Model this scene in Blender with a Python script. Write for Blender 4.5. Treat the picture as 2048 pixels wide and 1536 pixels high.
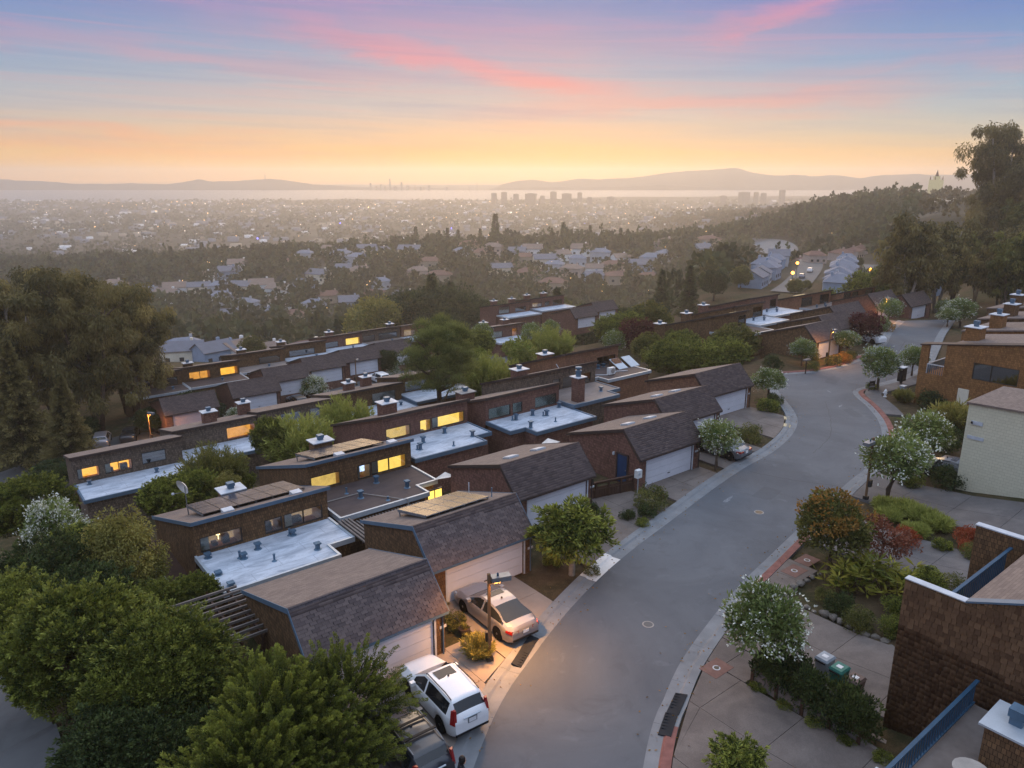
import bpy, bmesh, math, random
import numpy as np
from mathutils import Vector, Matrix

for _o in list(bpy.data.objects): bpy.data.objects.remove(_o)
SC = bpy.context.scene
COL = SC.collection
rad = math.radians

# ------------------------------------------------------------------ camera
cam = bpy.data.objects.new('camera', bpy.data.cameras.new('camera')); COL.objects.link(cam)
cam.location = (0, 0, 20.5); cam.rotation_euler = (rad(90 - 15.287), 0, 0)
cam.data.sensor_width = 36; cam.data.lens = 36 * 1500 / 2048
cam.data.clip_start = .2; cam.data.clip_end = 12000
SC.camera = cam

def lin(c):
    return tuple((x / 255 / 12.92) if x / 255 <= .04045 else ((x / 255 + .055) / 1.055) ** 2.4 for x in c[:3]) + (1,)

# ------------------------------------------------------------------ sky (dusk)
SKY_GAIN = 1.0
CR2, CL2 = 5, (1.1, 3.7, 0)
world = bpy.data.worlds.new('World'); SC.world = world; world.use_nodes = True
nt = world.node_tree; nt.nodes.clear(); N = nt.nodes.new; LK = nt.links.new
def nmath(op, a, b=None, c=None, clamp=False):
    n = N('ShaderNodeMath'); n.operation = op; n.use_clamp = clamp
    for i, s in enumerate((a, b, c)):
        if s is None: continue
        if isinstance(s, (int, float)): n.inputs[i].default_value = s
        else: LK(s, n.inputs[i])
    return n.outputs[0]
def nmix(f, a, b):
    n = N('ShaderNodeMix'); n.data_type = 'RGBA'
    for k, s in ((0, f), (6, a), (7, b)):
        if isinstance(s, (int, float)): n.inputs[k].default_value = s
        elif isinstance(s, tuple): n.inputs[k].default_value = s
        else: LK(s, n.inputs[k])
    return n.outputs[2]
def nramp(f, stops, interp='LINEAR'):
    n = N('ShaderNodeValToRGB'); n.color_ramp.interpolation = interp; e = n.color_ramp.elements
    while len(e) < len(stops): e.new(.5)
    for i, (p, c) in enumerate(stops): e[i].position = p; e[i].color = c if len(c) == 4 else lin(c)
    LK(f, n.inputs[0]); return n.outputs[0]
tc = N('ShaderNodeTexCoord'); sep = N('ShaderNodeSeparateXYZ'); LK(tc.outputs['Generated'], sep.inputs[0])
dx, dy, dz = sep.outputs
zc = nmath('MAXIMUM', dz, 0.0)
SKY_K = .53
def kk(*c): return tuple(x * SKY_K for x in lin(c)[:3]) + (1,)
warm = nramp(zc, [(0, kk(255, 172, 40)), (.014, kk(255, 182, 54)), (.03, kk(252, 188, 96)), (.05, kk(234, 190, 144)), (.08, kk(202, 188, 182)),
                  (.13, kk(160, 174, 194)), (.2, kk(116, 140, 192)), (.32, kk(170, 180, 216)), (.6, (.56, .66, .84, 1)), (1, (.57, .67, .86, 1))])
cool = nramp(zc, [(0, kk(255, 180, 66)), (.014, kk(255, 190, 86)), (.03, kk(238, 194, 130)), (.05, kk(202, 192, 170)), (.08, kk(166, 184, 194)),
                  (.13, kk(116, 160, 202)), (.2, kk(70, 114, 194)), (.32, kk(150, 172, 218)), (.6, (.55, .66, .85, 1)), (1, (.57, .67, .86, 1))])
az = nmath('SUBTRACT', nmath('ARCTAN2', dx, dy), -.05)
azr = nmath('MULTIPLY', nmath('SUBTRACT', az, .12), 2.2, clamp=True); azl = nmath('MULTIPLY', nmath('SUBTRACT', nmath('MULTIPLY', az, -1.), .1), 1.3, clamp=True)
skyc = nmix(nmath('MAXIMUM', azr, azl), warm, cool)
# thin cloud sheet seen in perspective: lit pink from below the horizon
den = nmath('ADD', zc, .1)
cmb = N('ShaderNodeCombineXYZ'); LK(nmath('DIVIDE', dx, den), cmb.inputs[0]); LK(nmath('DIVIDE', dy, den), cmb.inputs[1])
def cloud(rot, scl, loc, lo, hi, scale, dist, detail=6, rough=.55):
    mp = N('ShaderNodeMapping'); mp.inputs['Rotation'].default_value = (0, 0, rad(rot)); mp.inputs['Scale'].default_value = scl; mp.inputs['Location'].default_value = loc
    LK(cmb.outputs[0], mp.inputs[0]); nz = N('ShaderNodeTexNoise'); nz.inputs['Scale'].default_value = scale; nz.inputs['Detail'].default_value = detail; nz.inputs['Roughness'].default_value = rough; nz.inputs['Distortion'].default_value = dist
    LK(mp.outputs[0], nz.inputs['Vector']); return nramp(nz.outputs[0], [(lo, (0, 0, 0, 1)), (hi, (1, 1, 1, 1))], 'EASE')
c2 = cloud(CR2, (.10, .8, 1), CL2, .46, .85, 1.1, .9)
azm = nmath('ARCTAN2', dx, dy); cs = N('ShaderNodeCombineXYZ'); LK(nmath('MULTIPLY', azm, 5.), cs.inputs[0]); LK(nmath('MULTIPLY', dz, 22.), cs.inputs[1])
wn = N('ShaderNodeTexNoise'); wn.inputs['Scale'].default_value = 1.; wn.inputs['Detail'].default_value = 6; wn.inputs['Roughness'].default_value = .6; wn.inputs['Distortion'].default_value = .4; LK(cs.outputs[0], wn.inputs['Vector'])
ew = nmath('ADD', dz, nmath('MULTIPLY', nmath('SUBTRACT', wn.outputs[0], .5), .075))
def streak(a0, e0, slope, w, amin, amax, soft, gain):
    d = nmath('DIVIDE', nmath('SUBTRACT', ew, nmath('ADD', nmath('MULTIPLY', nmath('SUBTRACT', azm, a0), slope), e0)), w)
    g = nmath('POWER', 2.718, nmath('MULTIPLY', nmath('MULTIPLY', d, d), -1.))
    m = nmath('MULTIPLY', nmath('DIVIDE', nmath('SUBTRACT', azm, amin), soft, clamp=True), nmath('DIVIDE', nmath('SUBTRACT', amax, azm), soft, clamp=True))
    return nmath('MULTIPLY', nmath('MULTIPLY', g, m), gain)
st = [streak(-.275, .178, -.20, .017, -.36, .22, .16, .8), streak(-.275, .196, -.10, .032, -.55, .3, .25, .36), streak(.05, .15, .06, .025, -.2, .5, .25, .26), streak(-.2, .125, -.05, .012, -.9, .1, .25, .3), streak(.45, .12, .05, .012, .2, .9, .2, .25), streak(.277, .176, .17, .013, .16, .75, .14, .8), streak(.1, .085, .03, .014, -.1, .55, .2, .55), streak(-.5, .05, -.03, .011, -1.1, -.2, .25, .6), streak(-.6, .034, 0, .007, -1.1, .1, .3, .6), streak(-.4, .2, .02, .010, -.6, -.15, .2, .45), streak(.9, .15, .1, .03, .6, 1.6, .3, .7), streak(-1.2, .16, -.1, .03, -1.9, -.7, .3, .7), streak(2.4, .2, .1, .05, 1.6, 3.1, .3, .5), streak(-2.4, .2, -.1, .05, -3.1, -1.6, .3, .5)]
c1 = st[0]
for q in st[1:]: c1 = nmath('MAXIMUM', c1, q)
band = nmath('MULTIPLY', zc, 16.0, clamp=True)
cl = nmath('MAXIMUM', nmath('MULTIPLY', c1, nmath('ADD', nmath('MULTIPLY', wn.outputs[0], .8), .4)), nmath('MULTIPLY', nmath('MULTIPLY', c2, .15), band), clamp=True)
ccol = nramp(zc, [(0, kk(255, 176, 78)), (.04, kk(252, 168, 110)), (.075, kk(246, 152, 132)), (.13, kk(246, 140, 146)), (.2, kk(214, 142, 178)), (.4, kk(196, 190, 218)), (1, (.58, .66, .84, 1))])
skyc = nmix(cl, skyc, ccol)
fs = N('ShaderNodeCombineXYZ'); LK(nmath('MULTIPLY', azm, 2.2), fs.inputs[0]); LK(nmath('ADD', nmath('MULTIPLY', dz, 70.), nmath('MULTIPLY', azm, 2.5)), fs.inputs[1])
fnz = N('ShaderNodeTexNoise'); fnz.inputs['Scale'].default_value = 1.; fnz.inputs['Detail'].default_value = 7; fnz.inputs['Roughness'].default_value = .62; fnz.inputs['Distortion'].default_value = .8; LK(fs.outputs[0], fnz.inputs['Vector'])
skyc = nmix(nmath('MULTIPLY', nmath('MULTIPLY', nmath('SUBTRACT', fnz.outputs[0], .52, clamp=True), 1.3), band), skyc, ccol)
skyc = nmix(nmath('MULTIPLY', nmath('MULTIPLY', nmath('SUBTRACT', .52, fnz.outputs[0], clamp=True), 1.5), band), skyc, kk(120, 140, 180))
skyc = nmix(nmath('MULTIPLY', nmath('ADD', dz, .002), -120., clamp=True), skyc, (.1, .092, .085, 1))
nish = N('ShaderNodeTexSky'); nish.sky_type = 'NISHITA'; nish.sun_disc = False
nish.sun_elevation = rad(1.5); nish.sun_rotation = rad(3); nish.altitude = 250
nadd = N('ShaderNodeMix'); nadd.data_type = 'RGBA'; nadd.blend_type = 'ADD'; nadd.inputs[0].default_value = .004
LK(skyc, nadd.inputs[6]); LK(nish.outputs[0], nadd.inputs[7])
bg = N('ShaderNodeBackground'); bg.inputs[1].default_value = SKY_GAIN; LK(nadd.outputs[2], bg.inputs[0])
wo = N('ShaderNodeOutputWorld'); LK(bg.outputs[0], wo.inputs[0])

# ------------------------------------------------------------------ afterglow "sun": low, wide, ahead of the camera
sun = bpy.data.objects.new('sun', bpy.data.lights.new('sun', 'SUN')); COL.objects.link(sun)
sun.data.energy = 1.25; sun.data.angle = rad(45); sun.data.color = (1, .68, .36)
sun.rotation_euler = Vector((-.05, -1, -.30)).to_track_quat('-Z', 'Y').to_euler()

SC.view_settings.view_transform = 'Standard'; SC.view_settings.look = 'None'
SC.view_settings.exposure = 0.86; SC.view_settings.gamma = 1.0; SC.view_settings.use_curve_mapping = False
SC.render.engine = 'CYCLES'
cy = SC.cycles
cy.max_bounces = 5; cy.diffuse_bounces = 3; cy.glossy_bounces = 2; cy.transmission_bounces = 3; cy.transparent_max_bounces = 8
cy.volume_bounces = 1; cy.sample_clamp_indirect = 4; cy.use_denoising = True; cy.caustics_reflective = False; cy.caustics_refractive = False
# ------------------------------------------------------------------ materials
MATS = {}
class NT:
    def __init__(s, name):
        s.m = bpy.data.materials.new(name); s.m.use_nodes = True; s.t = s.m.node_tree; s.t.nodes.clear()
        s.out = s.n('ShaderNodeOutputMaterial')
    def n(s, ty, **kw):
        x = s.t.nodes.new(ty)
        for k, v in kw.items(): setattr(x, k, v)
        return x
    def l(s, a, b): s.t.links.new(a, b)
    def set(s, sock, v):
        if isinstance(v, bpy.types.NodeSocket): s.l(v, sock)
        else: sock.default_value = v
    def math(s, op, a, b=0., clamp=False):
        x = s.n('ShaderNodeMath', operation=op, use_clamp=clamp); s.set(x.inputs[0], a); s.set(x.inputs[1], b); return x.outputs[0]
    def mix(s, f, a, b, blend='MIX'):
        x = s.n('ShaderNodeMix', data_type='RGBA', blend_type=blend); s.set(x.inputs[0], f); s.set(x.inputs[6], a); s.set(x.inputs[7], b); return x.outputs[2]
    def coord(s, which='Object'): return s.n('ShaderNodeTexCoord').outputs[which]
    def noise(s, vec, scale, detail=3, rough=.55, dist=0.):
        x = s.n('ShaderNodeTexNoise'); s.l(vec, x.inputs['Vector']); x.inputs['Scale'].default_value = scale
        x.inputs['Detail'].default_value = detail; x.inputs['Roughness'].default_value = rough; x.inputs['Distortion'].default_value = dist
        return x.outputs[0]
    def ramp(s, f, lo, hi):
        x = s.n('ShaderNodeMapRange'); s.l(f, x.inputs[0]); x.inputs[1].default_value = lo; x.inputs[2].default_value = hi; return x.outputs[0]
    def bsdf(s, col, rough=.8, spec=.25, metal=0., bump=None, bstr=.3, bdist=.02):
        b = s.n('ShaderNodeBsdfPrincipled'); s.set(b.inputs['Base Color'], col); s.set(b.inputs['Roughness'], rough)
        b.inputs['Specular IOR Level'].default_value = spec; b.inputs['Metallic'].default_value = metal
        if bump is not None:
            q = s.n('ShaderNodeBump'); q.inputs['Strength'].default_value = bstr; q.inputs['Distance'].default_value = bdist
            s.l(bump, q.inputs['Height']); s.l(q.outputs[0], b.inputs['Normal'])
        s.l(b.outputs[0], s.out.inputs[0]); return b
def sc(c, k): return tuple(min(1, x * k) for x in c[:3]) + (1,)
def plain(name, col, rough=.8, spec=.25, metal=0., var=.18, scale=2.5, fine=40., bump=.15):
    """painted or raw surface: broad blotches plus fine grain"""
    t = NT(name); c = lin(col); o = t.coord()
    a = t.noise(o, scale, 4); f = t.noise(o, fine, 2)
    k = t.mix(t.ramp(a, .3, .7), sc(c, 1 - var), sc(c, 1 + var)); k = t.mix(t.math('MULTIPLY', t.ramp(f, .3, .7), .35), k, sc(c, .72))
    t.bsdf(k, rough, spec, metal, f, bump, .01); MATS[name] = t.m; return t.m
def bricky(name, c1, c2, mortar, bw, rh, msize=.012, rough=.9, offs=.5, var=.5, bump=.6, blot=.35, stain=None):
    """courses of shakes or shingles, laid in metres by the mesh uv"""
    t = NT(name); uv = t.n('ShaderNodeUVMap'); uv.uv_map = 'uv'
    wob = t.n('ShaderNodeTexNoise'); wob.inputs['Scale'].default_value = 3.; t.l(uv.outputs[0], wob.inputs['Vector'])
    ad = t.n('ShaderNodeMixRGB', blend_type='LINEAR_LIGHT'); ad.inputs[0].default_value = .012; t.l(uv.outputs[0], ad.inputs[1]); t.l(wob.outputs['Color'], ad.inputs[2])
    b = t.n('ShaderNodeTexBrick'); t.l(ad.outputs[0], b.inputs['Vector']); b.offset = offs
    b.inputs['Color1'].default_value = lin(c1); b.inputs['Color2'].default_value = lin(c2); b.inputs['Mortar'].default_value = lin(mortar)
    b.inputs['Scale'].default_value = 1; b.inputs['Mortar Size'].default_value = msize; b.inputs['Mortar Smooth'].default_value = .3
    b.inputs['Bias'].default_value = 0; b.inputs['Brick Width'].default_value = bw; b.inputs['Row Height'].default_value = rh
    mp = t.n('ShaderNodeMapping'); mp.inputs['Scale'].default_value = (9, .9, 9); t.l(uv.outputs[0], mp.inputs[0])
    grain = t.noise(mp.outputs[0], 5., 4, .6)
    o = t.coord(); big = t.noise(o, .55, 4, .6)
    k = t.mix(t.math('MULTIPLY', t.ramp(grain, .35, .75), var), b.outputs[0], lin(mortar))
    k = t.mix(t.math('MULTIPLY', t.ramp(big, .4, .75), blot), k, sc(lin(stain or c2), .6))
    h = t.math('SUBTRACT', 1., b.outputs['Fac']); h = t.math('ADD', h, t.math('MULTIPLY', grain, .5))
    t.bsdf(k, rough, .15, 0, h, bump, .02); MATS[name] = t.m; return t.m
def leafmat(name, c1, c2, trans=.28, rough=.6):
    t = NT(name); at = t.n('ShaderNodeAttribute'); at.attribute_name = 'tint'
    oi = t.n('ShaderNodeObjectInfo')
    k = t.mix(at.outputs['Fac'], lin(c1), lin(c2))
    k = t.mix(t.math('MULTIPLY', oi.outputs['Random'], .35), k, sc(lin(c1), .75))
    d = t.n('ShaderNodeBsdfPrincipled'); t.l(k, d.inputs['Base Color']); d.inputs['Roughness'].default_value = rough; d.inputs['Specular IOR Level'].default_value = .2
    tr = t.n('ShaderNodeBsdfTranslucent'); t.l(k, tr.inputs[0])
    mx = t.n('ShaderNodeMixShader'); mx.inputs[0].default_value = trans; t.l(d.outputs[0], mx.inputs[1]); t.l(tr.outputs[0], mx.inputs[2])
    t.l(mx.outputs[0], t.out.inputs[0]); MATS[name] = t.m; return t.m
def emit(name, col, st, pattern=0., scale=2.):
    t = NT(name); e = t.n('ShaderNodeEmission'); e.inputs[1].default_value = st
    if pattern:
        f = t.noise(t.coord(), scale, 2); k = t.mix(t.math('MULTIPLY', t.ramp(f, .4, .65), pattern), lin(col), sc(lin(col), .35)); t.l(k, e.inputs[0])
    else: e.inputs[0].default_value = lin(col)
    t.l(e.outputs[0], t.out.inputs[0]); MATS[name] = t.m; return t.m
def glassy(name, tint, refl=.12, rough=.03, opacity=.0):
    """window pane: mostly clear, mirror-like towards grazing angles"""
    t = NT(name); fr = t.n('ShaderNodeFresnel'); fr.inputs[0].default_value = 1.5
    tr = t.n('ShaderNodeBsdfTransparent'); tr.inputs[0].default_value = lin(tint)
    gl = t.n('ShaderNodeBsdfGlossy'); gl.inputs['Roughness'].default_value = rough
    mx = t.n('ShaderNodeMixShader'); t.l(t.math('ADD', fr.outputs[0], refl, True), mx.inputs[0]); t.l(tr.outputs[0], mx.inputs[1]); t.l(gl.outputs[0], mx.inputs[2])
    t.l(mx.outputs[0], t.out.inputs[0]); MATS[name] = t.m; return t.m

bricky('shake_dark', (132, 101, 72), (96, 73, 53), (46, 35, 26), .13, .2, .008, stain=(88, 70, 50))
bricky('shake_grey', (133, 115, 102), (94, 81, 70), (41, 34, 29), .13, .2, .008, stain=(96, 88, 78))
bricky('shake_red', (142, 104, 91), (111, 81, 71), (53, 38, 32), .14, .2, .008, stain=(104, 74, 62))
bricky('shake_rust', (159, 116, 91), (127, 91, 72), (61, 44, 35), .14, .2, .008, stain=(126, 88, 62))
bricky('shake_tan', (174, 127, 81), (137, 97, 62), (80, 54, 35), .13, .2, .008, var=.75, blot=.45, stain=(104, 72, 44))
bricky('shake_yellow', (208, 202, 178), (202, 196, 172), (178, 172, 148), .32, .2, .008, var=.15, blot=.12)
bricky('roof_shingle', (102, 88, 84), (80, 69, 68), (46, 40, 40), .3, .145, .01, var=.3, bump=.5)
bricky('roof_shingle_dark', (90, 82, 84), (72, 66, 70), (40, 37, 40), .3, .145, .01, var=.3, bump=.5)
bricky('roof_back', (134, 119, 110), (114, 101, 95), (82, 73, 69), .33, .145, .006, var=.22, bump=.3, blot=.2)
bricky('shingle_piece_back', (60, 54, 54), (54, 48, 48), (40, 36, 36), .3, .145)
def piece_mat(name, c1, c2, use_tint):
    t = NT(name); o = t.coord('Generated' if not use_tint else 'Object'); f = t.noise(t.coord(), 55., 2)
    if use_tint: r = t.n('ShaderNodeAttribute'); r.attribute_name = 'tint'; r = r.outputs['Fac']
    else: r = t.n('ShaderNodeObjectInfo').outputs['Random']
    k = t.mix(r, lin(c1), lin(c2)); k = t.mix(t.math('MULTIPLY', t.ramp(f, .35, .7), .45), k, sc(lin(c1), .6))
    t.bsdf(k, .92, .12, 0, f, .4, .008); MATS[name] = t.m
for _n, _a, _b in (('shingle', (84, 74, 74), (110, 97, 94)), ('shake', (84, 62, 46), (118, 91, 68))):
    piece_mat(_n, _a, _b, False); piece_mat(_n + '_mass', _a, _b, True)
plain('trim_blue', (84, 104, 122), .6, .3, var=.1); plain('trim_dark', (66, 54, 50), .7)
plain('flashing', (176, 184, 192), .45, .5, .3, var=.1); plain('cap_white', (184, 188, 194), .55)
plain('door_white', (205, 205, 212), .6, .3, var=.05, scale=1.2, fine=80, bump=.04)
plain('door_pink', (198, 176, 176), .6, .3, var=.05)
plain('door_blue', (34, 62, 98), .5)
plain('concrete', (137, 127, 120), .9, .15, var=.14, scale=.8, fine=60, bump=.4)
plain('gutter', (122, 124, 127), .9, .15, var=.16, scale=1.2, fine=70, bump=.3)
plain('kerb_red', (126, 86, 80), .85, .15, var=.3, scale=2, fine=14); plain('new_concrete', (216, 212, 208), .9, .15, var=.06)
plain('wood_dark', (70, 50, 40), .85); plain('wood_weathered', (112, 104, 100), .85); plain('wood_post', (112, 86, 62), .8); plain('wood_ply', (196, 178, 142), .8)
plain('rubber', (44, 46, 50), .9, .1); plain('metal_grey', (120, 124, 130), .5, .5, .5); plain('metal_dark', (52, 48, 46), .5, .4, .3)
plain('vent_blue', (84, 110, 132), .5, .4, .4); plain('rail_blue', (44, 74, 98), .5)
plain('soil', (84, 68, 56), 1, .05, var=.35, scale=2, fine=30, bump=.8); plain('rock', (112, 105, 98), .9)
plain('white_paint', (222, 222, 222), .5); plain('bin_grey', (148, 154, 162), .5); plain('bin_green', (52, 112, 100), .5); plain('bin_brown', (98, 80, 74), .5)
plain('pot', (58, 48, 44), .8); plain('bark', (92, 78, 66), .95, .05, var=.4, scale=6, bump=.8); plain('bark_pale', (150, 140, 128), .95, .05, var=.3, scale=6, bump=.6)
plain('skin', (196, 148, 124), .6); plain('hair', (30, 24, 22), .6); plain('cloth_dark', (34, 36, 42), .9); plain('cloth_pale', (200, 200, 204), .9)
plain('ac_white', (214, 214, 212), .5); plain('sail', (216, 206, 196), .8); plain('curtain', (214, 198, 168), .9); plain('interior', (206, 178, 128), .9); plain('furniture', (74, 52, 36), .7)
plain('floor_wood', (150, 96, 52), .6); plain('stone', (150, 144, 138), .85)
emit('glow_amber', (255, 176, 60), 1.25, .3); emit('glow_yellow', (255, 206, 96), 1.15, .2); emit('glow_dim', (220, 175, 125), .4, .5)
emit('bulb', (255, 214, 150), 3); emit('bulb_amber', (255, 150, 50), 10); emit('screen', (200, 215, 255), 1.6, .8, 6); emit('city_warm', (255, 206, 140), 3.5); emit('city_white', (255, 240, 225), 3.); emit('city_blue', (110, 110, 255), 4.); emit('city_green', (120, 255, 150), 3.)
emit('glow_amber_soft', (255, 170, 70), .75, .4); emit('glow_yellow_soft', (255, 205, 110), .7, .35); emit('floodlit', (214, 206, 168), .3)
glassy('glass', (235, 240, 240), .06); glassy('glass_dark', (120, 130, 140), .22); glassy('glass_green', (205, 220, 210), .1, .25)
plain('blind', (170, 182, 168), .8); plain('blind_green', (206, 226, 214), .8)
def flatroof(name, c, c2, seam):
    t = NT(name); o = t.coord(); mp = t.n('ShaderNodeMapping'); mp.inputs['Scale'].default_value = (.5, 1.6, 1); t.l(o, mp.inputs[0])
    a = t.noise(mp.outputs[0], 1.1, 6, .62, .6); b = t.noise(o, 5, 4); f = t.noise(o, 60, 2)
    k = t.mix(t.ramp(a, .42, .7), lin(c), lin(c2)); k = t.mix(t.math('MULTIPLY', t.ramp(b, .55, .75), .4), k, sc(lin(c2), .8))
    w = t.n('ShaderNodeTexBrick'); t.l(o, w.inputs[0]); w.inputs['Scale'].default_value = 1; w.inputs['Brick Width'].default_value = 3.4; w.inputs['Row Height'].default_value = .95; w.inputs['Mortar Size'].default_value = .014
    k = t.mix(t.math('MULTIPLY', w.outputs['Fac'], .55), k, lin(seam))
    t.bsdf(k, .75, .2, 0, t.math('ADD', b, t.math('MULTIPLY', f, .3)), .25, .02); MATS[name] = t.m
flatroof('roof_white', (186, 193, 204), (138, 146, 158), (104, 110, 122)); flatroof('roof_brown', (84, 72, 70), (72, 62, 62), (56, 48, 48)); flatroof('roof_tan', (132, 120, 114), (112, 102, 98), (90, 82, 80))
def asphalt(name, c, c2):
    t = NT(name); o = t.coord(); a = t.noise(o, .16, 5, .6, .8); b = t.noise(o, 1.4, 4); f = t.noise(o, 90, 2)
    k = t.mix(t.ramp(a, .35, .68), lin(c), lin(c2)); k = t.mix(t.math('MULTIPLY', t.ramp(t.noise(o, .55, 6, .65, 1.2), .54, .7), .6), k, sc(lin(c), .62)); k = t.mix(t.math('MULTIPLY', t.ramp(t.noise(o, 1.1, 5, .6, .6), .6, .72), .38), k, sc(lin(c), 1.35)); k = t.mix(t.math('MULTIPLY', t.ramp(b, .5, .75), .22), k, sc(lin(c), .75)); k = t.mix(t.math('MULTIPLY', t.ramp(f, .4, .7), .4), k, sc(lin(c), .6))
    v = t.n('ShaderNodeTexVoronoi', feature='DISTANCE_TO_EDGE'); v.inputs['Scale'].default_value = .2
    ad = t.n('ShaderNodeMixRGB', blend_type='LINEAR_LIGHT'); ad.inputs[0].default_value = 1.2; t.l(o, ad.inputs[1]); n2 = t.n('ShaderNodeTexNoise'); n2.inputs['Scale'].default_value = .6; t.l(o, n2.inputs[0]); t.l(n2.outputs['Color'], ad.inputs[2]); t.l(ad.outputs[0], v.inputs['Vector'])
    cr = t.math('LESS_THAN', v.outputs[0], .002); k = t.mix(t.math('MULTIPLY', cr, .16), k, sc(lin(c), .5))
    t.bsdf(k, .85, .25, 0, f, .5, .008); MATS[name] = t.m
asphalt('asphalt', (98, 101, 106), (78, 81, 87)); asphalt('asphalt_old', (100, 100, 100), (88, 88, 90))
asphalt('patch', (90, 93, 98), (76, 79, 84)); plain('faded_red', (124, 96, 88), .9, .1, var=.2, scale=3); plain('scuff', (122, 124, 128), .9, .1, var=.3, scale=6); plain('tar', (52, 53, 56), .7)
def aggregate(name, c, c2):
    t = NT(name); o = t.coord(); a = t.noise(o, .5, 5, .6, .5); b = t.noise(o, 2.2, 5, .65)
    v = t.n('ShaderNodeTexVoronoi'); v.inputs['Scale'].default_value = 38; t.l(o, v.inputs['Vector'])
    hs = t.n('ShaderNodeSeparateColor'); t.l(v.outputs['Color'], hs.inputs[0])
    k = t.mix(t.ramp(a, .3, .7), lin(c), lin(c2)); k = t.mix(t.math('MULTIPLY', t.ramp(b, .45, .75), .3), k, sc(lin(c2), .65)); k = t.mix(t.math('MULTIPLY', hs.outputs[0], .35), k, sc(lin(c2), .6))
    t.bsdf(k, .9, .15, 0, v.outputs[0], .35, .01); MATS[name] = t.m
aggregate('aggregate', (128, 118, 112), (98, 90, 86)); aggregate('aggregate_grey', (120, 115, 113), (96, 92, 92))
def ground_mat():
    t = NT('ground'); o = t.coord(); a = t.noise(o, .12, 5, .6); b = t.noise(o, 1.7, 5, .65); f = t.noise(o, 26, 3)
    k = t.mix(t.ramp(a, .4, .62), lin((88, 72, 56)), lin((62, 64, 42))); k = t.mix(t.ramp(b, .45, .75), k, lin((104, 88, 68))); k = t.mix(t.math('MULTIPLY', t.ramp(f, .4, .7), .5), k, lin((40, 34, 26)))
    t.bsdf(k, 1, .05, 0, t.math('ADD', b, f), .9, .06); MATS['ground'] = t.m
    t = NT('far_land'); o = t.coord(); a = t.noise(o, .012, 6, .65); b = t.noise(o, .08, 4)
    k = t.mix(t.ramp(a, .42, .6), lin((46, 46, 36)), lin((84, 78, 68))); k = t.mix(t.math('MULTIPLY', t.ramp(b, .5, .7), .5), k, lin((58, 54, 46)))
    t.bsdf(k, 1, .05); MATS['far_land'] = t.m
ground_mat()
def carpaint(name, c, metal=.0, rough=.3):
    t = NT(name); o = t.coord(); f = t.noise(o, 4, 3); k = t.mix(t.math('MULTIPLY', t.ramp(f, .4, .7), .12), lin(c), sc(lin(c), .7))
    b = t.bsdf(k, rough, .5, metal); b.inputs['Coat Weight'].default_value = .6; b.inputs['Coat Roughness'].default_value = .06; MATS[name] = t.m
carpaint('car_white', (222, 222, 224)); carpaint('car_silver', (134, 134, 142), .4, .35); carpaint('car_black', (40, 42, 48)); carpaint('car_grey', (104, 108, 114), .4); carpaint('car_blue', (40, 52, 70)); carpaint('car_red', (110, 40, 36))
t_ = NT('car_glass'); t_.bsdf((.012, .014, .016, 1), .06, .6); MATS['car_glass'] = t_.m
t_ = NT('solar'); _o = t_.coord(); t_.bsdf((.03, .032, .045, 1), .22, .35); MATS['solar'] = t_.m
t_ = NT('tail_red'); t_.bsdf((.25, .01, .01, 1), .2, .5); MATS['tail_red'] = t_.m
plain('tyre', (24, 24, 25), .9, .1); plain('rim', (160, 162, 166), .35, .5, .8); plain('plate', (214, 214, 216), .6); plain('black_plastic', (28, 28, 30), .6); plain('tinted', (34, 38, 46), .25, .3, var=.05)
plain('sign_black', (32, 34, 36), .6)
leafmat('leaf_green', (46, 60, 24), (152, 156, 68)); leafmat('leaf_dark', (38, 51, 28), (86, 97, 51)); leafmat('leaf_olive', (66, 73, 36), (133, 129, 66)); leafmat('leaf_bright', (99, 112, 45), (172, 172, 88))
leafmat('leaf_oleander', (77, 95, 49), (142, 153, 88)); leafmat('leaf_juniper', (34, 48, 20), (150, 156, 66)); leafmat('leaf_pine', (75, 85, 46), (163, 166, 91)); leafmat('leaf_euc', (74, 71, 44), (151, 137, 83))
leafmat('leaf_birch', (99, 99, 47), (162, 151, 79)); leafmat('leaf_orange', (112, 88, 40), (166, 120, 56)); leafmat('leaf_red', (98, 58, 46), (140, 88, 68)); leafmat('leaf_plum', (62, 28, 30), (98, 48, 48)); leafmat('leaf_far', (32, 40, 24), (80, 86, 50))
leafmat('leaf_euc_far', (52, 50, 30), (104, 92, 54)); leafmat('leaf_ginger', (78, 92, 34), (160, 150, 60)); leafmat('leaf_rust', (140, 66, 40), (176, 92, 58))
plain('blossom', (214, 213, 198), .8, .1, var=.05); plain('blossom_dull', (188, 192, 180), .8, .1, var=.05)
for _n, _c in (('wall_cream', (222, 212, 192)), ('wall_white', (226, 226, 226)), ('wall_grey', (176, 180, 188)), ('wall_tan', (166, 152, 134)), ('wall_pink', (178, 160, 150)), ('wall_blue', (140, 156, 178)),
               ('tile_dark', (112, 112, 120)), ('tile_brown', (130, 112, 102)), ('tile_red', (116, 88, 78)), ('tile_grey', (118, 122, 134)), ('win_dark', (40, 44, 50)), ('tower', (92, 88, 90)), ('hill', (46, 42, 44))):
    plain(_n, _c, .85, .15, var=.12, scale=.4, fine=8, bump=.1)
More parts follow.
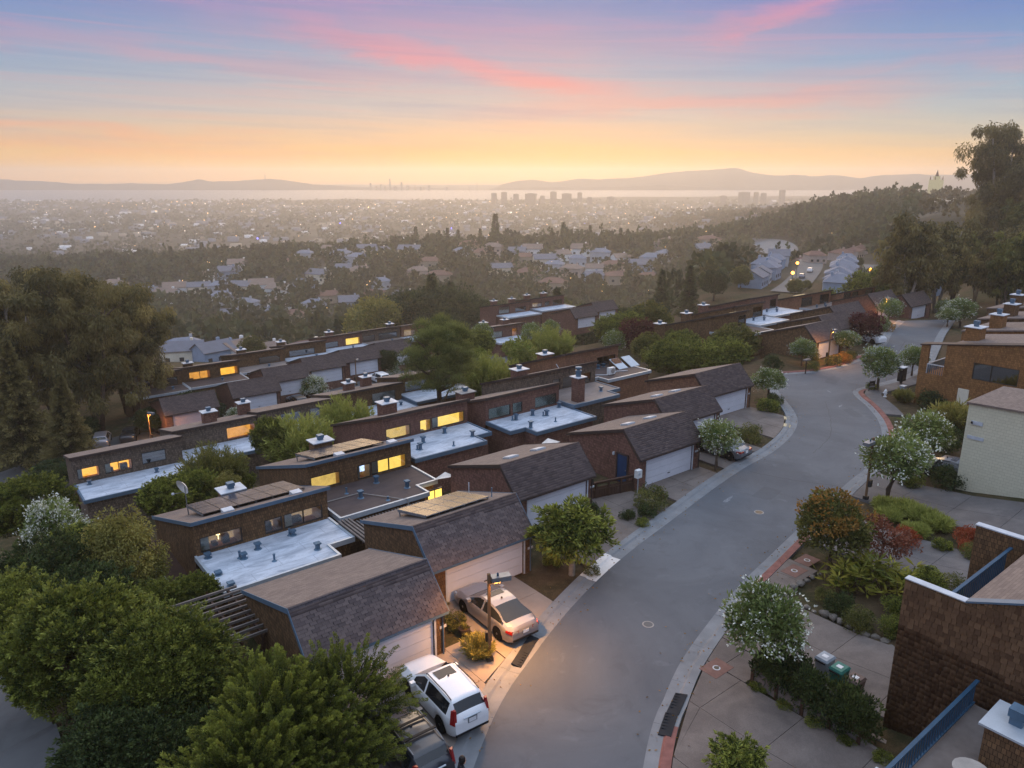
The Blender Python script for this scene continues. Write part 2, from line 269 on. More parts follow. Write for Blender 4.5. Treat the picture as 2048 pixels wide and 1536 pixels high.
# ------------------------------------------------------------------ mesh helpers
class MB:
    def __init__(s): s.v = []; s.f = []
    def add(s, vs, fs):
        k = len(s.v); s.v += [tuple(p) for p in vs]; s.f += [tuple(k + i for i in q) for q in fs]; return s
    def poly(s, *pts): return s.add(pts, [tuple(range(len(pts)))])
    def box(s, x0, y0, z0, x1, y1, z1, M=None):
        vs = [(x0, y0, z0), (x1, y0, z0), (x1, y1, z0), (x0, y1, z0), (x0, y0, z1), (x1, y0, z1), (x1, y1, z1), (x0, y1, z1)]
        if M is not None: vs = [tuple(M @ Vector(p)) for p in vs]
        return s.add(vs, [(0, 3, 2, 1), (4, 5, 6, 7), (0, 1, 5, 4), (1, 2, 6, 5), (2, 3, 7, 6), (3, 0, 4, 7)])
    def hexa(s, b, t):
        """8-corner block from 4 bottom and 4 top points"""
        return s.add(list(b) + list(t), [(0, 3, 2, 1), (4, 5, 6, 7), (0, 1, 5, 4), (1, 2, 6, 5), (2, 3, 7, 6), (3, 0, 4, 7)])
    def prism_x(s, prof, x0, x1):
        """profile of (y,z) extruded along x"""
        n = len(prof); vs = [(x0, y, z) for y, z in prof] + [(x1, y, z) for y, z in prof]
        return s.add(vs, [tuple(range(n - 1, -1, -1)), tuple(range(n, 2 * n))] + [(i, (i + 1) % n, n + (i + 1) % n, n + i) for i in range(n)])
    def prism_z(s, prof, z0, z1):
        n = len(prof); vs = [(x, y, z0) for x, y in prof] + [(x, y, z1) for x, y in prof]
        return s.add(vs, [tuple(range(n - 1, -1, -1)), tuple(range(n, 2 * n))] + [(i, (i + 1) % n, n + (i + 1) % n, n + i) for i in range(n)])
    def tube(s, path, r, n=8, cap=True):
        P = [Vector(p) for p in path]; R = r if isinstance(r, (list, tuple)) else [r] * len(P); rings = []; k0 = len(s.v)
        for i, p in enumerate(P):
            d = (P[min(i + 1, len(P) - 1)] - P[max(i - 1, 0)]).normalized()
            a = d.cross(Vector((0, 0, 1))); a = a if a.length > 1e-3 else Vector((1, 0, 0)); a.normalize(); b = d.cross(a)
            s.v += [tuple(p + (a * math.cos(2 * math.pi * j / n) + b * math.sin(2 * math.pi * j / n)) * R[i]) for j in range(n)]
        for i in range(len(P) - 1):
            for j in range(n):
                a0 = k0 + i * n + j; a1 = k0 + i * n + (j + 1) % n; s.f.append((a0, a0 + n, a1 + n, a1))
        if cap: s.f.append(tuple(k0 + j for j in range(n))); s.f.append(tuple(k0 + (len(P) - 1) * n + j for j in range(n - 1, -1, -1)))
        return s
    def lathe(s, prof, n=14, c=(0, 0, 0), axis='z'):
        k0 = len(s.v)
        for r, h in prof:
            for j in range(n):
                a = 2 * math.pi * j / n; x, y = r * math.cos(a), r * math.sin(a)
                s.v.append((c[0] + x, c[1] + y, c[2] + h) if axis == 'z' else (c[0] + x, c[1] + h, c[2] + y))
        for i in range(len(prof) - 1):
            for j in range(n):
                a0 = k0 + i * n + j; a1 = k0 + i * n + (j + 1) % n; s.f.append((a0, a1, a1 + n, a0 + n))
        s.f.append(tuple(k0 + j for j in range(n - 1, -1, -1))); s.f.append(tuple(k0 + (len(prof) - 1) * n + j for j in range(n)))
        return s
    def mesh(s, name, mat, smooth=False):
        me = bpy.data.meshes.new(name); me.from_pydata(s.v, [], s.f); finish(me, mat, smooth); return me
    def build(s, name, mat, parent=None, smooth=False, loc=None, rot=None, sharp=35):
        o = bpy.data.objects.new(name, s.mesh(name, mat, smooth)); COL.objects.link(o)
        if smooth: o.data.set_sharp_from_angle(angle=rad(sharp))
        if parent is not None: o.parent = parent
        if loc is not None: o.location = loc
        if rot is not None: o.rotation_euler = rot
        return o
def finish(me, mat, smooth=False, uv=True):
    me.update()
    if uv and len(me.polygons):
        n = len(me.polygons); nl = len(me.loops)
        no = np.empty(n * 3, np.float32); me.polygons.foreach_get('normal', no); no = no.reshape(-1, 3)
        lt = np.empty(n, np.int32); me.polygons.foreach_get('loop_total', lt)
        vi = np.empty(nl, np.int32); me.loops.foreach_get('vertex_index', vi)
        co = np.empty(len(me.vertices) * 3, np.float32); me.vertices.foreach_get('co', co); co = co.reshape(-1, 3)
        t = np.stack([-no[:, 1], no[:, 0], np.zeros(n)], 1); l = np.linalg.norm(t, axis=1); t[l < .05] = (1, 0, 0); l[l < .05] = 1; t /= l[:, None]
        b = np.cross(no, t); t = np.repeat(t, lt, 0); b = np.repeat(b, lt, 0); p = co[vi]
        u = np.stack([(p * t).sum(1), (p * b).sum(1)], 1).astype(np.float32)
        me.uv_layers.new(name='uv').data.foreach_set('uv', u.ravel())
    me.materials.append(MATS[mat] if isinstance(mat, str) else mat)
    me.polygons.foreach_set('use_smooth', [smooth] * len(me.polygons))
def np_mesh(name, V, Q, mat, tint=None):
    """quads (or triangles) straight from arrays, optional per-face tint"""
    me = bpy.data.meshes.new(name); k = Q.shape[1]; m = len(Q)
    me.vertices.add(len(V)); me.vertices.foreach_set('co', np.ascontiguousarray(V, np.float32).ravel())
    me.loops.add(m * k); me.loops.foreach_set('vertex_index', np.ascontiguousarray(Q, np.int32).ravel())
    me.polygons.add(m); me.polygons.foreach_set('loop_start', np.arange(m, dtype=np.int32) * k)
    if tint is not None: me.attributes.new('tint', 'FLOAT', 'FACE').data.foreach_set('value', np.asarray(tint, np.float32))
    me.update(calc_edges=True); me.materials.append(MATS[mat]); return me
def link(me, name, parent=None, loc=None, rot=None, scale=None):
    o = bpy.data.objects.new(name, me); COL.objects.link(o)
    if parent is not None: o.parent = parent
    if loc is not None: o.location = loc
    if rot is not None: o.rotation_euler = rot
    if scale is not None: o.scale = scale
    return o
def tag(o, label=None, cat=None, group=None, kind=None):
    if label: o['label'] = label
    if cat: o['category'] = cat
    if group: o['group'] = group
    if kind: o['kind'] = kind
    return o
def thing(name, label, cat, loc=(0, 0, 0), rz=0., group=None, scale=None):
    o = bpy.data.objects.new(name, None); COL.objects.link(o); o.empty_display_size = .3
    o.location = loc; o.rotation_euler = (0, 0, rz)
    if scale is not None: o.scale = scale if isinstance(scale, tuple) else (scale,) * 3
    return tag(o, label, cat, group)
def children_of(o): return [c for c in o.children]
def dup(root, loc, rz=None, label=None, group=None, scale=None):
    r = root.copy(); COL.objects.link(r); r.location = loc
    if rz is not None: r.rotation_euler = (0, 0, rz)
    if scale is not None: r.scale = scale if isinstance(scale, tuple) else (scale,) * 3
    tag(r, label, None, group)
    for ch in KIDS.get(root.name, ()):
        c = ch.copy(); COL.objects.link(c); c.parent = r
        for g in KIDS.get(ch.name, ()):
            d = g.copy(); COL.objects.link(d); d.parent = c
    return r
KIDS = {}
def note(root):
    """remember the children of a prototype so copies need no scene update"""
    for o in bpy.data.objects:
        if o.parent is not None: KIDS.setdefault(o.parent.name, [])
    for o in bpy.data.objects:
        if o.parent is not None and o not in KIDS[o.parent.name]: KIDS[o.parent.name].append(o)

# street frame: u runs along the street, v away from it down the slope
A0 = rad(38.5); UX, UY = math.cos(A0), math.sin(A0); VX, VY = -UY, UX; OX, OY = -3.33, 33.37
def W(u, v, z=0.): return (OX + u * UX + v * VX, OY + u * UY + v * VY, z)
def toUV(x, y): a = x - OX; b = y - OY; return a * UX + b * UY, a * VX + b * VY
def sst(x, a, b):
    t = np.clip((x - a) / (b - a), 0, 1); return t * t * (3 - 2 * t)
# ------------------------------------------------------------------ lie of the land
HV=([-90,-60,-30,-20,-17,7.6,9.0,12,21,30,36,47,56,62,75,95,120,160,220,300],
    [16,8,2.2,.3,0,0,-1.9,-2.1,-5,-6.2,-7.2,-7.6,-9.8,-10,-10.3,-14,-17,-24,-38,-52])
def terrain(x,y):
    x=np.asarray(x,float); y=np.asarray(y,float)
    u,v=toUV(x,y)
    s=np.interp(u,[-20,-9,0,10,18,34,45,60,100,200],[-3.5,-3.5,0,3.5,4,9,12,14,24,60])
    hn=np.interp(v-s,*HV)-np.clip(-(u+10.5),0,40)*.2*sst(v-s,-6,4)
    hn=hn-np.clip(u-95,0,200)*.09
    Y=np.maximum(y,1.)
    base=np.interp(Y,[0,100,200,300,400,700,900,1300,2000,2700,3300,4400],[-10,-12,-28,-48,-58,-66,-78,-77,-75,-55,-28,-10])
    cr=np.interp(x,[-520,-330,-200,-80,0,120,250,350],[-58,-52,-44,-37,-34,-36,-44,-56])
    d=Y-620; g=np.exp(-(d/np.where(d<0,130.,110.))**2)
    hf=base+np.maximum(cr-base,0)*g
    # right-hand ridge
    cx=np.interp(Y,[0,60,110,180,260,500,800,1100,1400,1800],[40,62,95,132,172,278,362,392,420,460])
    cz=np.interp(Y,[0,110,180,260,500,800,1100,1400,1800],[6,1,1,4,5,-7,-27,-43,-50])
    dx=cx-x; w=np.interp(Y,[0,110,260,600,1400],[30,40,62,130,170])
    g=np.where(dx>0,np.exp(-(dx/w)**2),1.)
    hr=hf+(cz-hf)*g+np.where(dx<0,np.minimum(-dx,200)*.06,0)
    hf=np.maximum(hf,np.where(Y<1750,hr,hf))
    e=np.sqrt(((x-112-(Y-265)*.45)/48)**2+((Y-265)/72)**2); mb=1-sst(e,.8,1.5); hf=hf*(1-mb)+(-13.+(Y-265)*.01)*mb
    t=sst(y,125,205)
    return hn*(1-t)+hf*t
# ------------------------------------------------------------------ ground, streets, pavements
def tz(x, y): return float(terrain(x, y))
def tuv(u, v): p = W(u, v); return float(terrain(p[0], p[1]))
def grid_sheet(name, y0, y1, rows, cols, mat, dz=-.06):
    Y = np.geomspace(y0 + 12, y1 + 12, rows) - 12; T = np.linspace(-1, 1, cols)
    YY, TT = np.meshgrid(Y, T, indexing='ij'); XX = TT * (YY + 16) * .98
    Z = terrain(XX, YY) + dz
    V = np.stack([XX, YY, Z], -1).reshape(-1, 3); i = np.arange((rows - 1) * (cols - 1)); r = i // (cols - 1); c = i % (cols - 1); a = r * cols + c
    me = np_mesh(name, V, np.stack([a, a + 1, a + cols + 1, a + cols], 1), mat)
    me.polygons.foreach_set('use_smooth', [True] * len(me.polygons)); return tag(link(me, name), kind='structure')
grid_sheet('ground', -4, 260, 280, 220, 'ground'); grid_sheet('valley_terrain', 259, 4400, 170, 200, 'far_land')

def catmull(P, step=.8):
    P = [np.array(p, float) for p in P]; P = [2 * P[0] - P[1]] + P + [2 * P[-1] - P[-2]]; out = []
    for i in range(1, len(P) - 2):
        n = max(2, int(np.linalg.norm(P[i + 1] - P[i]) / step)); t = np.linspace(0, 1, n, endpoint=False)[:, None]
        a, b, c, d = P[i - 1:i + 3]; out.append(.5 * (2 * b + (c - a) * t + (2 * a - 5 * b + 4 * c - d) * t ** 2 + (3 * b - a - 3 * c + d) * t ** 3))
    return np.vstack(out + [P[-2][None]])
LE = [(-4.2, 8), (-2.7, 16), (-1.4, 22.5), (-.4, 26.1), (.9, 29), (2.4, 32), (4.4, 35.4), (6.7, 38.7), (10.8, 43.9), (13.8, 47.7), (17.1, 51.6), (20.3, 54.9), (23.2, 58.9), (25, 62.5), (25.8, 65.6), (26.2, 68.6),
      (27, 74), (28.6, 78.2), (32.6, 79.6), (35.4, 80.9), (38.6, 83.2), (43, 87.8), (47.3, 93), (52.7, 102), (59, 111)]
RE = [(1.0, 8), (2.9, 16), (5.2, 23.9), (6.1, 25.9), (7, 27.8), (8, 29.5), (9.9, 32.3), (12.1, 35.3), (14.2, 37.8), (17.3, 41.5), (23.6, 48.9), (26, 51.5), (29.1, 55.9), (30.9, 59.3), (32.3, 63.1), (33.2, 67.3), (33.6, 70.6),
      (34.3, 72.5), (36.2, 74), (40.9, 77.2), (46, 82.1), (52, 91), (58.2, 100.7), (66, 112)]
LC, RC = catmull(LE), catmull(RE)
def sheet(name, pts, z, mat):
    bm = bmesh.new(); f = bm.faces.new([bm.verts.new((p[0], p[1], z)) for p in pts]); bmesh.ops.triangulate(bm, faces=[f])
    me = bpy.data.meshes.new(name); bm.to_mesh(me); bm.free(); finish(me, mat); return link(me, name)
o = sheet('road', list(LC) + list(RC[::-1]), .015, 'asphalt'); o.data.flip_normals() if o.data.polygons[0].normal.z < 0 else None; tag(o, kind='structure')
def offs(P, d):
    t = np.gradient(P, axis=0); t /= np.linalg.norm(t, axis=1)[:, None]; return P + np.stack([-t[:, 1], t[:, 0]], 1) * d
def kerb(name, C, side, reds, plains):
    root = bpy.data.objects.new(name, None); COL.objects.link(root); tag(root, kind='structure')
    L = np.r_[0, np.cumsum(np.linalg.norm(np.diff(C, axis=0), axis=1))]; prof = [(-.02, -.05), (-.02, .022), (.42, .02), (.5, .03), (.6, .095), (.95, .105), (.95, -.08)]
    rails = [offs(C, side * d) for d, _ in prof]; s = 0; k = 0
    while s < L[-1] - 1:
        e = min(s + 2.9, L[-1]); ss = np.linspace(s + .006, e - .006, 5)
        ring = [[(np.interp(q, L, R[:, 0]), np.interp(q, L, R[:, 1]), z) for R, (_, z) in zip(rails, prof)] for q in ss]
        m = MB(); n = len(prof)
        for i in range(4):
            for j in range(n - 1):
                a = [ring[i][j], ring[i + 1][j], ring[i + 1][j + 1], ring[i][j + 1]]; m.poly(*(a if side < 0 else a[::-1]))
        m.poly(*ring[0]); m.poly(*ring[-1][::-1])
        mid = W(0, 0); uu = toUV(*ring[2][0][:2])[0]
        o = m.build('kerb_segment', 'new_concrete' if any(a < uu < b for a, b in plains) else 'gutter', root)
        if any(a < uu < b for a, b in reds):
            q = MB()
            for i in range(4):
                p = [ring[i][4], ring[i + 1][4], ring[i + 1][5], ring[i][5]]; p = [(x, y, z + .005) for x, y, z in p]; q.poly(*(p if side < 0 else p[::-1]))
                p = [ring[i][3], ring[i + 1][3], ring[i + 1][4], ring[i][4]]; p = [(x, y, z + .005) for x, y, z in p]; q.poly(*(p if side < 0 else p[::-1]))
            q.build('red_paint', 'kerb_red', o)
        s = e; k += 1
kerb('kerb_by_garages', LC, 1, [(53, 71)], [(6.6, 10.4)]); kerb('kerb_opposite', RC, -1, [(12.5, 20.5), (41, 54), (-4, .9)], [])
_lu = np.array([toUV(*p) for p in offs(LC, .97)]); _ru = np.array([toUV(*p) for p in offs(RC, -.97)])
_lm = _lu[:, 0] < 45; _rm = _ru[:, 0] < 54
def kvL(u): return float(np.interp(u, _lu[_lm, 0], _lu[_lm, 1]))
def kvR(u): return float(np.interp(u, _ru[_rm, 0], _ru[_rm, 1]))
RNG = random.Random(4)
def slabs(name, us, vs, mat, z=.07, side='L'):
    """paving cast in slabs; the edge towards the street follows the kerb"""
    root = bpy.data.objects.new(name, None); COL.objects.link(root); tag(root, kind='structure'); g = .011
    for a, b in zip(us[:-1], us[1:]):
        for i, (c, d) in enumerate(zip(vs[:-1], vs[1:])):
            def cl(u, v): return max(v, kvL(u) + .01) if side == 'L' else min(v, kvR(u) - .01)
            q = [(a + g, cl(a + g, c + g)), (b - g, cl(b - g, c + g)), (b - g, cl(b - g, d - g)), (a + g, cl(a + g, d - g))]
            if max(q[3][1] - q[0][1], q[2][1] - q[1][1]) < .15: continue
            j = RNG.uniform(-.004, .004); pts = [W(u, v)[:2] for u, v in q]
            zz = [max(z + j, tz(*p) + .03) for p in pts]
            MB().hexa([(x, y, -.2) for x, y in pts], [(x, y, h) for (x, y), h in zip(pts, zz)]).build('slab', mat, root)
GAR = [(-8.6, -3.45, 6.3), (-.86, -.2, 6.3), (7.55, 3.67, 6.25), (18.2, 3.65, 6.5), (25.45, 7.2, 6.3), (34.2, 10.25, 6.4)]
for i, (u0, v0, w) in enumerate(GAR):
    k = min(kvL(u0), kvL(u0 + w)) - .5
    vs = [k, (kvL(u0 + w / 2) + v0) / 2, v0 + .2] if v0 - k > 3 else [k, v0 + .2]
    slabs('driveway', [u0 + .5, u0 + w / 2, u0 + w + .1] if i != 1 else [u0 + .4, u0 + w / 2, u0 + w - 1.2], vs, 'aggregate' if i > 1 else 'concrete', .075, 'L')
slabs('footpath', [13.9, 15.2, 17.6], [kvL(15) - 1, 2.6, 5.2], 'aggregate', .07); slabs('footpath', [-2.2, -.5], [kvL(-1) - .5, -3.2], 'concrete', .07)
slabs('driveway', [-8, -5.1, -2.2, .7, 3.6, 6.3], [-28, -24.6, -21.6, -18.7, -15.8, -12.9, -9], 'aggregate', .11, 'R')
slabs('driveway', [8.3, 10.9, 13.4], [-20.5, -17.4, -14.3, -11.6, -8], 'aggregate', .11, 'R'); slabs('footpath', [6.35, 8.25], [-13.1, -11.8, -8], 'aggregate', .11, 'R')
slabs('footpath', [13.45, 15.6, 17.4], [-10.0, -7], 'aggregate', .11, 'R')
slabs('driveway', [20.3, 22.8, 25.4], [-23, -20, -16.8, -13.6, -10.5, -5], 'aggregate_grey', .11, 'R'); slabs('driveway', [28.4, 31.2, 34.0], [-18, -14.5, -11.3, -8.2, -3], 'aggregate_grey', .11, 'R')
slabs('footpath', [36, 38.4, 40.8, 43.2, 45.6, 48, 50.4, 52.4], [-6.5, 8], 'aggregate_grey', .11, 'R') if False else None
def strip_path(name, C, d0, d1, z, mat, smin, smax):
    L = np.r_[0, np.cumsum(np.linalg.norm(np.diff(C, axis=0), axis=1))]; A, B = offs(C, d0), offs(C, d1); root = bpy.data.objects.new(name, None); COL.objects.link(root); tag(root, kind='structure')
    s = smin
    while s < smax:
        P = lambda R, q: (np.interp(q, L, R[:, 0]), np.interp(q, L, R[:, 1]))
        p = [P(A, s + .01), P(A, s + 2.2), P(B, s + 2.2), P(B, s + .01)]
        if d1 < d0: p = p[::-1]
        MB().hexa([(x, y, -.1) for x, y in p], [(x, y, z) for x, y in p]).build('slab', mat, root); s += 2.21
LR = float(np.linalg.norm(np.diff(RC, axis=0), axis=1).sum())
strip_path('footpath', RC, -.97, -2.5, .11, 'aggregate_grey', 66, 90)
strip_path('footpath', LC, .97, 2.2, .1, 'aggregate_grey', 104, 122)
def drape(name, us, f, mat, dz=.03, nv=6):
    V = []; 
    for u in us:
        a, b = f(u)
        for v in np.linspace(a, b, nv): p = W(u, v); V.append((p[0], p[1], tz(p[0], p[1]) + dz))
    n = len(us); Q = [(i * nv + j, i * nv + nv + j, i * nv + nv + j + 1, i * nv + j + 1) for i in range(n - 1) for j in range(nv - 1)]
    return tag(link(np_mesh(name, np.array(V), np.array(Q), mat), name), kind='structure')
def sU(u): return float(np.interp(u, [-20, -9, 0, 10, 18, 34, 45, 60, 100, 200], [-3.5, -3.5, 0, 3.5, 4, 9, 12, 14, 24, 60]))
drape('lower_road', np.linspace(-34, 66, 120), lambda u: (sU(u) + 55.6, sU(u) + 66.5 + 5 * float(sst(u, 6, -2))), 'asphalt_old', .06, 16)
drape('side_lane', np.linspace(-30, -16.6, 24), lambda u: (-12, 22), 'asphalt_old', .05, 60)
ROADOBJ = bpy.data.objects['road']
for (u, v, l, w, a, mt) in ((24.5, -2.2, 2.2, 1.3, .2, 'patch'), (46.5, 3.4, 2.6, 1.0, .9, 'patch'), (56, 10.6, 3.2, 1.2, .3, 'patch')):
    p = W(u, v); M = Matrix.Translation((p[0], p[1], .019)) @ Matrix.Rotation(A0 + a, 4, 'Z'); rr = random.Random(int(u * 9)); n = 16
    MB().poly(*[tuple(M @ Vector((l / 2 * max(-1, min(1, 1.35 * math.cos(6.283 * i / n))) * rr.uniform(.95, 1.03), w / 2 * max(-1, min(1, 1.35 * math.sin(6.283 * i / n))) * rr.uniform(.95, 1.03), 0))) for i in range(n)]).build('road_patch', mt, ROADOBJ)
for (u, v, l, a) in ((21.5, -1.2, 1.0, .2), (47.6, 5.2, .7, .2), (51.5, 8.5, .5, .8)):
    p = W(u, v); M = Matrix.Translation((p[0], p[1], .0225)) @ Matrix.Rotation(A0 + a, 4, 'Z'); rr = random.Random(int(u * 7 + 1)); n = 18
    MB().poly(*[tuple(M @ Vector((l * math.cos(6.283 * i / n) * rr.uniform(.35, 1.), .16 * math.sin(6.283 * i / n) * rr.uniform(.3, 1.2), 0))) for i in range(n)]).build('pale_scuff', 'scuff', ROADOBJ)
def seal(pts, w=.025):
    P = catmull([W(*q)[:2] for q in pts], .35); rr = np.random.default_rng(int(abs(pts[0][0]) * 10)); P = P + rr.normal(size=P.shape) * .03; A, B = offs(P, w), offs(P, -w); m = MB()
    for i in range(len(P) - 1): m.poly((*A[i], .0205), (*B[i], .0205), (*B[i + 1], .0205), (*A[i + 1], .0205))
    m.build('sealed_crack', 'tar', ROADOBJ)
seal([(34, 0), (39, 1.4), (44, 4.2), (48, 7)], .014); seal([(27, .8), (28, -2), (29.4, -4.4)], .018); seal([(60, 12), (70, 11.4), (82, 15)], .03)
# painted and cast-iron marks lying on the carriageway
for (u, v, r, nm, lab) in ((6.5, -7.6, .28, 'manhole_cover', 'small round iron cover with pale rim set in the near carriageway'), (21.5, -3.6, .3, 'manhole_cover', 'dark iron cover set in the carriageway opposite the double garage')):
    t = thing(nm, lab, 'manhole', W(u, v, .018)); MB().lathe([(r, -.03), (r, .006), (r * .8, .008)], 20).build('rim', 'stone', t); MB().lathe([(r * .78, 0), (r * .78, .011)], 20).build('lid', 'metal_dark' if r > .29 else 'asphalt_old', t)
for (u, v, lab) in ((6.2, -11.75, 'round meter cover in red painted pavement by the flowering tree'), (16.4, -9.2, 'round meter cover in red painted pavement before the rock garden'), (18.0, -9.0, 'faint round cover in pavement nearest the maple')):
    t = thing('meter_cover', lab, 'cover', W(u, v, .115)); MB().box(-.62, -.45, -.02, .62, .45, .004).build('red_surround', 'faded_red', t, rot=(0, 0, A0)); MB().lathe([(.17, 0), (.17, .012), (.12, .013)], 18).build('rim', 'cap_white', t); MB().lathe([(.115, 0), (.115, .017)], 18).build('lid', 'metal_dark', t)
# ------------------------------------------------------------------ garages and row houses
def shingle_piece(wd, ln, th=.016):
    return MB().add([(0, 0, 0), (wd, 0, 0), (wd, ln, -th * .4), (0, ln, -th * .4), (0, 0, th), (wd, 0, th), (wd, ln, .002), (0, ln, .002)], [(0, 3, 2, 1), (4, 5, 6, 7), (0, 1, 5, 4), (1, 2, 6, 5), (2, 3, 7, 6), (3, 0, 4, 7)])
PIECE = {}
def lay(parent, origin, ex, ey, width, length, bw, rh, single, max_single=300, kind='shingle', order=None):
    """lay overlapping shingles over a rectangle: ex along the course, ey up the slope"""
    ex, ey = Vector(ex).normalized(), Vector(ey).normalized(); ez = ex.cross(ey); R = Matrix((ex, ey, ez)).transposed(); r = random.Random(int(width * 100 + length * 10))
    key = (kind, bw, rh)
    if key not in PIECE: PIECE[key] = [shingle_piece(bw - .008 - .012 * i, rh * 1.22).mesh(kind, kind) for i in range(3)]
    spots = []; rows = int(length / rh)
    for j in range(rows):
        x = -(j % 2) * bw * .5
        while x < width - .02:
            a = max(0, x); b = min(width, x + bw)
            if b - a > .05: spots.append((a, j * rh, b - a))
            x += bw
    if order: spots.sort(key=lambda s: order(Vector(origin) + ex * s[0] + ey * s[1]))
    rest = spots
    if single:
        rest = spots[max_single:]
        for (a, y, w) in spots[:max_single]:
            o = link(PIECE[key][r.randrange(3)], kind, parent)
            M = R.to_4x4(); M.translation = Vector(origin) + ex * (a + .004) + ey * (y + r.uniform(-.006, .006)) + ez * .012
            o.matrix_local = M @ Matrix.Diagonal((w / bw, 1, r.uniform(.7, 1.7), 1)) @ Matrix.Rotation(r.uniform(-.012, .012), 4, 'Z')
    if rest:
        V = []; F = []; T = []
        base = [(0, 0, 0), (1, 0, 0), (1, 1, 0), (0, 1, 0)]
        for (a, y, w) in rest:
            th = r.uniform(.012, .026); l = rh * 1.2; k = len(V); y += r.uniform(-.006, .006)
            for (px, py, pz) in ((0.004, 0, 0), (w - .004, 0, 0), (w - .004, 0, th), (0.004, 0, th), (w - .004, l, .002), (.004, l, .002)):
                V.append(tuple(Vector(origin) + ex * (a + px) + ey * (y + py) + ez * (pz + .012)))
            F += [(k, k + 1, k + 2, k + 3), (k + 3, k + 2, k + 4, k + 5), (k, k + 3, k + 5, k), (k + 1, k + 4, k + 2, k + 1)][:2]; t = r.random(); T += [t, t]
        me = np_mesh(kind + '_courses', np.array(V), np.array(F), kind + '_mass', T); o = link(me, kind + '_courses', parent); tag(o, kind='stuff')

def plaque(parent, x, y, z):
    MB().box(x, y - .03, z, x + .34, y, z + .12).build('number_plaque', 'cap_white', parent); MB().box(x + .13, y - .09, z + .3, x + .21, y, z + .62).build('wall_lamp', 'metal_dark', parent)
def garage(u0, v0, w, label, wall='shake_dark', roof='roof_shingle', z=0., door='door_white', detail=0, dx=.85, dw=4.9, skylights=0, group=None, trim='trim_dark', plq=True, base=-1.2):
    t = thing('garage', label, 'garage', W(u0, v0, z), A0, group)
    P = [(.16, base), (.16, 2.3), (1.5, 3.8), (7.0, 2.06), (7.0, base - 1.6)]
    MB().prism_x(P, 0, w).build('wall', wall, t)
    f = MB(); f.prism_x([(0, base), (0, 2.34), (.158, 2.34), (.158, base)], 0, dx); f.prism_x([(0, base), (0, 2.34), (.158, 2.34), (.158, base)], dx + dw, w); f.box(dx, 0, 2.13, dx + dw, .158, 2.34); f.build('front_wall', wall, t)
    g = MB(); n = 4
    for i in range(n): g.box(dx + .02, .09, .04 + i * 2.08 / n, dx + dw - .02, .15, .04 + (i + 1) * 2.08 / n - .022)
    g.build('garage_door', door, t); MB().box(dx + .03, .12, .03, dx + dw - .03, .152, 2.12).build('door_backing', 'stone', t); MB().box(dx + dw / 2 - .12, .05, .42, dx + dw / 2 + .12, .089, .46).build('handle', 'metal_dark', t); MB().tube([(w - .12, -.05, .05), (w - .12, -.05, 2.15)], .04, 6).build('downpipe', trim, t)
    e = MB(); e.box(dx - .09, -.025, 0, dx, .06, 2.2).box(dx + dw, -.025, 0, dx + dw + .09, .06, 2.2).box(dx - .09, -.025, 2.12, dx + dw + .09, .06, 2.21); e.build('door_trim', 'cap_white' if detail else 'trim_dark', t)
    # steep front slope and long back slope
    a, b, c = (-.2, 2.2), (1.5, 3.98), (7.16, 2.2); th = .1
    s = MB().prism_x([a, b, (b[0] + .05, b[1] - th * 1.2), (a[0] + .05, a[1] - th)], -.1, w + .1).build('roof_slope', roof, t)
    MB().prism_x([(b[0] + .002, b[1]), c, (c[0], c[1] - th), (b[0] + .052, b[1] - th * 1.2)], -.1, w + .1).build('roof', 'roof_back', t)
    MB().prism_x([(b[0] - .12, b[1] - .1), (b[0] - .02, b[1] + .035), (b[0] + .16, b[1] - .02)], -.1, w + .1).build('ridge_cap', roof, t)
    k = MB()
    for x in (-.13, w + .1):
        k.prism_x([(a[0] - .02, a[1] + .02), (b[0], b[1] + .03), (c[0] + .02, c[1] + .02), (c[0] + .02, c[1] - .18), (b[0], b[1] - .22), (a[0] + .12, a[1] - .14)], x, x + .03)
    k.box(-.1, a[0] - .03, a[1] - .12, w + .1, a[0] + .02, a[1] + .0).build('fascia', trim, t)
    if detail:
        d = Vector((0, b[0] - a[0], b[1] - a[1]))
        lay(s, (-.1, a[0], a[1]), (1, 0, 0), d, w + .2, d.length, .305, .15, detail == 2)
    if plq: plaque(t, dx + dw + .28, 0, 1.35)
    for i in range(skylights):
        y = 3.1 if skylights > 1 else 3.; x = w * (.32 + .36 * i); zz = b[1] + (y - b[0]) * (c[1] - b[1]) / (c[0] - b[0]); M = Matrix.Translation((x, y, zz)) @ Matrix.Rotation(math.atan2(c[1] - b[1], c[0] - b[0]), 4, 'X')
        q = MB().box(-.4, -.35, 0, .4, .35, .1, M).build('skylight', 'flashing', t); MB().box(-.34, -.29, .1, .34, .29, .125, M).build('dome', 'cap_white', q)
    return t
def pipe_vent(t, x, y, z, h=.4, r=.07, m='vent_blue', box=False):
    v = MB()
    if box: v.box(x - r, y - r, z, x + r, y + r, z + h); v.box(x - r * 1.7, y - r * 1.7, z + h, x + r * 1.7, y + r * 1.7, z + h + .09); v.lathe([(r * 2.3, 0), (r * 1.5, .05)], 10, (x, y, z))
    else: v.lathe([(r * 2.6, 0), (r * 1.3, .06), (r, .08), (r, h), (r * 1.25, h + .01), (r * 1.25, h + .07)], 10, (x, y, z))
    return v.build('roof_vent', m, t, smooth=True)
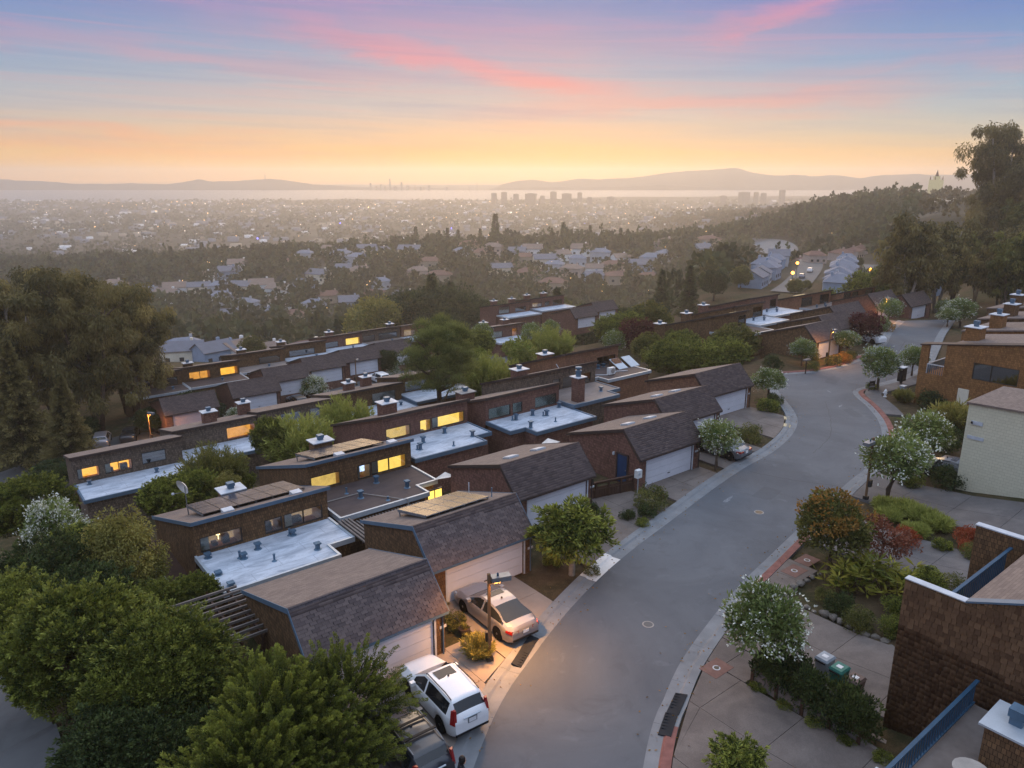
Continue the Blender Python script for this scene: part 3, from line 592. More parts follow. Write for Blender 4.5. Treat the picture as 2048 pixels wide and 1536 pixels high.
def chimney(t, x, y, z0, z1, sx, sy, wall, cap='cap_white', flue=.45, tall=False):
    c = MB().box(x - sx, y - sy, z0, x + sx, y + sy, z1).build('chimney', wall, t)
    MB().box(x - sx - .14, y - sy - .14, z1 + .002, x + sx + .14, y + sy + .14, z1 + .07).build('cap', cap, c)
    q = MB()
    if tall: q.lathe([(.26, .06), (.24, .1), (.24, .5), (.3, .52), (.3, .62), (.18, .66), (.18, .78), (.3, .8), (.3, .92), (.1, .98)], 14, (x, y, z1))
    else: q.box(x - .17, y - .17, z1 + .07, x + .17, y + .17, z1 + flue * .8).box(x - .22, y - .22, z1 + flue * .55, x + .22, y + .22, z1 + flue)
    q.build('flue', 'vent_blue', c); return c
def window(t, x0, x1, z0, z1, y, kind, mull=0, depth=1.6, curtain=0.):
    """an opening with frame and pane; lit ones have a shallow room behind"""
    f = MB(); b = .05
    f.box(x0, y - .02, z0, x0 + b, y + .1, z1).box(x1 - b, y - .02, z0, x1, y + .1, z1).box(x0 + b, y - .02, z0, x1 - b, y + .1, z0 + b).box(x0 + b, y - .02, z1 - b, x1 - b, y + .1, z1)
    for i in range(mull): xm = x0 + (x1 - x0) * (i + 1) / (mull + 1); f.box(xm - .03, y - .01, z0 + b, xm + .03, y + .09, z1 - b)
    w = f.build('window', 'metal_dark' if kind != 'frost' else 'trim_dark', t)
    gl = {'lit': 'glass', 'yellow': 'glass', 'dim': 'glass', 'dark': 'glass_dark', 'frost': 'glass_green', 'tv': 'glass', 'blind': 'glass_dark', 'pale': 'glass'}[kind]
    MB().box(x0 + b, y + .03, z0 + b, x1 - b, y + .042, z1 - b).build('pane', gl, w)
    yb = y + (.75 if kind == 'yellow' else depth)
    if kind in ('lit', 'yellow', 'dim', 'tv'):
        em = {'lit': 'glow_amber', 'yellow': 'glow_yellow', 'dim': 'glow_dim', 'tv': 'glow_dim'}[kind]; hh = int(x0 * 53 + x1 * 17 + abs(z0) * 91)
        if hh % 3 == 0 and kind in ('lit', 'yellow'): em += '_soft'
        MB().poly((x0, yb, z0 - .35), (x0, yb, z1 + .2), (x1, yb, z1 + .2), (x1, yb, z0 - .35)).build('lit_room_wall', em, w)
        r = MB(); r.poly((x0, y + .12, z1 + .2), (x1, y + .12, z1 + .2), (x1, yb, z1 + .2), (x0, yb, z1 + .2)); r.poly((x0, y + .12, z0 - .35), (x0, yb, z0 - .35), (x0, yb, z1 + .2), (x0, y + .12, z1 + .2)); r.poly((x1, y + .12, z0 - .35), (x1, y + .12, z1 + .2), (x1, yb, z1 + .2), (x1, yb, z0 - .35)); r.build('room_sides', 'interior', w)
        MB().poly((x0, y + .12, z0 - .35), (x1, y + .12, z0 - .35), (x1, yb, z0 - .35), (x0, yb, z0 - .35)).build('room_floor', 'floor_wood', w)
        rr = random.Random(int(x0 * 77 + z0 * 31)); q = MB(); x = x0 + .15
        while x < x1 - .5:
            ww = rr.uniform(.25, .7); h = rr.uniform(.25, .75) * (z1 - z0) * .8
            if rr.random() < (.3 if kind == 'yellow' else .5): q.box(x, yb - .5, z0 - .34, min(x + ww, x1 - .08), yb - .1, z0 - .34 + h)
            x += ww + rr.uniform(.2, .9)
        if q.v: q.build('furniture', 'furniture', w)
        if hh % 2: MB().box(x0 + .06, y + .16, z0 + .02, x0 + .06 + (x1 - x0) * .2, y + .2, z1).build('curtain', 'curtain', w)
        if hh % 4 == 1: MB().lathe([(.02, 0), (.02, .3), (.12, .3), (.07, .5)], 8, ((x0 + x1) / 2 + .2, yb - .3, z0 - .1)).build('table_lamp', 'bulb', w)
        if kind == 'tv': MB().box(x0 + .12, y + .4, z0 + .35, x0 + .12 + (x1 - x0) * .62, y + .44, z1 - .08).build('screen', 'screen', w)
    elif kind == 'frost': MB().box(x0, y + .1, z0, x1, y + .12, z1).build('blind', 'blind_green', w)
    elif kind == 'blind': MB().box(x0 + (x1 - x0) * .5, y + .12, z0, x1, y + .14, z1).build('blind', 'blind', w); MB().poly((x0, yb, z0 - .2), (x0, yb, z1), (x1, yb, z1), (x1, yb, z0 - .2)).build('room_wall', 'furniture', w)
    elif kind == 'pale': MB().box(x0 + .02, y + .12, z0, x1 - .02, y + .14, z1).build('curtain', 'curtain', w)
    else: MB().poly((x0, yb, z0 - .2), (x0, yb, z1), (x1, yb, z1), (x1, yb, z0 - .2)).build('room_wall', 'furniture', w)
    return w
def wall_open(t, x0, x1, y0, y1, z0, z1, wins, mat, name='front_wall'):
    """front wall from y0 to y1 with rectangular openings"""
    m = MB(); xs = x0
    for (a, b, c, d) in sorted(w[:4] for w in wins):
        if a > xs + .002: m.box(xs, y0, z0, a, y1, z1)
        if c > z0 + .002: m.box(a, y0, z0, b, y1, c)
        m.box(a, y0, d, b, y1, z1); xs = b
    if xs < x1 - .002: m.box(xs, y0, z0, x1, y1, z1)
    return m.build(name, mat, t)
def rowhouse(u0, vf, w, zf, label, wall='shake_dark', flat='roof_white', notch='R', wins=(), dep=9., rise=1.95, slope=.33, fl=4.7, base=None, trim='trim_blue', edge='flashing', vents=(), chim=(), group=None, notchw=1.55, notchd=1.45, lower=None):
    t = thing('row_house', label, 'house', W(u0, vf, 0), A0, group)
    p = W(u0 + w / 2, vf + fl); base = tz(p[0], p[1]) - 3 if base is None else base
    if notch == 'R': P = [(0, 0), (w - notchw, 0), (w - notchw, notchd), (w, notchd), (w, fl), (0, fl)]
    elif notch == 'L': P = [(0, notchd), (notchw, notchd), (notchw, 0), (w, 0), (w, fl), (0, fl)]
    else: P = [(0, 0), (w, 0), (w, fl), (0, fl)]
    MB().prism_z(P, zf - .22, zf).build('flat_roof', flat, t)
    e = MB(); n = len(P)
    for i in range(n):
        (x0, y0), (x1, y1) = P[i], P[(i + 1) % n]
        if abs(y0 - fl) < .01 and abs(y1 - fl) < .01: continue
        if abs(x0 - x1) < .01: e.box(x0 - .07, min(y0, y1) - .07, zf - .24, x0 + .07, max(y0, y1) + (.07 if max(y0, y1) < fl - .1 else -.003), zf + .07)
        else: e.box(min(x0, x1) + .071, y0 - .075, zf - .24, max(x0, x1) - .071, y0 + .07, zf + .065)
    e.build('roof_edge', edge, t)
    I = [(min(max(x, .16), w - .16), max(y, .16) if y < fl - .1 else y) for x, y in P]; I = [(x - .16 if (notch == 'R' and abs(x - (w - notchw)) < .01) else x, y + .16 if 0.2 < y < fl - .1 else y) for x, y in I]
    MB().prism_z(I, base, zf - .222).build('lower_wall', lower or wall, t)
    zt = zf + rise; wn = [(x0, x1, zf + z0, zf + z1) for (x0, x1, z0, z1, *_) in wins]
    wall_open(t, 0, w, fl, fl + .14, zf - .3, zt, wn, wall)
    for (x0, x1, z0, z1, kd, *r) in wins: window(t, x0, x1, zf + z0, zf + z1, fl + .03, kd, *(r or (0,)))
    zb = zt - slope * dep; m = MB()
    m.poly((0, fl + .141, base), (0, fl + .141, zt), (0, fl + dep, zb), (0, fl + dep, base)); m.poly((w, fl + .141, base), (w, fl + dep, base), (w, fl + dep, zb), (w, fl + .141, zt)); m.poly((0, fl + dep, base), (0, fl + dep, zb), (w, fl + dep, zb), (w, fl + dep, base)); m.build('wall', wall, t)
    r = fl - .22; MB().prism_x([(r, zt + .19), (fl + dep + .15, zb + .1), (fl + dep + .15, zb), (r, zt + .075)], -.1, w + .1).build('roof', 'roof_back', t)
    f = MB().box(-.12, r - .035, zt - .02, w + .12, r - .003, zt + .2)
    for x in (-.135, w + .102): f.prism_x([(r - .03, zt + .21), (fl + dep + .17, zb + .12), (fl + dep + .17, zb - .1), (r - .03, zt - .02)], x, x + .033)
    f.build('fascia', trim, t)
    for (x, y, h, bx) in vents: pipe_vent(t, x, y, zf, h, .1 if bx else .06, 'vent_blue', bx)
    for c in chim: chimney(t, *c)
    return t, zt, zb
def solar(t, x0, x1, y0, y1, n, m, zfun, frame='metal_dark', lift=.14):
    """rows of panels parallel to the roof plane z=zfun(y)"""
    a = math.atan((zfun(y1) - zfun(y0)) / (y1 - y0)); L = (y1 - y0) / math.cos(a); pw, pl = (x1 - x0) / n, L / m
    for i in range(n):
        for j in range(m):
            M = Matrix.Translation((x0 + i * pw, y0, zfun(y0) + lift)) @ Matrix.Rotation(a, 4, 'X') @ Matrix.Translation((0, j * pl, 0))
            p = MB().box(.012, .012, 0, pw - .012, pl - .012, .036, M).build('solar_panel', frame, t); MB().box(.04, .04, .036, pw - .04, pl - .04, .042, M).build('cells', 'solar', p)
    r = MB(); M = Matrix.Translation((x0, y0, zfun(y0))) @ Matrix.Rotation(a, 4, 'X')
    for k in range(n + 1): r.box(min(k * pw, x1 - x0 - .05), L - .3, -.6, min(k * pw, x1 - x0 - .05) + .05, L - .22, .03, M); r.box(min(k * pw, x1 - x0 - .05), .1, .03, min(k * pw, x1 - x0 - .05) + .05, L - .1, lift - .003, M)
    r.build('mounting_rail', 'metal_grey', t)

# --- garages along the upper street
g1 = garage(*GAR[0], 'dark shingled garage behind the white car nearest the lit street lamp', 'shake_dark', 'roof_shingle_dark', detail=2, trim='trim_blue')
g2 = garage(*GAR[1], 'dark garage with solar panels on its roof and silver sedan before it', 'shake_dark', 'roof_shingle', detail=2, trim='trim_blue')
g3 = garage(*GAR[2], 'brown garage with two skylights behind the small street tree', 'shake_red', 'roof_shingle', detail=1, skylights=2)
g4 = garage(*GAR[3], 'reddish brown garage with a blue side door and wooden gate', 'shake_red', 'roof_shingle', detail=1, skylights=2, dx=.75)
g5 = garage(*GAR[4], 'reddish brown garage between two others, mostly hidden by its neighbour', 'shake_red', 'roof_shingle', detail=1, skylights=2)
g6 = garage(*GAR[5], 'rust brown garage last before the street bends', 'shake_rust', 'roof_shingle', detail=1)
solar(g2, 1.1, 5.1, 2.1, 5.2, 5, 2, lambda y: 3.79 - (y - 2.1) * .24, 'metal_grey', .14)
pipe_vent(g2, 5.6, 2.6, 3.6, .5, .03); MB().lathe([(.03, 0), (.03, .9)], 6, (5.75, 5.0, 2.75)).build('roof_mast', 'cap_white', g2)
d = MB().box(-.045, 1.1, .05, -.005, 2.0, 2.1).build('side_door', 'door_blue', g4); MB().box(-.09, 1.18, 1.0, -.045, 1.24, 1.08).build('handle', 'metal_grey', d)
MB().box(-.1, 1.0, 2.1, -.002, 2.1, 2.18).box(-.1, 1.0, 0, -.002, 1.09, 2.1).box(-.1, 2.01, 0, -.002, 2.1, 2.1).build('door_frame', 'trim_dark', g4)
MB().box(-.14, 2.3, 1.9, -.002, 2.42, 2.1).build('wall_lamp', 'cap_white', g4)

# --- row houses behind them
VT = lambda *a: [(x, y, h, b) for x, y, h, b in a]
h1, zt, zb = rowhouse(-8.65, 6.8, 7.8, .6, 'dark shingled house with white flat roof and solar panels nearest the camera', 'shake_dark', 'roof_white', 'R',
    [(.3, 2.6, .12, 1.02, 'dim'), (3.9, 4.95, .12, 1.0, 'dim'), (5.05, 7.45, .12, 1.02, 'dim', 1)],
    vents=VT((.5, 4.2, .2, True), (2.0, 2.9, .25, True), (1.85, 3.1, .35, False), (3.2, 1.6, .35, False), (3.0, 3.5, .3, True), (5.2, 3.9, .25, True), (5.05, 4.0, .35, False), (5.6, 1.4, .32, True), (.5, .5, .12, True), (.35, 2.0, .12, True)),
    chim=[(3.8, 10.0, -1.0, 1.8, .66, .5, 'shake_dark', 'cap_white')])
h1z = lambda y: zt + .19 + (y - 4.48) * (zb + .1 - zt - .19) / (4.7 + 9.15 - 4.48)
solar(h1, .9, 6.9, 5.75, 9.3, 6, 2, lambda y: h1z(5.75) - (y - 5.75) * .2)
for x in (2.1, 6.1): MB().box(x - .3, 4.95, h1z(5.5), x + .3, 5.5, h1z(5.2) + .16).build('skylight', 'cap_white', h1)
h2, zt, zb = rowhouse(-.45, 10.7, 7.8, .75, 'dark house with brown flat roof, a glowing screen and lit rooms', 'shake_dark', 'roof_brown', 'R',
    [(.25, 2.35, .12, 1.05, 'yellow'), (3.6, 4.6, .05, 1.05, 'tv'), (4.65, 7.4, .12, 1.1, 'yellow', 1)],
    vents=VT((2.0, 3.2, .35, False), (2.4, 2.0, .42, True), (4.4, 3.6, .4, True), (5.6, 1.6, .42, True), (3.6, .6, .2, False)),
    chim=[(3.4, 10.0, -1.0, 2.2, .68, .5, 'shake_dark', 'cap_white')])
h2z = lambda y: zt + .19 + (y - 4.48) * (zb + .1 - zt - .19) / (4.7 + 9.15 - 4.48)
solar(h2, 1.1, 6.3, 5.75, 9.2, 6, 2, lambda y: h2z(5.75) - (y - 5.75) * .2)
for x in (2.6, 6.6): MB().box(x - .3, 4.95, h2z(5.5), x + .3, 5.5, h2z(5.2) + .16).build('skylight', 'cap_white', h2)
MB().tube([(-.2, 2.6, .83), (2.6, 2.6, .83), (4.2, .2, .83), (4.6, -.1, .8), (4.6, -.3, .2)], .03, 6).build('conduit', 'stone', h2)
h3, zt, zb = rowhouse(8.0, 15.9, 7.9, .95, 'brown house with white flat roof and brightly lit dining room', 'shake_red', 'roof_white', 'R',
    [(.25, 2.45, .1, 1.0, 'yellow'), (3.3, 4.35, .1, 1.1, 'yellow'), (4.42, 7.6, .15, 1.1, 'yellow')],
    vents=VT((1.4, 1.6, .45, True), (1.2, 1.7, .3, False), (2.4, 2.8, .4, True), (3.8, .7, .3, False), (4.9, 3.6, .4, True), (6.2, 1.6, .4, True)), trim='trim_dark', edge='trim_blue',
    chim=[(2.8, 9.0, -.5, 2.65, .66, .5, 'shake_red', 'cap_white')])
h4, zt, zb = rowhouse(17.1, 14.9, 8.1, 1.0, 'reddish house with white flat roof and frosted windows before the stubby chimneys', 'shake_red', 'roof_white', 'L',
    [(.25, 2.6, .12, 1.1, 'frost'), (2.8, 3.9, .15, 1.1, 'frost'), (5.3, 7.8, .15, 1.15, 'frost')],
    vents=VT((1.9, 1.2, .5, True), (2.3, 3.6, .42, True), (2.0, 3.7, .3, False), (4.2, 3.7, .4, True), (5.1, 2.9, .4, True), (4.8, 3.0, .3, False), (4.6, 1.2, .3, False), (7.5, 4.0, .4, True)), trim='trim_dark', edge='trim_blue',
    chim=[(1.6, 10., -.5, 2.15, .68, .5, 'shake_red', 'stone')])
h5, zt, zb = rowhouse(25.2, 17.6, 7.2, 1.35, 'house with tan flat roof and tall red brick chimney', 'shake_grey', 'roof_tan', 'R',
    [(1.6, 2.6, -.1, 1.1, 'dark'), (2.9, 6.6, .1, 1.1, 'dark', 1)], vents=VT((5.2, 1.9, .35, True), (.3, 4.2, .2, True), (.7, 4.3, .3, False)), trim='trim_dark', edge='trim_blue',
    chim=[(1.3, .9, 1.3, 3.55, .42, .42, 'shake_red', 'cap_white', .45, True), (1.1, 9, -.5, 2.7, .66, .5, 'shake_red', 'cap_white')])
h6, zt, zb = rowhouse(32.6, 22.2, 7.8, 1.2, 'rust brown house with dark flat roof carrying an air conditioner', 'shake_rust', 'roof_brown', 'L',
    [(4.6, 7.4, .0, 1.0, 'dark', 2)], vents=VT((4.2, 4.1, .3, True), (5.2, 4.3, .25, True)), trim='trim_dark', edge='flashing',
    chim=[(1.0, 9, -.5, 2.35, .68, .5, 'shake_rust', 'cap_white')])
MB().prism_x([(3.6, 1.2), (2.4, 1.2), (3.6, 2.1)], 5.6, 6.7).build('skylight', 'shake_rust', h6)
for x in (5.5, 7.3):
    q = MB().prism_x([(3.75, 1.2), (2.3, 1.2), (3.75, 1.95)], x, x + 1.25).build('skylight', 'shake_dark', h6); MB().hexa([(x - .03, 2.24, 1.21), (x + 1.28, 2.24, 1.21), (x + 1.28, 3.79, 1.99), (x - .03, 3.79, 1.99)], [(x - .03, 2.24, 1.27), (x + 1.28, 2.24, 1.27), (x + 1.28, 3.79, 2.05), (x - .03, 3.79, 2.05)]).build('lid', 'flashing', q)
ac = MB().box(2.9, 1.2, 1.28, 3.75, 1.55, 1.98).build('air_conditioner', 'ac_white', h6); MB().lathe([(.26, -.03), (.26, .0), (.22, .012)], 18, (3.4, 1.19, 1.64), 'y').build('fan_grille', 'stone', ac); MB().box(2.95, 1.2, 1.2, 3.05, 1.55, 1.28).box(3.6, 1.2, 1.2, 3.7, 1.55, 1.28).build('foot', 'metal_dark', ac)
MB().tube([(2.9, 1.4, 1.26), (1.8, 2.2, 1.25), (.9, 2.1, 1.25), (.4, 3.2, 1.25), (-.9, 4.4, 1.7), (-1.3, 4.6, 2.4)], .05, 6).tube([(3.75, 1.4, 1.26), (4.6, 1.9, 1.25), (5.8, 1.4, 1.25)], .05, 6).build('duct', 'cap_white', h6)
# balcony and open stair at the near end of the first house
q = MB().box(-1.5, 5.2, -1.6, 0, 12.6, -1.45).build('balcony', 'wood_dark', h1); m = MB()
m.box(-1.52, 5.15, -.55, -1.44, 12.6, -.47)
for i in range(10): m.box(-1.5, 5.2 + i * .8, -1.45, -1.46, 5.25 + i * .8, -.55)
m.build('railing', 'cap_white', q)

# --- middle row, seen over the roofs of the first
rb = [(-10.4, 36.8, 8.8, -4.5, 'weathered grey house with two amber windows at the near end of the middle row', 'shake_grey', [(.3, 2.0, .35, 1.3, 'lit'), (2.4, 4.6, .35, 1.3, 'lit', 1), (5.4, 7.4, .5, 1.6, 'dark')], [(6.2, 3.0, .3, True), (1.0, 3.6, .3, True)], [], 3.4),
      (-1.5, 39.8, 7.9, -4.5, 'weathered house with one lit living room beside the bushy shrubs', 'shake_grey', [(4.9, 7.8, .1, 1.35, 'lit')], [(3.0, 3.0, .3, True), (7.0, 3.8, .2, True)], [(4.0, 6.4, -4.5, -1.75, .62, .45, 'shake_red', 'cap_white')], 5.),
      (6.8, 40.4, 8.2, -4.4, 'weathered house half hidden behind the two feathery shrubs', 'shake_grey', [(2.4, 4.6, .2, 1.4, 'dark'), (5.6, 6.8, .0, 1.4, 'dark')], [(6.0, 3.0, .3, True)], [(-.3, 7.4, -4.5, -1.95, .55, .42, 'shake_red', 'cap_white')], 5.),
      (15.2, 41.2, 8.8, -4.3, 'dark house with pale blinds in the window left of the tall pine', 'shake_dark', [(5.0, 8.0, .1, 1.35, 'pale')], [(5.4, 3.8, .3, True), (6.8, 3.2, .4, True), (7.6, 2.4, .3, True)], [(3.4, 6.8, -4.5, -1.9, .55, .42, 'shake_red', 'cap_white'), (6.2, 8.0, -4.5, -1.9, .55, .42, 'shake_red', 'cap_white')], 5.),
      (24.2, 42.4, 8.6, -4.0, 'dark house hidden behind the tall pine', 'shake_dark', [(1.0, 4.0, .1, 1.35, 'dark')], [], [], 5.)]
for (u, v, w, z, lab, wl, wn, vt, ch, dp) in rb: rowhouse(u, v, w, z, lab, wl, 'roof_white', None, wn, dp, 2.3 if u < -5 else 1.95, .22, 4.3, trim='trim_dark', edge='trim_blue', vents=vt, chim=ch)
# --- lower row with its own garages on the lower road
ZC = -9.0
for (u, v, dr, lab) in ((2.6, 64.6, 'door_pink', 'brown garage with rosy door next to the amber lamp post'), (11.5, 66.9, 'door_white', 'brown garage with cars before it on the lower road'), (17.6, 71.4, 'door_white', 'brown garage with a dark car on the lower road'),
                        (24.6, 74.2, 'door_white', 'brown garage behind the white bush on the lower road'), (31.5, 75.6, 'door_white', 'brown garage with white sport utility car on the lower road'), (38.3, 76.8, 'door_white', 'brown garage beside the small tree on the lower road')):
    garage(u, v, 6.3, lab, 'shake_red', 'roof_shingle', ZC, dr, plq=False)
rc = [(2.4, 77.5, 6.8, 'dark low house behind the rosy garage door', [(.5, 2.6, .1, 1.2, 'dark'), (3.2, 6.2, .1, 1.2, 'dark')], [(1.4, 6.5)], 'shake_dark', 'roof_brown'),
      (9.4, 78.2, 8.2, 'dark house with three amber windows over the lower garages', [(1.0, 4.0, .15, 1.3, 'lit', 1), (5.4, 8.0, .15, 1.3, 'lit')], [(1.6, 6.4)], 'shake_dark', 'roof_brown'),
      (17.8, 82.0, 8.4, 'dark house with long unlit clerestory in the lower row', [(4.2, 7.6, .1, 1.1, 'dark')], [(2.4, 6.6)], 'shake_dark', 'roof_tan'),
      (26.4, 83.6, 7.6, 'dark house with white flat roof in the lower row', [(1.2, 5.6, .1, 1.1, 'dark')], [(1.0, 6.8)], 'shake_dark', 'roof_white'),
      (34.2, 86.0, 7.8, 'brown house with glowing room at the corner of its flat roof', [(.4, 3.2, .1, 1.1, 'dark'), (4.6, 7.4, .1, 1.3, 'yellow')], [(3.0, 7.0)], 'shake_red', 'roof_white'),
      (42.2, 86.6, 7.8, 'brown house with dark windows beyond the glowing room', [(.3, 2.6, .1, 1.2, 'dark'), (3.4, 7.2, .1, 1.3, 'dark')], [(7.2, 6.6)], 'shake_grey', 'roof_tan'),
      (50.2, 86.4, 8.4, 'brown house with warm windows just left of the pine top', [(.5, 3.0, .1, 1.3, 'dim'), (3.4, 4.6, .1, 1.3, 'dark'), (6.0, 8.2, .1, 1.3, 'dim')], [], 'shake_rust', 'roof_white')]
for (u, v, w, lab, wn, ch, wl, fr) in rc: rowhouse(u, v, w, -7.6, lab, wl, fr, None, wn, 5., 2.0, .2, 4., trim='trim_dark', edge='flashing', chim=[(a, b, -8, -5.4, .6, .42, wl, 'cap_white') for a, b in ch], vents=[(5., 2., .3, True)])
rd = [(60.5, 74.0, 8.6, -7.4, 'brown house with pale garage glow beyond the pine', [(1.2, 3.6, .1, 1.3, 'pale'), (5.8, 7.0, -.2, 1.4, 'lit')]), (76.5, 92, 9., -7.2, 'brown house with white roof terrace below the round dark trees', [(.6, 3.4, .2, 1.6, 'pale'), (5., 8., .2, 1.2, 'dark')]), (86.5, 93, 10., -7.0, 'long brown house with small warm windows below the conifers', [(.6, 3.4, .2, 1.2, 'dim'), (4.2, 5.6, .2, 1.2, 'dim'), (6.6, 9.4, .2, 1.3, 'lit')])]
for (u, v, w, z, lab, wn) in rd: rowhouse(u, v, w, z, lab, 'shake_red', 'roof_white', None, wn, 6., 2.1, .2, 4., trim='trim_dark', chim=[(1.5, 7, z, z + 2.55, .6, .45, 'shake_red', 'cap_white'), (6.4, 7, z, z + 2.55, .6, .45, 'shake_red', 'cap_white')])
garage(92, 82, 6.3, 'brown garage with a white side door beyond the pine', 'shake_red', 'roof_shingle', -8.4, 'door_white', plq=False); garage(84, 80, 6.3, 'long brown roofed garage beside white flowering shrubs', 'shake_red', 'roof_shingle', -8.6, 'door_white', plq=False)
# --- row past the bend
garage(62.6, 16.7, 6.4, 'dark garage beside the lit flowering tree past the bend', 'shake_dark', 'roof_shingle', 0, plq=False); garage(69.6, 19.0, 6.4, 'dark garage second in the row past the bend', 'shake_dark', 'roof_shingle', 0, plq=False); garage(77.6, 22.0, 7.4, 'dark garage third in the row past the bend', 'shake_dark', 'roof_shingle', 0, plq=False)
garage(94.2, 25.2, 7.2, 'brown garage lit amber at the far end of the street', 'shake_red', 'roof_shingle', -.2, 'door_pink', plq=False); garage(104.2, 24.6, 7.4, 'brown garage with white door at the far end of the street', 'shake_red', 'roof_shingle', -1.2, plq=False)
for (u, v, w, z, lab, wn, fr, wl) in ((62.8, 27.4, 8., 1.0, 'dark house with a dark flat roof past the bend', [(6.2, 7.8, .1, 1.5, 'lit')], 'roof_brown', 'shake_dark'), (71, 29.6, 7., 1.2, 'dark house with amber window and white roof past the bend', [(4.6, 6.8, .1, 1.5, 'yellow')], 'roof_white', 'shake_dark'), (78.2, 32.2, 7.6, 1.3, 'dark house with vents on white roof past the bend', [(5.6, 7.2, .0, 1.4, 'yellow')], 'roof_white', 'shake_red'),
                                   (94, 33.2, 9.4, .2, 'rust brown house with two pale windows seen above the far garages', [(.4, 3.6, .1, 1.6, 'dim'), (6., 8.8, .1, 1.6, 'pale')], 'roof_tan', 'shake_rust'), (104, 31.4, 11., 0, 'rust brown house with three bright windows far along the street', [(.3, 2.6, .1, 1.8, 'frost'), (3.2, 5.2, .1, 1.8, 'frost'), (7.6, 10.2, .1, 1.8, 'frost')], 'roof_tan', 'shake_rust')):
    rowhouse(u, v, w, z, lab, wl, fr, None, wn, 9., 2.0, .3, 4.3, trim='trim_dark', chim=[(-4.5, 9, z - 2, z + 1.0, .6, .45, wl, 'cap_white')] if u < 90 else [], vents=[(4, 2, .4, True), (5.5, 3, .4, True), (2.6, 2.8, .4, True)])
# ------------------------------------------------------------------ houses across the street
def fin_house(name, label, u0, v0, z0, fin, depth, width, top, slope, wall, roofm='roof_back', shakes=False, rail=True, group=None, far=True):
    """stepped house: end walls run back from the street under a roof that climbs away from it, balcony rail between the end walls"""
    t = thing('hillside_house', label, 'house', W(u0, v0, 0), A0, group)
    # local y points away from the street here: use negative v
    zt = lambda y: top + max(0, -y - fin) * slope
    m = MB(); P = [(0, z0), (0, top), (-fin, top), (-depth, zt(-depth)), (-depth, z0)]
    m.prism_x(P, 0, .3); w_ = m.build('end_wall', wall, t)
    m = MB(); yf = 0 if far else -fin - .02; m.prism_x([(yf, z0), (yf, top + .25), (-fin, top + .25), (-depth, zt(-depth) + .2), (-depth, z0)], width, width + .3); m.build('end_wall', wall, t)
    MB().prism_x([(-fin, top + .05), (-depth, zt(-depth) + .05), (-depth, zt(-depth) - .1), (-fin, top - .1)], .302, width - .002).build('roof', roofm, t)
    MB().box(-.015, -fin, top + .002, .315, .02, top + .035).build('coping', 'cap_white', t); far and MB().box(width - .02, -fin, top + .252, width + .32, .03, top + .3).build('coping', 'cap_white', t)
    MB().prism_x([(-fin - .01, top + .075), (-depth, zt(-depth) + .075), (-depth, zt(-depth) + .0), (-fin - .01, top + .003)], -.05, .301).build('verge_trim', 'trim_blue', t)
    MB().box(.302, -fin - .3, z0, width - .002, -fin - .1, top - .101).build('front_wall', wall, t)
    MB().box(.302, -fin - .098, top - 1.45, width - .002, -fin + .75, top - 1.3).build('balcony_floor', 'wood_weathered', t)
    if rail:
        zr = top - .25; r = MB().box(.302, -fin + .6, zr, width - .002, -fin + .72, zr + .06).build('handrail', 'cap_white' if shakes else 'rail_blue', t); q = MB(); n = int((width - .5) / .2)
        for i in range(n): q.box(.4 + i * .2, -fin + .64, zr - .95, .435 + i * .2, -fin + .68, zr)
        q.box(.302, -fin + .62, zr - 1.0, width - .002, -fin + .7, zr - .95).build('baluster_row', 'rail_blue', r)
    if shakes: lay(w_, (-.003, -depth, z0), (0, 1, 0), (0, 0, 1), depth, 9.4, .24, .2, True, 300, 'shake', None) if False else None
    return t, w_
R1, rw = fin_house('R1', 'dark shingled house wall with white coping beside the bins', 7.9, -18.1, -.4, 2.0, 9.5, 6.1, 6.66, .42, 'shake_dark')
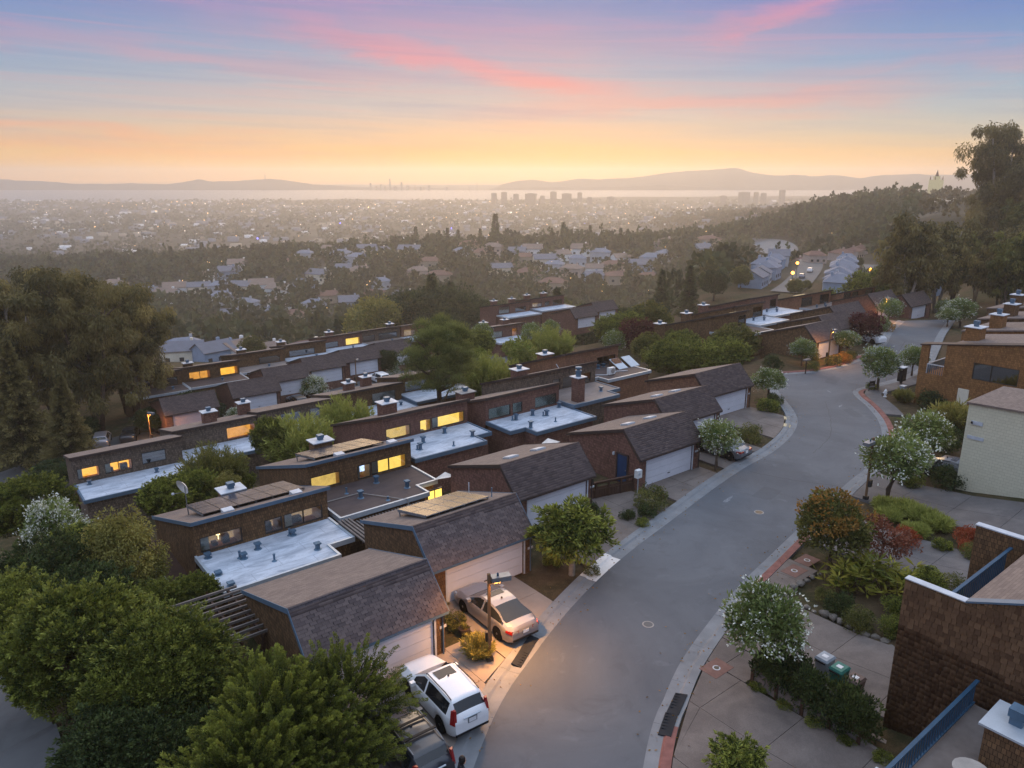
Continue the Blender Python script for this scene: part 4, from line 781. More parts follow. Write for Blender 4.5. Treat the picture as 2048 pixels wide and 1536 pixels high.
# shakes on the big end wall: clipped under the sloping top
def shake_wall(w_, y_at, z0, top, fin, slope, depth, x, bw=.2, rh=.21, nsingle=300):
    r = random.Random(9); sp = []
    y = 0.
    rows = int((top + (depth - fin) * slope - z0) / rh)
    for j in range(rows):
        z = z0 + j * rh; yy = -(j % 2) * bw * .5
        while yy < depth:
            ww = bw * r.uniform(.75, 1.2); a = yy; b = min(yy + ww, depth)
            tp = top + max(0, a - fin) * slope
            if z + rh < tp and b > .02: sp.append((max(a, 0), z, b - max(a, 0)))
            yy += ww
    seen = [s for s in sp if s[0] < 5.2 and s[1] > .2]; seen.sort(key=lambda s: -s[1] - .1 * s[0])
    one = set(id(s) for s in seen[:nsingle]); key = ('wallshake',)
    if key not in PIECE: PIECE[key] = [MB().add([(0, 0, 0), (0, -1, 0), (0, -1, 1.2), (0, 0, 1.2), (-.022 - .006 * i, 0, 0), (-.022 - .006 * i, -1, 0), (-.002, -1, 1.2), (-.002, 0, 1.2)], [(4, 5, 6, 7)[::-1], (0, 1, 5, 4), (1, 2, 6, 5), (3, 0, 4, 7), (2, 3, 7, 6)]).mesh('shake', 'shake') for i in range(3)]
    V = []; F = []; T = []
    for s in sp:
        a, z, ww = s; dz = r.uniform(-.012, .012)
        if id(s) in one: link(PIECE[key][r.randrange(3)], 'shake', w_, (x - .002, -a - .008, z + dz), None, (r.uniform(.5, 1.5), ww - .018, rh))
        else:
            k = len(V); th = r.uniform(.012, .034); g_ = r.uniform(.004, .013); V += [(x - th, -a - g_, z + dz), (x - th, -a - ww + g_, z + dz), (x - .004, -a - ww + g_, z + dz + rh * 1.2), (x - .004, -a - g_, z + dz + rh * 1.2), (x - .001, -a - g_, z + dz), (x - .001, -a - ww + g_, z + dz), (x - .001, -a - ww + g_, z + dz + rh * 1.2), (x - .001, -a - g_, z + dz + rh * 1.2)]
            F += [(k + 3, k + 2, k + 1, k), (k, k + 1, k + 5, k + 4), (k, k + 4, k + 7, k + 3), (k + 1, k + 2, k + 6, k + 5)]; q = r.random(); T += [q] * 4
    tag(link(np_mesh('shake_courses', np.array(V), np.array(F), 'shake_mass', T), 'shake_courses', w_), kind='stuff')
shake_wall(rw, 0, -.4, 6.64, 2.0, .42, 9.5, 0)
# deck house in the corner: long blue rail, capped chimney, table
R0 = thing('hillside_house', 'dark house with long blue deck rail and metal capped chimney in the corner', 'house', W(.9, -20.9, 0), A0)
MB().box(0, -8, -.4, 6.7, -.02, 3.2).build('wall', 'shake_dark', R0); MB().box(-.02, -8, 3.202, 6.72, .0, 3.3).build('deck', 'wood_weathered', R0)
MB().box(-.32, -8, -.4, -.022, .05, 4.35).build('end_wall', 'shake_dark', R0); MB().box(-.36, -8, 4.352, .02, .1, 4.42).build('coping', 'cap_white', R0)
_r = MB().box(.021, -.12, 4.2, 6.7, .0, 4.26).build('handrail', 'rail_blue', R0); _q = MB().box(.021, -.1, 3.36, 6.7, -.02, 3.41)
for i in range(33): _q.box(.1 + i * .2, -.08, 3.41, .135 + i * .2, -.04, 4.2)
_q.build('baluster_row', 'rail_blue', _r)
chimney(R0, 4.35, -1.9, 3.3, 4.85, .68, .6, 'shake_dark', 'flashing', .6)
MB().lathe([(.05, 3.3), (.05, 3.98), (.5, 4.0), (.5, 4.04)], 18, (2.5, -1.5, 0)).build('garden_table', 'stone', R0)
MB().box(-.9, -5.5, -.4, -.7, .2, .45).build('low_wall', 'concrete', R1)
# pale yellow house
t = thing('hillside_house', 'pale yellow shingled house wall at the edge of the picture', 'house', W(34.9, -9.9, 0), A0)
MB().prism_x([(0, -.5), (0, 6.2), (-3.6, 6.35), (-4.6, 7.1), (-12, 9.3), (-12, -.5)], 0, 6).build('wall', 'shake_yellow', t)
MB().prism_x([(.12, 6.22), (-3.6, 6.37), (-4.6, 7.12), (-12, 9.33), (-12, 9.45), (-4.6, 7.24), (-3.6, 6.49), (.12, 6.34)], -.12, 6.1).build('roof', 'roof_back', t)
MB().box(-.06, -1.0, 4.9, -.002, -.3, 5.15).box(-.05, -1.2, 3.9, -.002, -.2, 4.12).build('wall_vent', 'cap_white', t); MB().box(-.14, -.42, 4.95, -.061, -.32, 5.1).build('wall_lamp', 'metal_dark', t)
# tan shingled house with balcony opening
t = thing('hillside_house', 'tan shingled house with balcony opening beside the fire hydrant', 'house', W(54.4, 1.6, 0), A0)
zt = lambda y: 5.55 + (-y) * .155
wins = [(1.15, 3.55, 3.3, 5.25), (5.6, 9.2, 3.55, 4.95), (1.3, 1.31, 0, .01)][:2]
m = MB(); D = 15.
def seg(a, b, z0, z1f, x0=0, x1=.3): m.prism_x([(-a, z0), (-a, z1f(-a)), (-b, z1f(-b)), (-b, z0)], x0, x1)
seg(0, .7, -.5, zt); seg(.7, 2.2, -.5, lambda y: 3.0); seg(.7, 2.2, 5.2, zt) if False else None; seg(2.2, 4.6, -.5, zt); seg(4.6, 8.2, -.5, lambda y: 3.25); seg(4.6, 8.2, 4.75, zt); seg(8.2, 12.2, -.5, zt); seg(12.2, 13.2, -.5, lambda y: .1); seg(12.2, 13.2, 2.3, zt); seg(13.2, D, -.5, zt)
m.build('side_wall', 'shake_tan', t)
MB().prism_x([(-.3, -.5), (-.3, 3.0), (-2.3, 3.0), (-2.3, zt(-2.3) - .05), (-D, zt(-D) - .05), (-D, -.5)], .301, 7.5).build('wall', 'shake_tan', t)
MB().prism_x([(.1, zt(0) + .02), (-D, zt(-D) + .02), (-D, zt(-D) + .12), (.1, zt(0) + .12)], -.1, 1.2).build('roof_edge', 'trim_dark', t); MB().prism_x([(-2.4, zt(-2.4) + .0), (-D, zt(-D) + .0), (-D, zt(-D) + .1), (-2.4, zt(-2.4) + .1)], 1.201, 7.6).build('roof', 'roof_back', t)
w_ = MB().box(.02, -8.2, 3.25, .12, -4.6, 3.31).box(.02, -8.2, 4.69, .12, -4.6, 4.75).box(.02, -4.66, 3.31, .12, -4.6, 4.69).box(.02, -8.2, 3.31, .12, -8.14, 4.69).box(.02, -6.1, 3.31, .12, -6.03, 4.69).build('window', 'metal_dark', t)
MB().box(.08, -8.14, 3.31, .1, -4.66, 4.69).build('pane', 'glass_dark', w_); MB().box(.2, -8.1, 3.3, .22, -6.1, 4.7).build('blind', 'blind', w_); MB().box(.22, -6.0, 3.3, .24, -5.2, 4.7).build('blind', 'curtain', w_); MB().box(.285, -8.2, 3.25, .3, -4.6, 4.75).build('room_wall', 'furniture', w_)
MB().box(.1, -13.2, .1, .2, -12.2, 2.3).build('window', 'glass_dark', t)
r = MB().box(.02, -2.2, 3.85, .1, -.7, 3.93).box(.02, -.75, 3.0, .1, -.7, 3.85).box(.1, -.78, 3.85, 6, -.7, 3.93).build('railing', 'cap_white', t); q = MB()
for i in range(30): q.box(.2 + i * .2, -.76, 3.0, .23 + i * .2, -.72, 3.85)
for i in range(8): q.box(.04, -2.1 + i * .18, 3.0, .08, -2.06 + i * .18, 3.85)
q.build('baluster_row', 'rail_blue', r)
chimney(t, 3.2, -3.2, 5, 7.35, .75, .6, 'shake_tan', 'cap_white', .6)
MB().box(-.08, -4.6, .1, -.002, -3.7, 2.2).build('side_door', 'wall_cream', t)
# units further up the street on that side
for i, (u, v, lab) in enumerate(((66, 2.6, 'tan shingled house with two capped chimneys behind the balcony house'), (76, 4.8, 'dark house with capped chimneys stepping up the far street'), (86, 7.5, 'dark house highest at the far edge of the picture'))):
    t = thing('hillside_house', lab, 'house', W(u, v, 0), A0, None); wl = 'shake_tan' if i == 0 else 'shake_dark'; h = 5.2 - .2 * i
    MB().prism_x([(0, -2), (0, h), (-14, h + 2.2), (-14, -2)], 0, 7).build('wall', wl, t); MB().prism_x([(.1, h + .02), (-14, h + 2.22), (-14, h + 2.36), (.1, h + .16)], -.12, 7.1).build('roof', 'roof_back', t)
    for k in range(2): chimney(t, 2.2 + 2.4 * k, -2.4 - 2.6 * k, h, h + 1.9 + .2 * k, .7, .55, wl, 'cap_white', .6)
# ------------------------------------------------------------------ planting
def unit(v): return v / np.maximum(np.linalg.norm(v, axis=-1, keepdims=True), 1e-6)
def leaf_quads(C, D, L, Wd, rg, tint):
    """diamond leaves at C pointing along D"""
    n = len(C); D = unit(D); S = unit(np.cross(D, rg.normal(size=(n, 3)))); L = np.broadcast_to(np.asarray(L, float), (n,))[:, None] * rg.uniform(.7, 1.25, (n, 1)); Wd = np.broadcast_to(np.asarray(Wd, float), (n,))[:, None]
    V = np.stack([C, C + D * L * .45 + S * Wd * .5, C + D * L, C + D * L * .45 - S * Wd * .5], 1).reshape(-1, 3)
    return V, np.arange(4 * n).reshape(-1, 4), tint
def join(parts):
    V = []; Q = []; T = []; k = 0
    for v, q, t in parts: V.append(v); Q.append(q + k); T.append(t); k += len(v)
    return np.vstack(V), np.vstack(Q), np.concatenate(T)
def sph(rg, n): return unit(rg.normal(size=(n, 3)))
def crown_blob(rg, R, ncl, per, L, Wd, cr=.34, inner=.55, up=.35, lo=-.75, shell=.45):
    R = np.array(R, float); d = sph(rg, ncl * 3); d = d[d[:, 2] > lo][:ncl]; ncl = len(d)
    rr = rg.uniform(inner, 1, (ncl, 1)) ** .7; cc = d * rr * R * (1 - cr * .6); cs = cr * R.mean() * rg.uniform(.6, 1.25, ncl); tn = rg.uniform(.05, .95, ncl)
    k = np.repeat(np.arange(ncl), per); dd = sph(rg, len(k)); q = rg.uniform(shell, 1, (len(k), 1)) ** .6
    C = cc[k] + dd * q * cs[k][:, None] * np.array([1, 1, .8]); D = dd + rg.normal(size=dd.shape) * .55 + np.array([0, 0, up])
    t = np.clip(tn[k] + rg.normal(size=len(k)) * .18, 0, 1); return leaf_quads(C, D, L, Wd, rg, t)
def crown_sprays(rg, base_fn, n, per, L, Wd, rad0=.16, droop=.5):
    """long feathered sprays: base_fn gives start points, directions and lengths"""
    P, D, LN = base_fn(n); D = unit(D); k = np.repeat(np.arange(n), per); s = rg.uniform(0, 1, len(k)) ** .8
    pos = P[k] + D[k] * (s * LN[k])[:, None] + np.array([0, 0, -1]) * (droop * s ** 2.2 * LN[k] * .5)[:, None]
    tan = D[k] + np.array([0, 0, -1]) * (droop * 1.1 * s ** 1.2)[:, None]; off = np.cross(unit(tan), rg.normal(size=(len(k), 3))); off = unit(off) * ((1 - s * .8) * rad0 * LN[k] * rg.uniform(.2, 1, len(k)))[:, None]
    tn = rg.uniform(0, 1, n); t = np.clip(tn[k] * .3 + s ** 2 * .75 - .05 + rg.normal(size=len(k)) * .1, 0, 1)  # tint paints highlights towards the spray tips and shade on inner leaves
    return leaf_quads(pos + off, unit(tan) + unit(off) * .7 + rg.normal(size=pos.shape) * .25, L, Wd, rg, t)
def trunk_mesh(name, h, r, rg, mat, limbs=5, spread=1.2, lean=.1, frm=.45, top=.9, limb_up=.8):
    m = MB(); P = [(rg.normal() * lean * s, rg.normal() * lean * s, h * s) for s in (0, .25, .5, .75, 1)]; P[0] = (0, 0, -2.2); m.tube(P, [r * 1.25, r, r * .85, r * .65, r * .35], 8)
    for i in range(limbs):
        a = 2 * math.pi * (i + rg.uniform(0, .6)) / max(limbs, 1); z = h * rg.uniform(frm, top); q = Vector((0, 0, z)); l = spread * rg.uniform(.6, 1.1)
        d = Vector((math.cos(a), math.sin(a), limb_up)); m.tube([q, q + d * l * .5, q + d * l + Vector((0, 0, l * .25))], [r * .5, r * .34, r * .12], 6)
    return m.mesh(name, mat, True)
PROTO = {}
def proto(key, parts, name, cat):
    """parts: list of (part name, mesh)"""
    PROTO[key] = (name, cat, parts)
def plant(key, x, y, label, s=1., rz=None, z=None, group=None, stretch=1., rg=random.Random(11)):
    name, cat, parts = PROTO[key]; z = tz(x, y) - .06 if z is None else z
    t = thing(name, label, cat, (x, y, z), rg.uniform(0, 6.28) if rz is None else rz, group, (s, s, s * stretch))
    for pn, me in parts: link(me, pn, t)
    return t
def G(seed): return np.random.default_rng(seed)
def arr(name, vqt, mat): return np_mesh(name, vqt[0], vqt[1], mat, vqt[2])
def shift(vqt, d): return vqt[0] + np.array(d, float), vqt[1], vqt[2]
# flowering standards: ball of leaves on a clear stem, blossom dotted over it
def oleander(key, seed, R=(1., 1., .92), h=1.6, nb=900, mat='blossom', per=90, ncl=60, cr=.36):
    g = G(seed); R = np.array(R, float); cr_ = shift(crown_blob(g, R, ncl, per, .16, .055, cr, .6, .3, -.8), (0, 0, h)); V = cr_[0][::4]; far = np.linalg.norm((V - np.array([0, 0, h])) / R, axis=1); ok = np.where(far > .72)[0]
    c = V[g.choice(ok, 46)]; k = g.integers(0, 46, nb); k = np.where(g.uniform(0, 1, nb) < .55, k, -1); C = np.where(k[:, None] >= 0, c[k] + g.normal(size=(nb, 3)) * .13, V[g.choice(ok, nb)]); d = unit(C - np.array([0, 0, h])); C = C + d * .05
    q = np.repeat(C, 3, 0) + g.normal(size=(nb * 3, 3)) * .03; fl = leaf_quads(q, np.repeat(d, 3, 0) + g.normal(size=q.shape) * .6, g.uniform(.04, .085, len(q)), .055, g, np.zeros(len(q)))
    proto(key, [('trunk', trunk_mesh('trunk', h, .075, g, 'bark', 6, R[0] * .6, .07, .5, .95)), ('crown', arr('crown', cr_, 'leaf_oleander')), ('blossoms', arr('blossoms', fl, mat))], 'flowering_tree', 'tree')
oleander('ole_a', 1, (1., .95, .95), 1.7, 520); oleander('ole_a2', 11, (1.05, .9, .82), 1.75, 400, ncl=44, cr=.4); oleander('ole_b', 2, (1.05, .95, .85), 1.65, 400, ncl=50); oleander('ole_b2', 12, (.9, 1.1, .8), 1.7, 330, ncl=40, cr=.42); oleander('ole_c', 3, (1., 1., .9), 1.7, 330, 'blossom_dull'); oleander('ole_c2', 13, (.92, 1.08, .8), 1.65, 240, 'blossom_dull', ncl=40, cr=.42); oleander('ole_c3', 14, (1.08, .9, 1.), 1.7, 420, 'blossom_dull', ncl=52); oleander('ole_white', 4, (1., 1., .9), .9, 1300)
def twigs(g, R, h, n, per, L, Wd, ln):
    """leafy shoots breaking the outline"""
    R = np.array(R, float)
    def fn(n):
        d = sph(g, n * 3); d = d[d[:, 2] > -.3][:n]; P = d * g.uniform(.78, .96, (len(d), 1)) * R + np.array([0, 0, h]); return P, d + np.array([0, 0, .5]) + g.normal(size=d.shape) * .35, g.uniform(.4, 1.2, len(d)) * ln
    return crown_sprays(g, fn, n, per, L, Wd, .26, .2)
def blob(key, seed, R, h, ncl, per, L, Wd, mat, name='shrub', cat='shrub', trunk=.0, bark='bark', cr=.34, limbs=5, tw=None, **kw):
    g = G(seed); ps = []
    if trunk: ps.append(('trunk', trunk_mesh('trunk', h, trunk, g, bark, limbs, max(R[:2]) * .6, .12)))
    cb = shift(crown_blob(g, R, ncl, per, L, Wd, cr, **kw), (0, 0, h))
    if tw: cb = join([cb, twigs(g, R, h, tw[0], tw[1], L, Wd, tw[2])])
    ps.append(('crown', arr('crown', cb, mat))); proto(key, ps, name, cat)
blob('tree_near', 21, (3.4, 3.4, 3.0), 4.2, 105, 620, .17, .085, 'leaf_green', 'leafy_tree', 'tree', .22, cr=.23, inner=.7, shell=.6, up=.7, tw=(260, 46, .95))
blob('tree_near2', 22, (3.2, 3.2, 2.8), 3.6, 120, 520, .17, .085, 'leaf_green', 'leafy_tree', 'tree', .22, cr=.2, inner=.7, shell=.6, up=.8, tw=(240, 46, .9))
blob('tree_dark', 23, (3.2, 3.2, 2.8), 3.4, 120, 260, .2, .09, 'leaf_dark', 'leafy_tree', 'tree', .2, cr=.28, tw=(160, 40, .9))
blob('tree_street', 24, (1.5, 1.5, 1.25), 2.2, 60, 130, .24, .085, 'leaf_green', 'street_tree', 'tree', .13, 'bark_pale', .34, up=-.4, limbs=6, tw=(70, 26, .6))
blob('tree_birch', 25, (2.2, 2.2, 2.8), 3.6, 95, 200, .15, .075, 'leaf_birch', 'birch_tree', 'tree', .12, 'bark_pale', .26, up=-.5)
blob('tree_mid', 26, (3., 3., 2.6), 3.4, 90, 240, .22, .11, 'leaf_green', 'round_tree', 'tree', .2, tw=(160, 26, .9))
blob('tree_mid_dark', 27, (3., 3., 2.8), 3.6, 80, 200, .26, .13, 'leaf_dark', 'round_tree', 'tree', .2)
blob('tree_mid_olive', 28, (3., 3., 2.9), 3.8, 80, 200, .26, .13, 'leaf_olive', 'round_tree', 'tree', .2, tw=(140, 26, .9))
blob('shrub', 31, (1., 1., .75), .55, 34, 90, .12, .06, 'leaf_green', cr=.36); blob('shrub_olive', 32, (1., 1., .75), .55, 34, 90, .11, .05, 'leaf_olive', cr=.36); blob('shrub_bright', 33, (1., 1., .8), .6, 40, 90, .12, .06, 'leaf_bright', cr=.34)
blob('shrub_rust', 34, (1., 1., .8), .6, 34, 80, .12, .06, 'leaf_rust', cr=.36); blob('shrub_ball', 35, (1., 1., .95), .85, 60, 90, .1, .06, 'leaf_green', cr=.3, inner=.8); blob('shrub_dark', 36, (1., 1., .8), .6, 34, 90, .12, .06, 'leaf_dark', cr=.36)
blob('shrub_plum', 37, (1.1, 1.1, 1.2), 1.2, 44, 90, .14, .07, 'leaf_plum', cr=.36); blob('shrub_lamp_orange', 38, (1., 1., .7), .5, 34, 80, .11, .06, 'leaf_orange', cr=.36)  # orange shrub: amber lamplight is put into its leaf colour
blob('maple_gold', 41, (1.75, 1.75, 1.35), 2.3, 75, 130, .15, .09, 'leaf_orange', 'maple_tree', 'tree', .1, limbs=7, up=.1); blob('maple_green', 43, (1.8, 1.8, 1.5), 2.1, 80, 130, .16, .09, 'leaf_olive', 'maple_tree', 'tree', .1, limbs=7); blob('maple_red', 42, (1.6, 1.6, .8), 1.5, 44, 46, .14, .09, 'leaf_red', 'maple_tree', 'tree', .07, 'bark_pale', .3, limbs=9, up=.1)
# two-toned maple: gold outside tips over green
_g = G(44); proto('maple', [('trunk', trunk_mesh('trunk', 2.4, .1, _g, 'bark', 7, 1.2, .1)), ('crown', arr('crown', shift(crown_blob(_g, (1.8, 1.8, 1.5), 60, 150, .16, .09, .32), (0, 0, 2.2)), 'leaf_olive')), ('gold_sprays', arr('gold_sprays', shift(crown_blob(_g, (1.9, 1.9, 1.55), 22, 60, .16, .09, .2, .9, .3, .1), (0, 0, 2.3)), 'leaf_orange'))], 'maple_tree', 'tree')
# feathery dome shrubs of upright stems
def feather(key, seed, mat, r=1., h=1.6, n=260, per=60, L=.16, Wd=.03):
    g = G(seed)
    def fn(n):
        a = g.uniform(0, 6.283, n); q = np.sqrt(g.uniform(0, 1, n)); P = np.stack([np.cos(a) * q * r * .45, np.sin(a) * q * r * .45, g.uniform(0, .25, n) * h], 1); D = np.stack([np.cos(a) * q * .75, np.sin(a) * q * .75, np.ones(n)], 1); return P, D, g.uniform(.75, 1.1, n) * h * (1.1 - .3 * q)
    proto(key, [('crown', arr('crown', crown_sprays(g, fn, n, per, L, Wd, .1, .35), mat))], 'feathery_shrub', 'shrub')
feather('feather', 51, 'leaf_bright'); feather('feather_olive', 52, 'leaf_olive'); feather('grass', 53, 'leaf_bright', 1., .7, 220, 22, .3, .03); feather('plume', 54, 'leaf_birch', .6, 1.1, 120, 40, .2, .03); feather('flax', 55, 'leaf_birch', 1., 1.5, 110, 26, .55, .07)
# juniper-like conifer with drooping feathered tips
def juniper(key, seed, R, h, n, per):
    g = G(seed)
    def fn(n):
        d = sph(g, n * 2); d = d[d[:, 2] > -.35][:n]; q = g.uniform(.45, .85, (len(d), 1)); P = d * q * np.array([R, R, h * .5]) + np.array([0, 0, h * .5]); D = unit(d * np.array([1, 1, .8])) + np.array([0, 0, .9]) + g.normal(size=d.shape) * .28
        return P, D, g.uniform(.5, 1.5, len(d)) * R * .52
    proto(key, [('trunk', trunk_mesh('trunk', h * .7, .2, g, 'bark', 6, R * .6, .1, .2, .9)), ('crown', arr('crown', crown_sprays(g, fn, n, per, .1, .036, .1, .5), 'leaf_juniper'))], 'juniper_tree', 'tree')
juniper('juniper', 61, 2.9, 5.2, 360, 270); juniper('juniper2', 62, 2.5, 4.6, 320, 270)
# pine: needle tufts in flattened clumps
def pine(key, seed):
    g = G(seed); n = 150; d = sph(g, n * 3); d = d[d[:, 2] > -.75][:n]; cc = d * g.uniform(.55, 1, (len(d), 1)) * np.array([3.5, 3.5, 4.6]) * (1 - .14 * np.maximum(d[:, 2:3], 0)) + np.array([0, 0, 7.3]); per = 400; k = np.repeat(np.arange(len(d)), per)
    dd = sph(g, len(k)); dd[:, 2] = np.abs(dd[:, 2]) * 1.1 - .3; C = cc[k] + dd * g.uniform(.3, 1, (len(k), 1)) * np.array([.95, .95, .8]); tn = g.uniform(0, 1, len(d)); t = np.clip(tn[k] * .6 + .35 * dd[:, 2] + g.normal(size=len(k)) * .12, 0, 1)  # tint paints light from above: upper needles of each clump are lighter
    proto(key, [('trunk', trunk_mesh('trunk', 9, .34, g, 'bark', 12, 3., .25, .3, .95, .35)), ('crown', arr('crown', leaf_quads(C, dd + np.array([0, 0, .9]) + g.normal(size=dd.shape) * .3, .26, .045, g, t), 'leaf_pine'))], 'pine_tree', 'tree')
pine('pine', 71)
# tall eucalyptus: several stems, hanging masses
def euc(key, seed, h, mat, ncl=110, per=260, sp=.34, L=.34, Wd=.08):
    g = G(seed); cc = []; m = MB(); TIPS = []
    for i in range(3):
        a = 2.1 * i + g.uniform(0, 1); tip = Vector((math.cos(a) * h * .16, math.sin(a) * h * .16, h * g.uniform(.82, 1))); TIPS.append(tip); m.tube([(0, 0, -.4), tip * .35 + Vector((g.normal() * .3, g.normal() * .3, 0)), tip * .7, tip], [h * .017, h * .013, h * .009, h * .003], 7)
        for j in range(7):
            s = g.uniform(.35, .95); p = tip * s; b = g.uniform(0, 6.28); q = p + Vector((math.cos(b), math.sin(b), .5)) * h * .14 * g.uniform(.5, 1.1); m.tube([p, (p + q) / 2 + Vector((0, 0, .2)), q], [h * .006, h * .004, h * .0015], 5); cc.append(tuple(q))
    cc += [tuple(tip * f) for tip in TIPS for f in (.78, .9, 1.)]
    cc = np.array(cc); k0 = g.integers(0, len(cc), ncl); c2 = cc[k0] + g.normal(size=(ncl, 3)) * np.array([h * .07, h * .07, h * .085]); c2[:, 2] = np.clip(c2[:, 2], h * .22, h * 1.02)
    k = np.repeat(np.arange(ncl), per); dd = sph(g, len(k)); C = c2[k] + dd * g.uniform(.35, 1, (len(k), 1)) * h * .056 * np.array([1, 1, 1.15]) * g.uniform(.6, 1.25, ncl)[k][:, None]; tn = g.uniform(0, 1, ncl); t = np.clip(tn[k] + g.normal(size=len(k)) * .15, 0, 1)
    proto(key, [('trunk', m.mesh('trunk', 'bark' if key in ('euc_a', 'euc_far2') else 'bark_pale', True)), ('crown', arr('crown', leaf_quads(C, dd * .5 + np.array([0, 0, -1.]) + g.normal(size=dd.shape) * .35, L, Wd, g, t), mat))], 'eucalyptus_tree', 'tree')
euc('euc_a', 81, 15, 'leaf_euc', 130, 340, L=.36, Wd=.1); euc('euc_b', 82, 15, 'leaf_euc', 150, 300, L=.36, Wd=.1); euc('euc_far', 83, 15, 'leaf_euc', 110, 90, L=.65, Wd=.24); euc('euc_far2', 84, 15, 'leaf_olive', 110, 90, L=.65, Wd=.24)
# spired conifer
def conifer(key, seed, h, r, n, per, L, Wd, mat='leaf_dark', power=1.):
    g = G(seed)
    def fn(n):
        z = g.uniform(.06, 1, n) ** power; a = g.uniform(0, 6.283, n); P = np.stack([np.zeros(n), np.zeros(n), z * h], 1); D = np.stack([np.cos(a), np.sin(a), np.full(n, .12)], 1); return P, D, r * (1.06 - z) * g.uniform(.7, 1.15, n)
    m = MB().tube([(0, 0, -.5), (0, 0, h * .5), (0, 0, h)], [h * .02, h * .014, .02], 6); proto(key, [('trunk', m.mesh('trunk', 'bark', True)), ('crown', arr('crown', crown_sprays(g, fn, n, per, L, Wd, .3, .3), mat))], 'conifer_tree', 'tree')
conifer('conifer', 91, 12, 3., 240, 40, .5, .22); conifer('conifer_far', 92, 12, 2.6, 120, 14, .9, .5); conifer('cedar', 93, 12, 3.6, 420, 90, .26, .1, 'leaf_euc')
blob('oak_far', 94, (4, 4, 3.4), 4.2, 40, 40, .75, .45, 'leaf_far', 'round_tree', 'tree', .25); blob('oak_gold', 97, (4, 4, 3.8), 4.4, 90, 150, .4, .22, 'leaf_birch', 'round_tree', 'tree', .25); blob('oak_far_olive', 95, (4, 4, 3.6), 4.2, 40, 40, .75, .45, 'leaf_olive', 'round_tree', 'tree', .25)
# strap-leaved bed plant
_g = G(96); _n = 46; _a = _g.uniform(0, 6.28, _n * 9); _k = np.repeat(np.arange(_n), 9); _c = np.stack([_g.normal(size=_n) * .5, _g.normal(size=_n) * .5, _g.uniform(.2, 1.2, _n)], 1)
proto('ginger', [('crown', arr('crown', leaf_quads(_c[_k] + np.stack([np.cos(_a), np.sin(_a), np.zeros(len(_a))], 1) * .05, np.stack([np.cos(_a), np.sin(_a), _g.uniform(.0, .8, len(_a))], 1), .5, .1, _g, np.clip(_g.uniform(0, 1, _n)[_k] + _g.normal(size=len(_a)) * .1, 0, 1)), 'leaf_ginger')), ('stems', (lambda m: [m.tube([(c[0] * .6, c[1] * .6, 0), tuple(c)], .015, 5) for c in _c] and m)(MB()).mesh('stems', 'bark'))], 'ginger_plant', 'plant')

FT = 'white flowering trees along the street'
for k, x, y, s, st, lab in (('ole_a', 10.5, 27.4, 1.62, 1.05, 'white flowering ball tree beside the hedge and bins'), ('ole_b', 25.0, 46.0, 2.05, .92, 'white flowering tree with forked stem in the bright green bed'), ('ole_b2', 29.3, 50.4, 1.9, 1.0, 'white flowering tree before the parked car by the yellow house'),
    ('ole_a2', 14.9, 51.2, 1.5, 1.0, 'white flowering ball tree hiding the grey coupe'), ('ole_a', 24.6, 69.2, 1.5, .8, 'white flowering ball tree where the garages end at the bend'), ('ole_c', 33.0, 83.0, 1.48, .82, 'pale flowering ball tree before the dark garage past the bend'), ('ole_c2', 40.0, 87.4, 1.55, .85, 'flowering ball tree lit orange by the lamp post'),
    ('ole_c3', 36.6, 72.4, 1.75, 1.0, 'flowering tree behind the black notice board'), ('ole_c', 43.0, 78.0, 1.45, .9, 'flowering tree beside the balcony house corner'), ('ole_c2', 54.2, 106.6, 1.75, .95, 'flowering ball tree before the amber lit far garage'), ('ole_c', 48.4, 97, 1.15, 1.1, 'flowering bush between plum tree and far garages'),
    ('ole_c', 68.6, 118.2, 1.3, 1., 'small flowering tree at the far end of the street'), ('ole_b', 65.6, 108.4, 2.3, .75, 'large flowering bush beside the chimneys'), ('ole_b2', 62.4, 106, 1.7, .7, 'lower flowering bush joined to the large one')):
    plant(k, x, y, lab, s, group=FT, stretch=st)
def P2(u, v): p = W(u, v); return p[0], p[1]
for k, u, v, s, lab, gp in (('ole_white', 24.2, 71.4, 1.9, 'white blossoming bush between the lower garages', None), ('ole_white', 39.6, 75.2, 1.1, 'white blossoming bush beside the small tree on the lower road', None), ('ole_white', 11.0, 65.6, 1.3, 'blossoming bush lit warm before a lower garage', None), ('ole_white', -21.5, 32.0, 2.2, 'white blossoming bush at the left below the big eucalyptus', None)):
    plant(k, *P2(u, v), lab, s)
plant('tree_street', 3.2, 36.2, 'leafy street tree in soil bed beside the new kerb', 1.32, stretch=.84)
plant('maple', 17.3, 36.9, 'gold and green maple at the kerb of the rock garden', 1.18, stretch=1.0); plant('maple_red', 20.3, 37.4, 'red leaved maple with bare pale stems', 1.15, stretch=1.)
for x, y, s, lab in ((18.4, 35.4, 1.3, 'strap leaved ginger clump below the maple'), (19.6, 34.0, 1.2, 'yellowing ginger clump beside the dark wall'), (17.3, 34.6, 1.15, 'ginger clump nearest the street')): plant('ginger', x, y, lab, s)
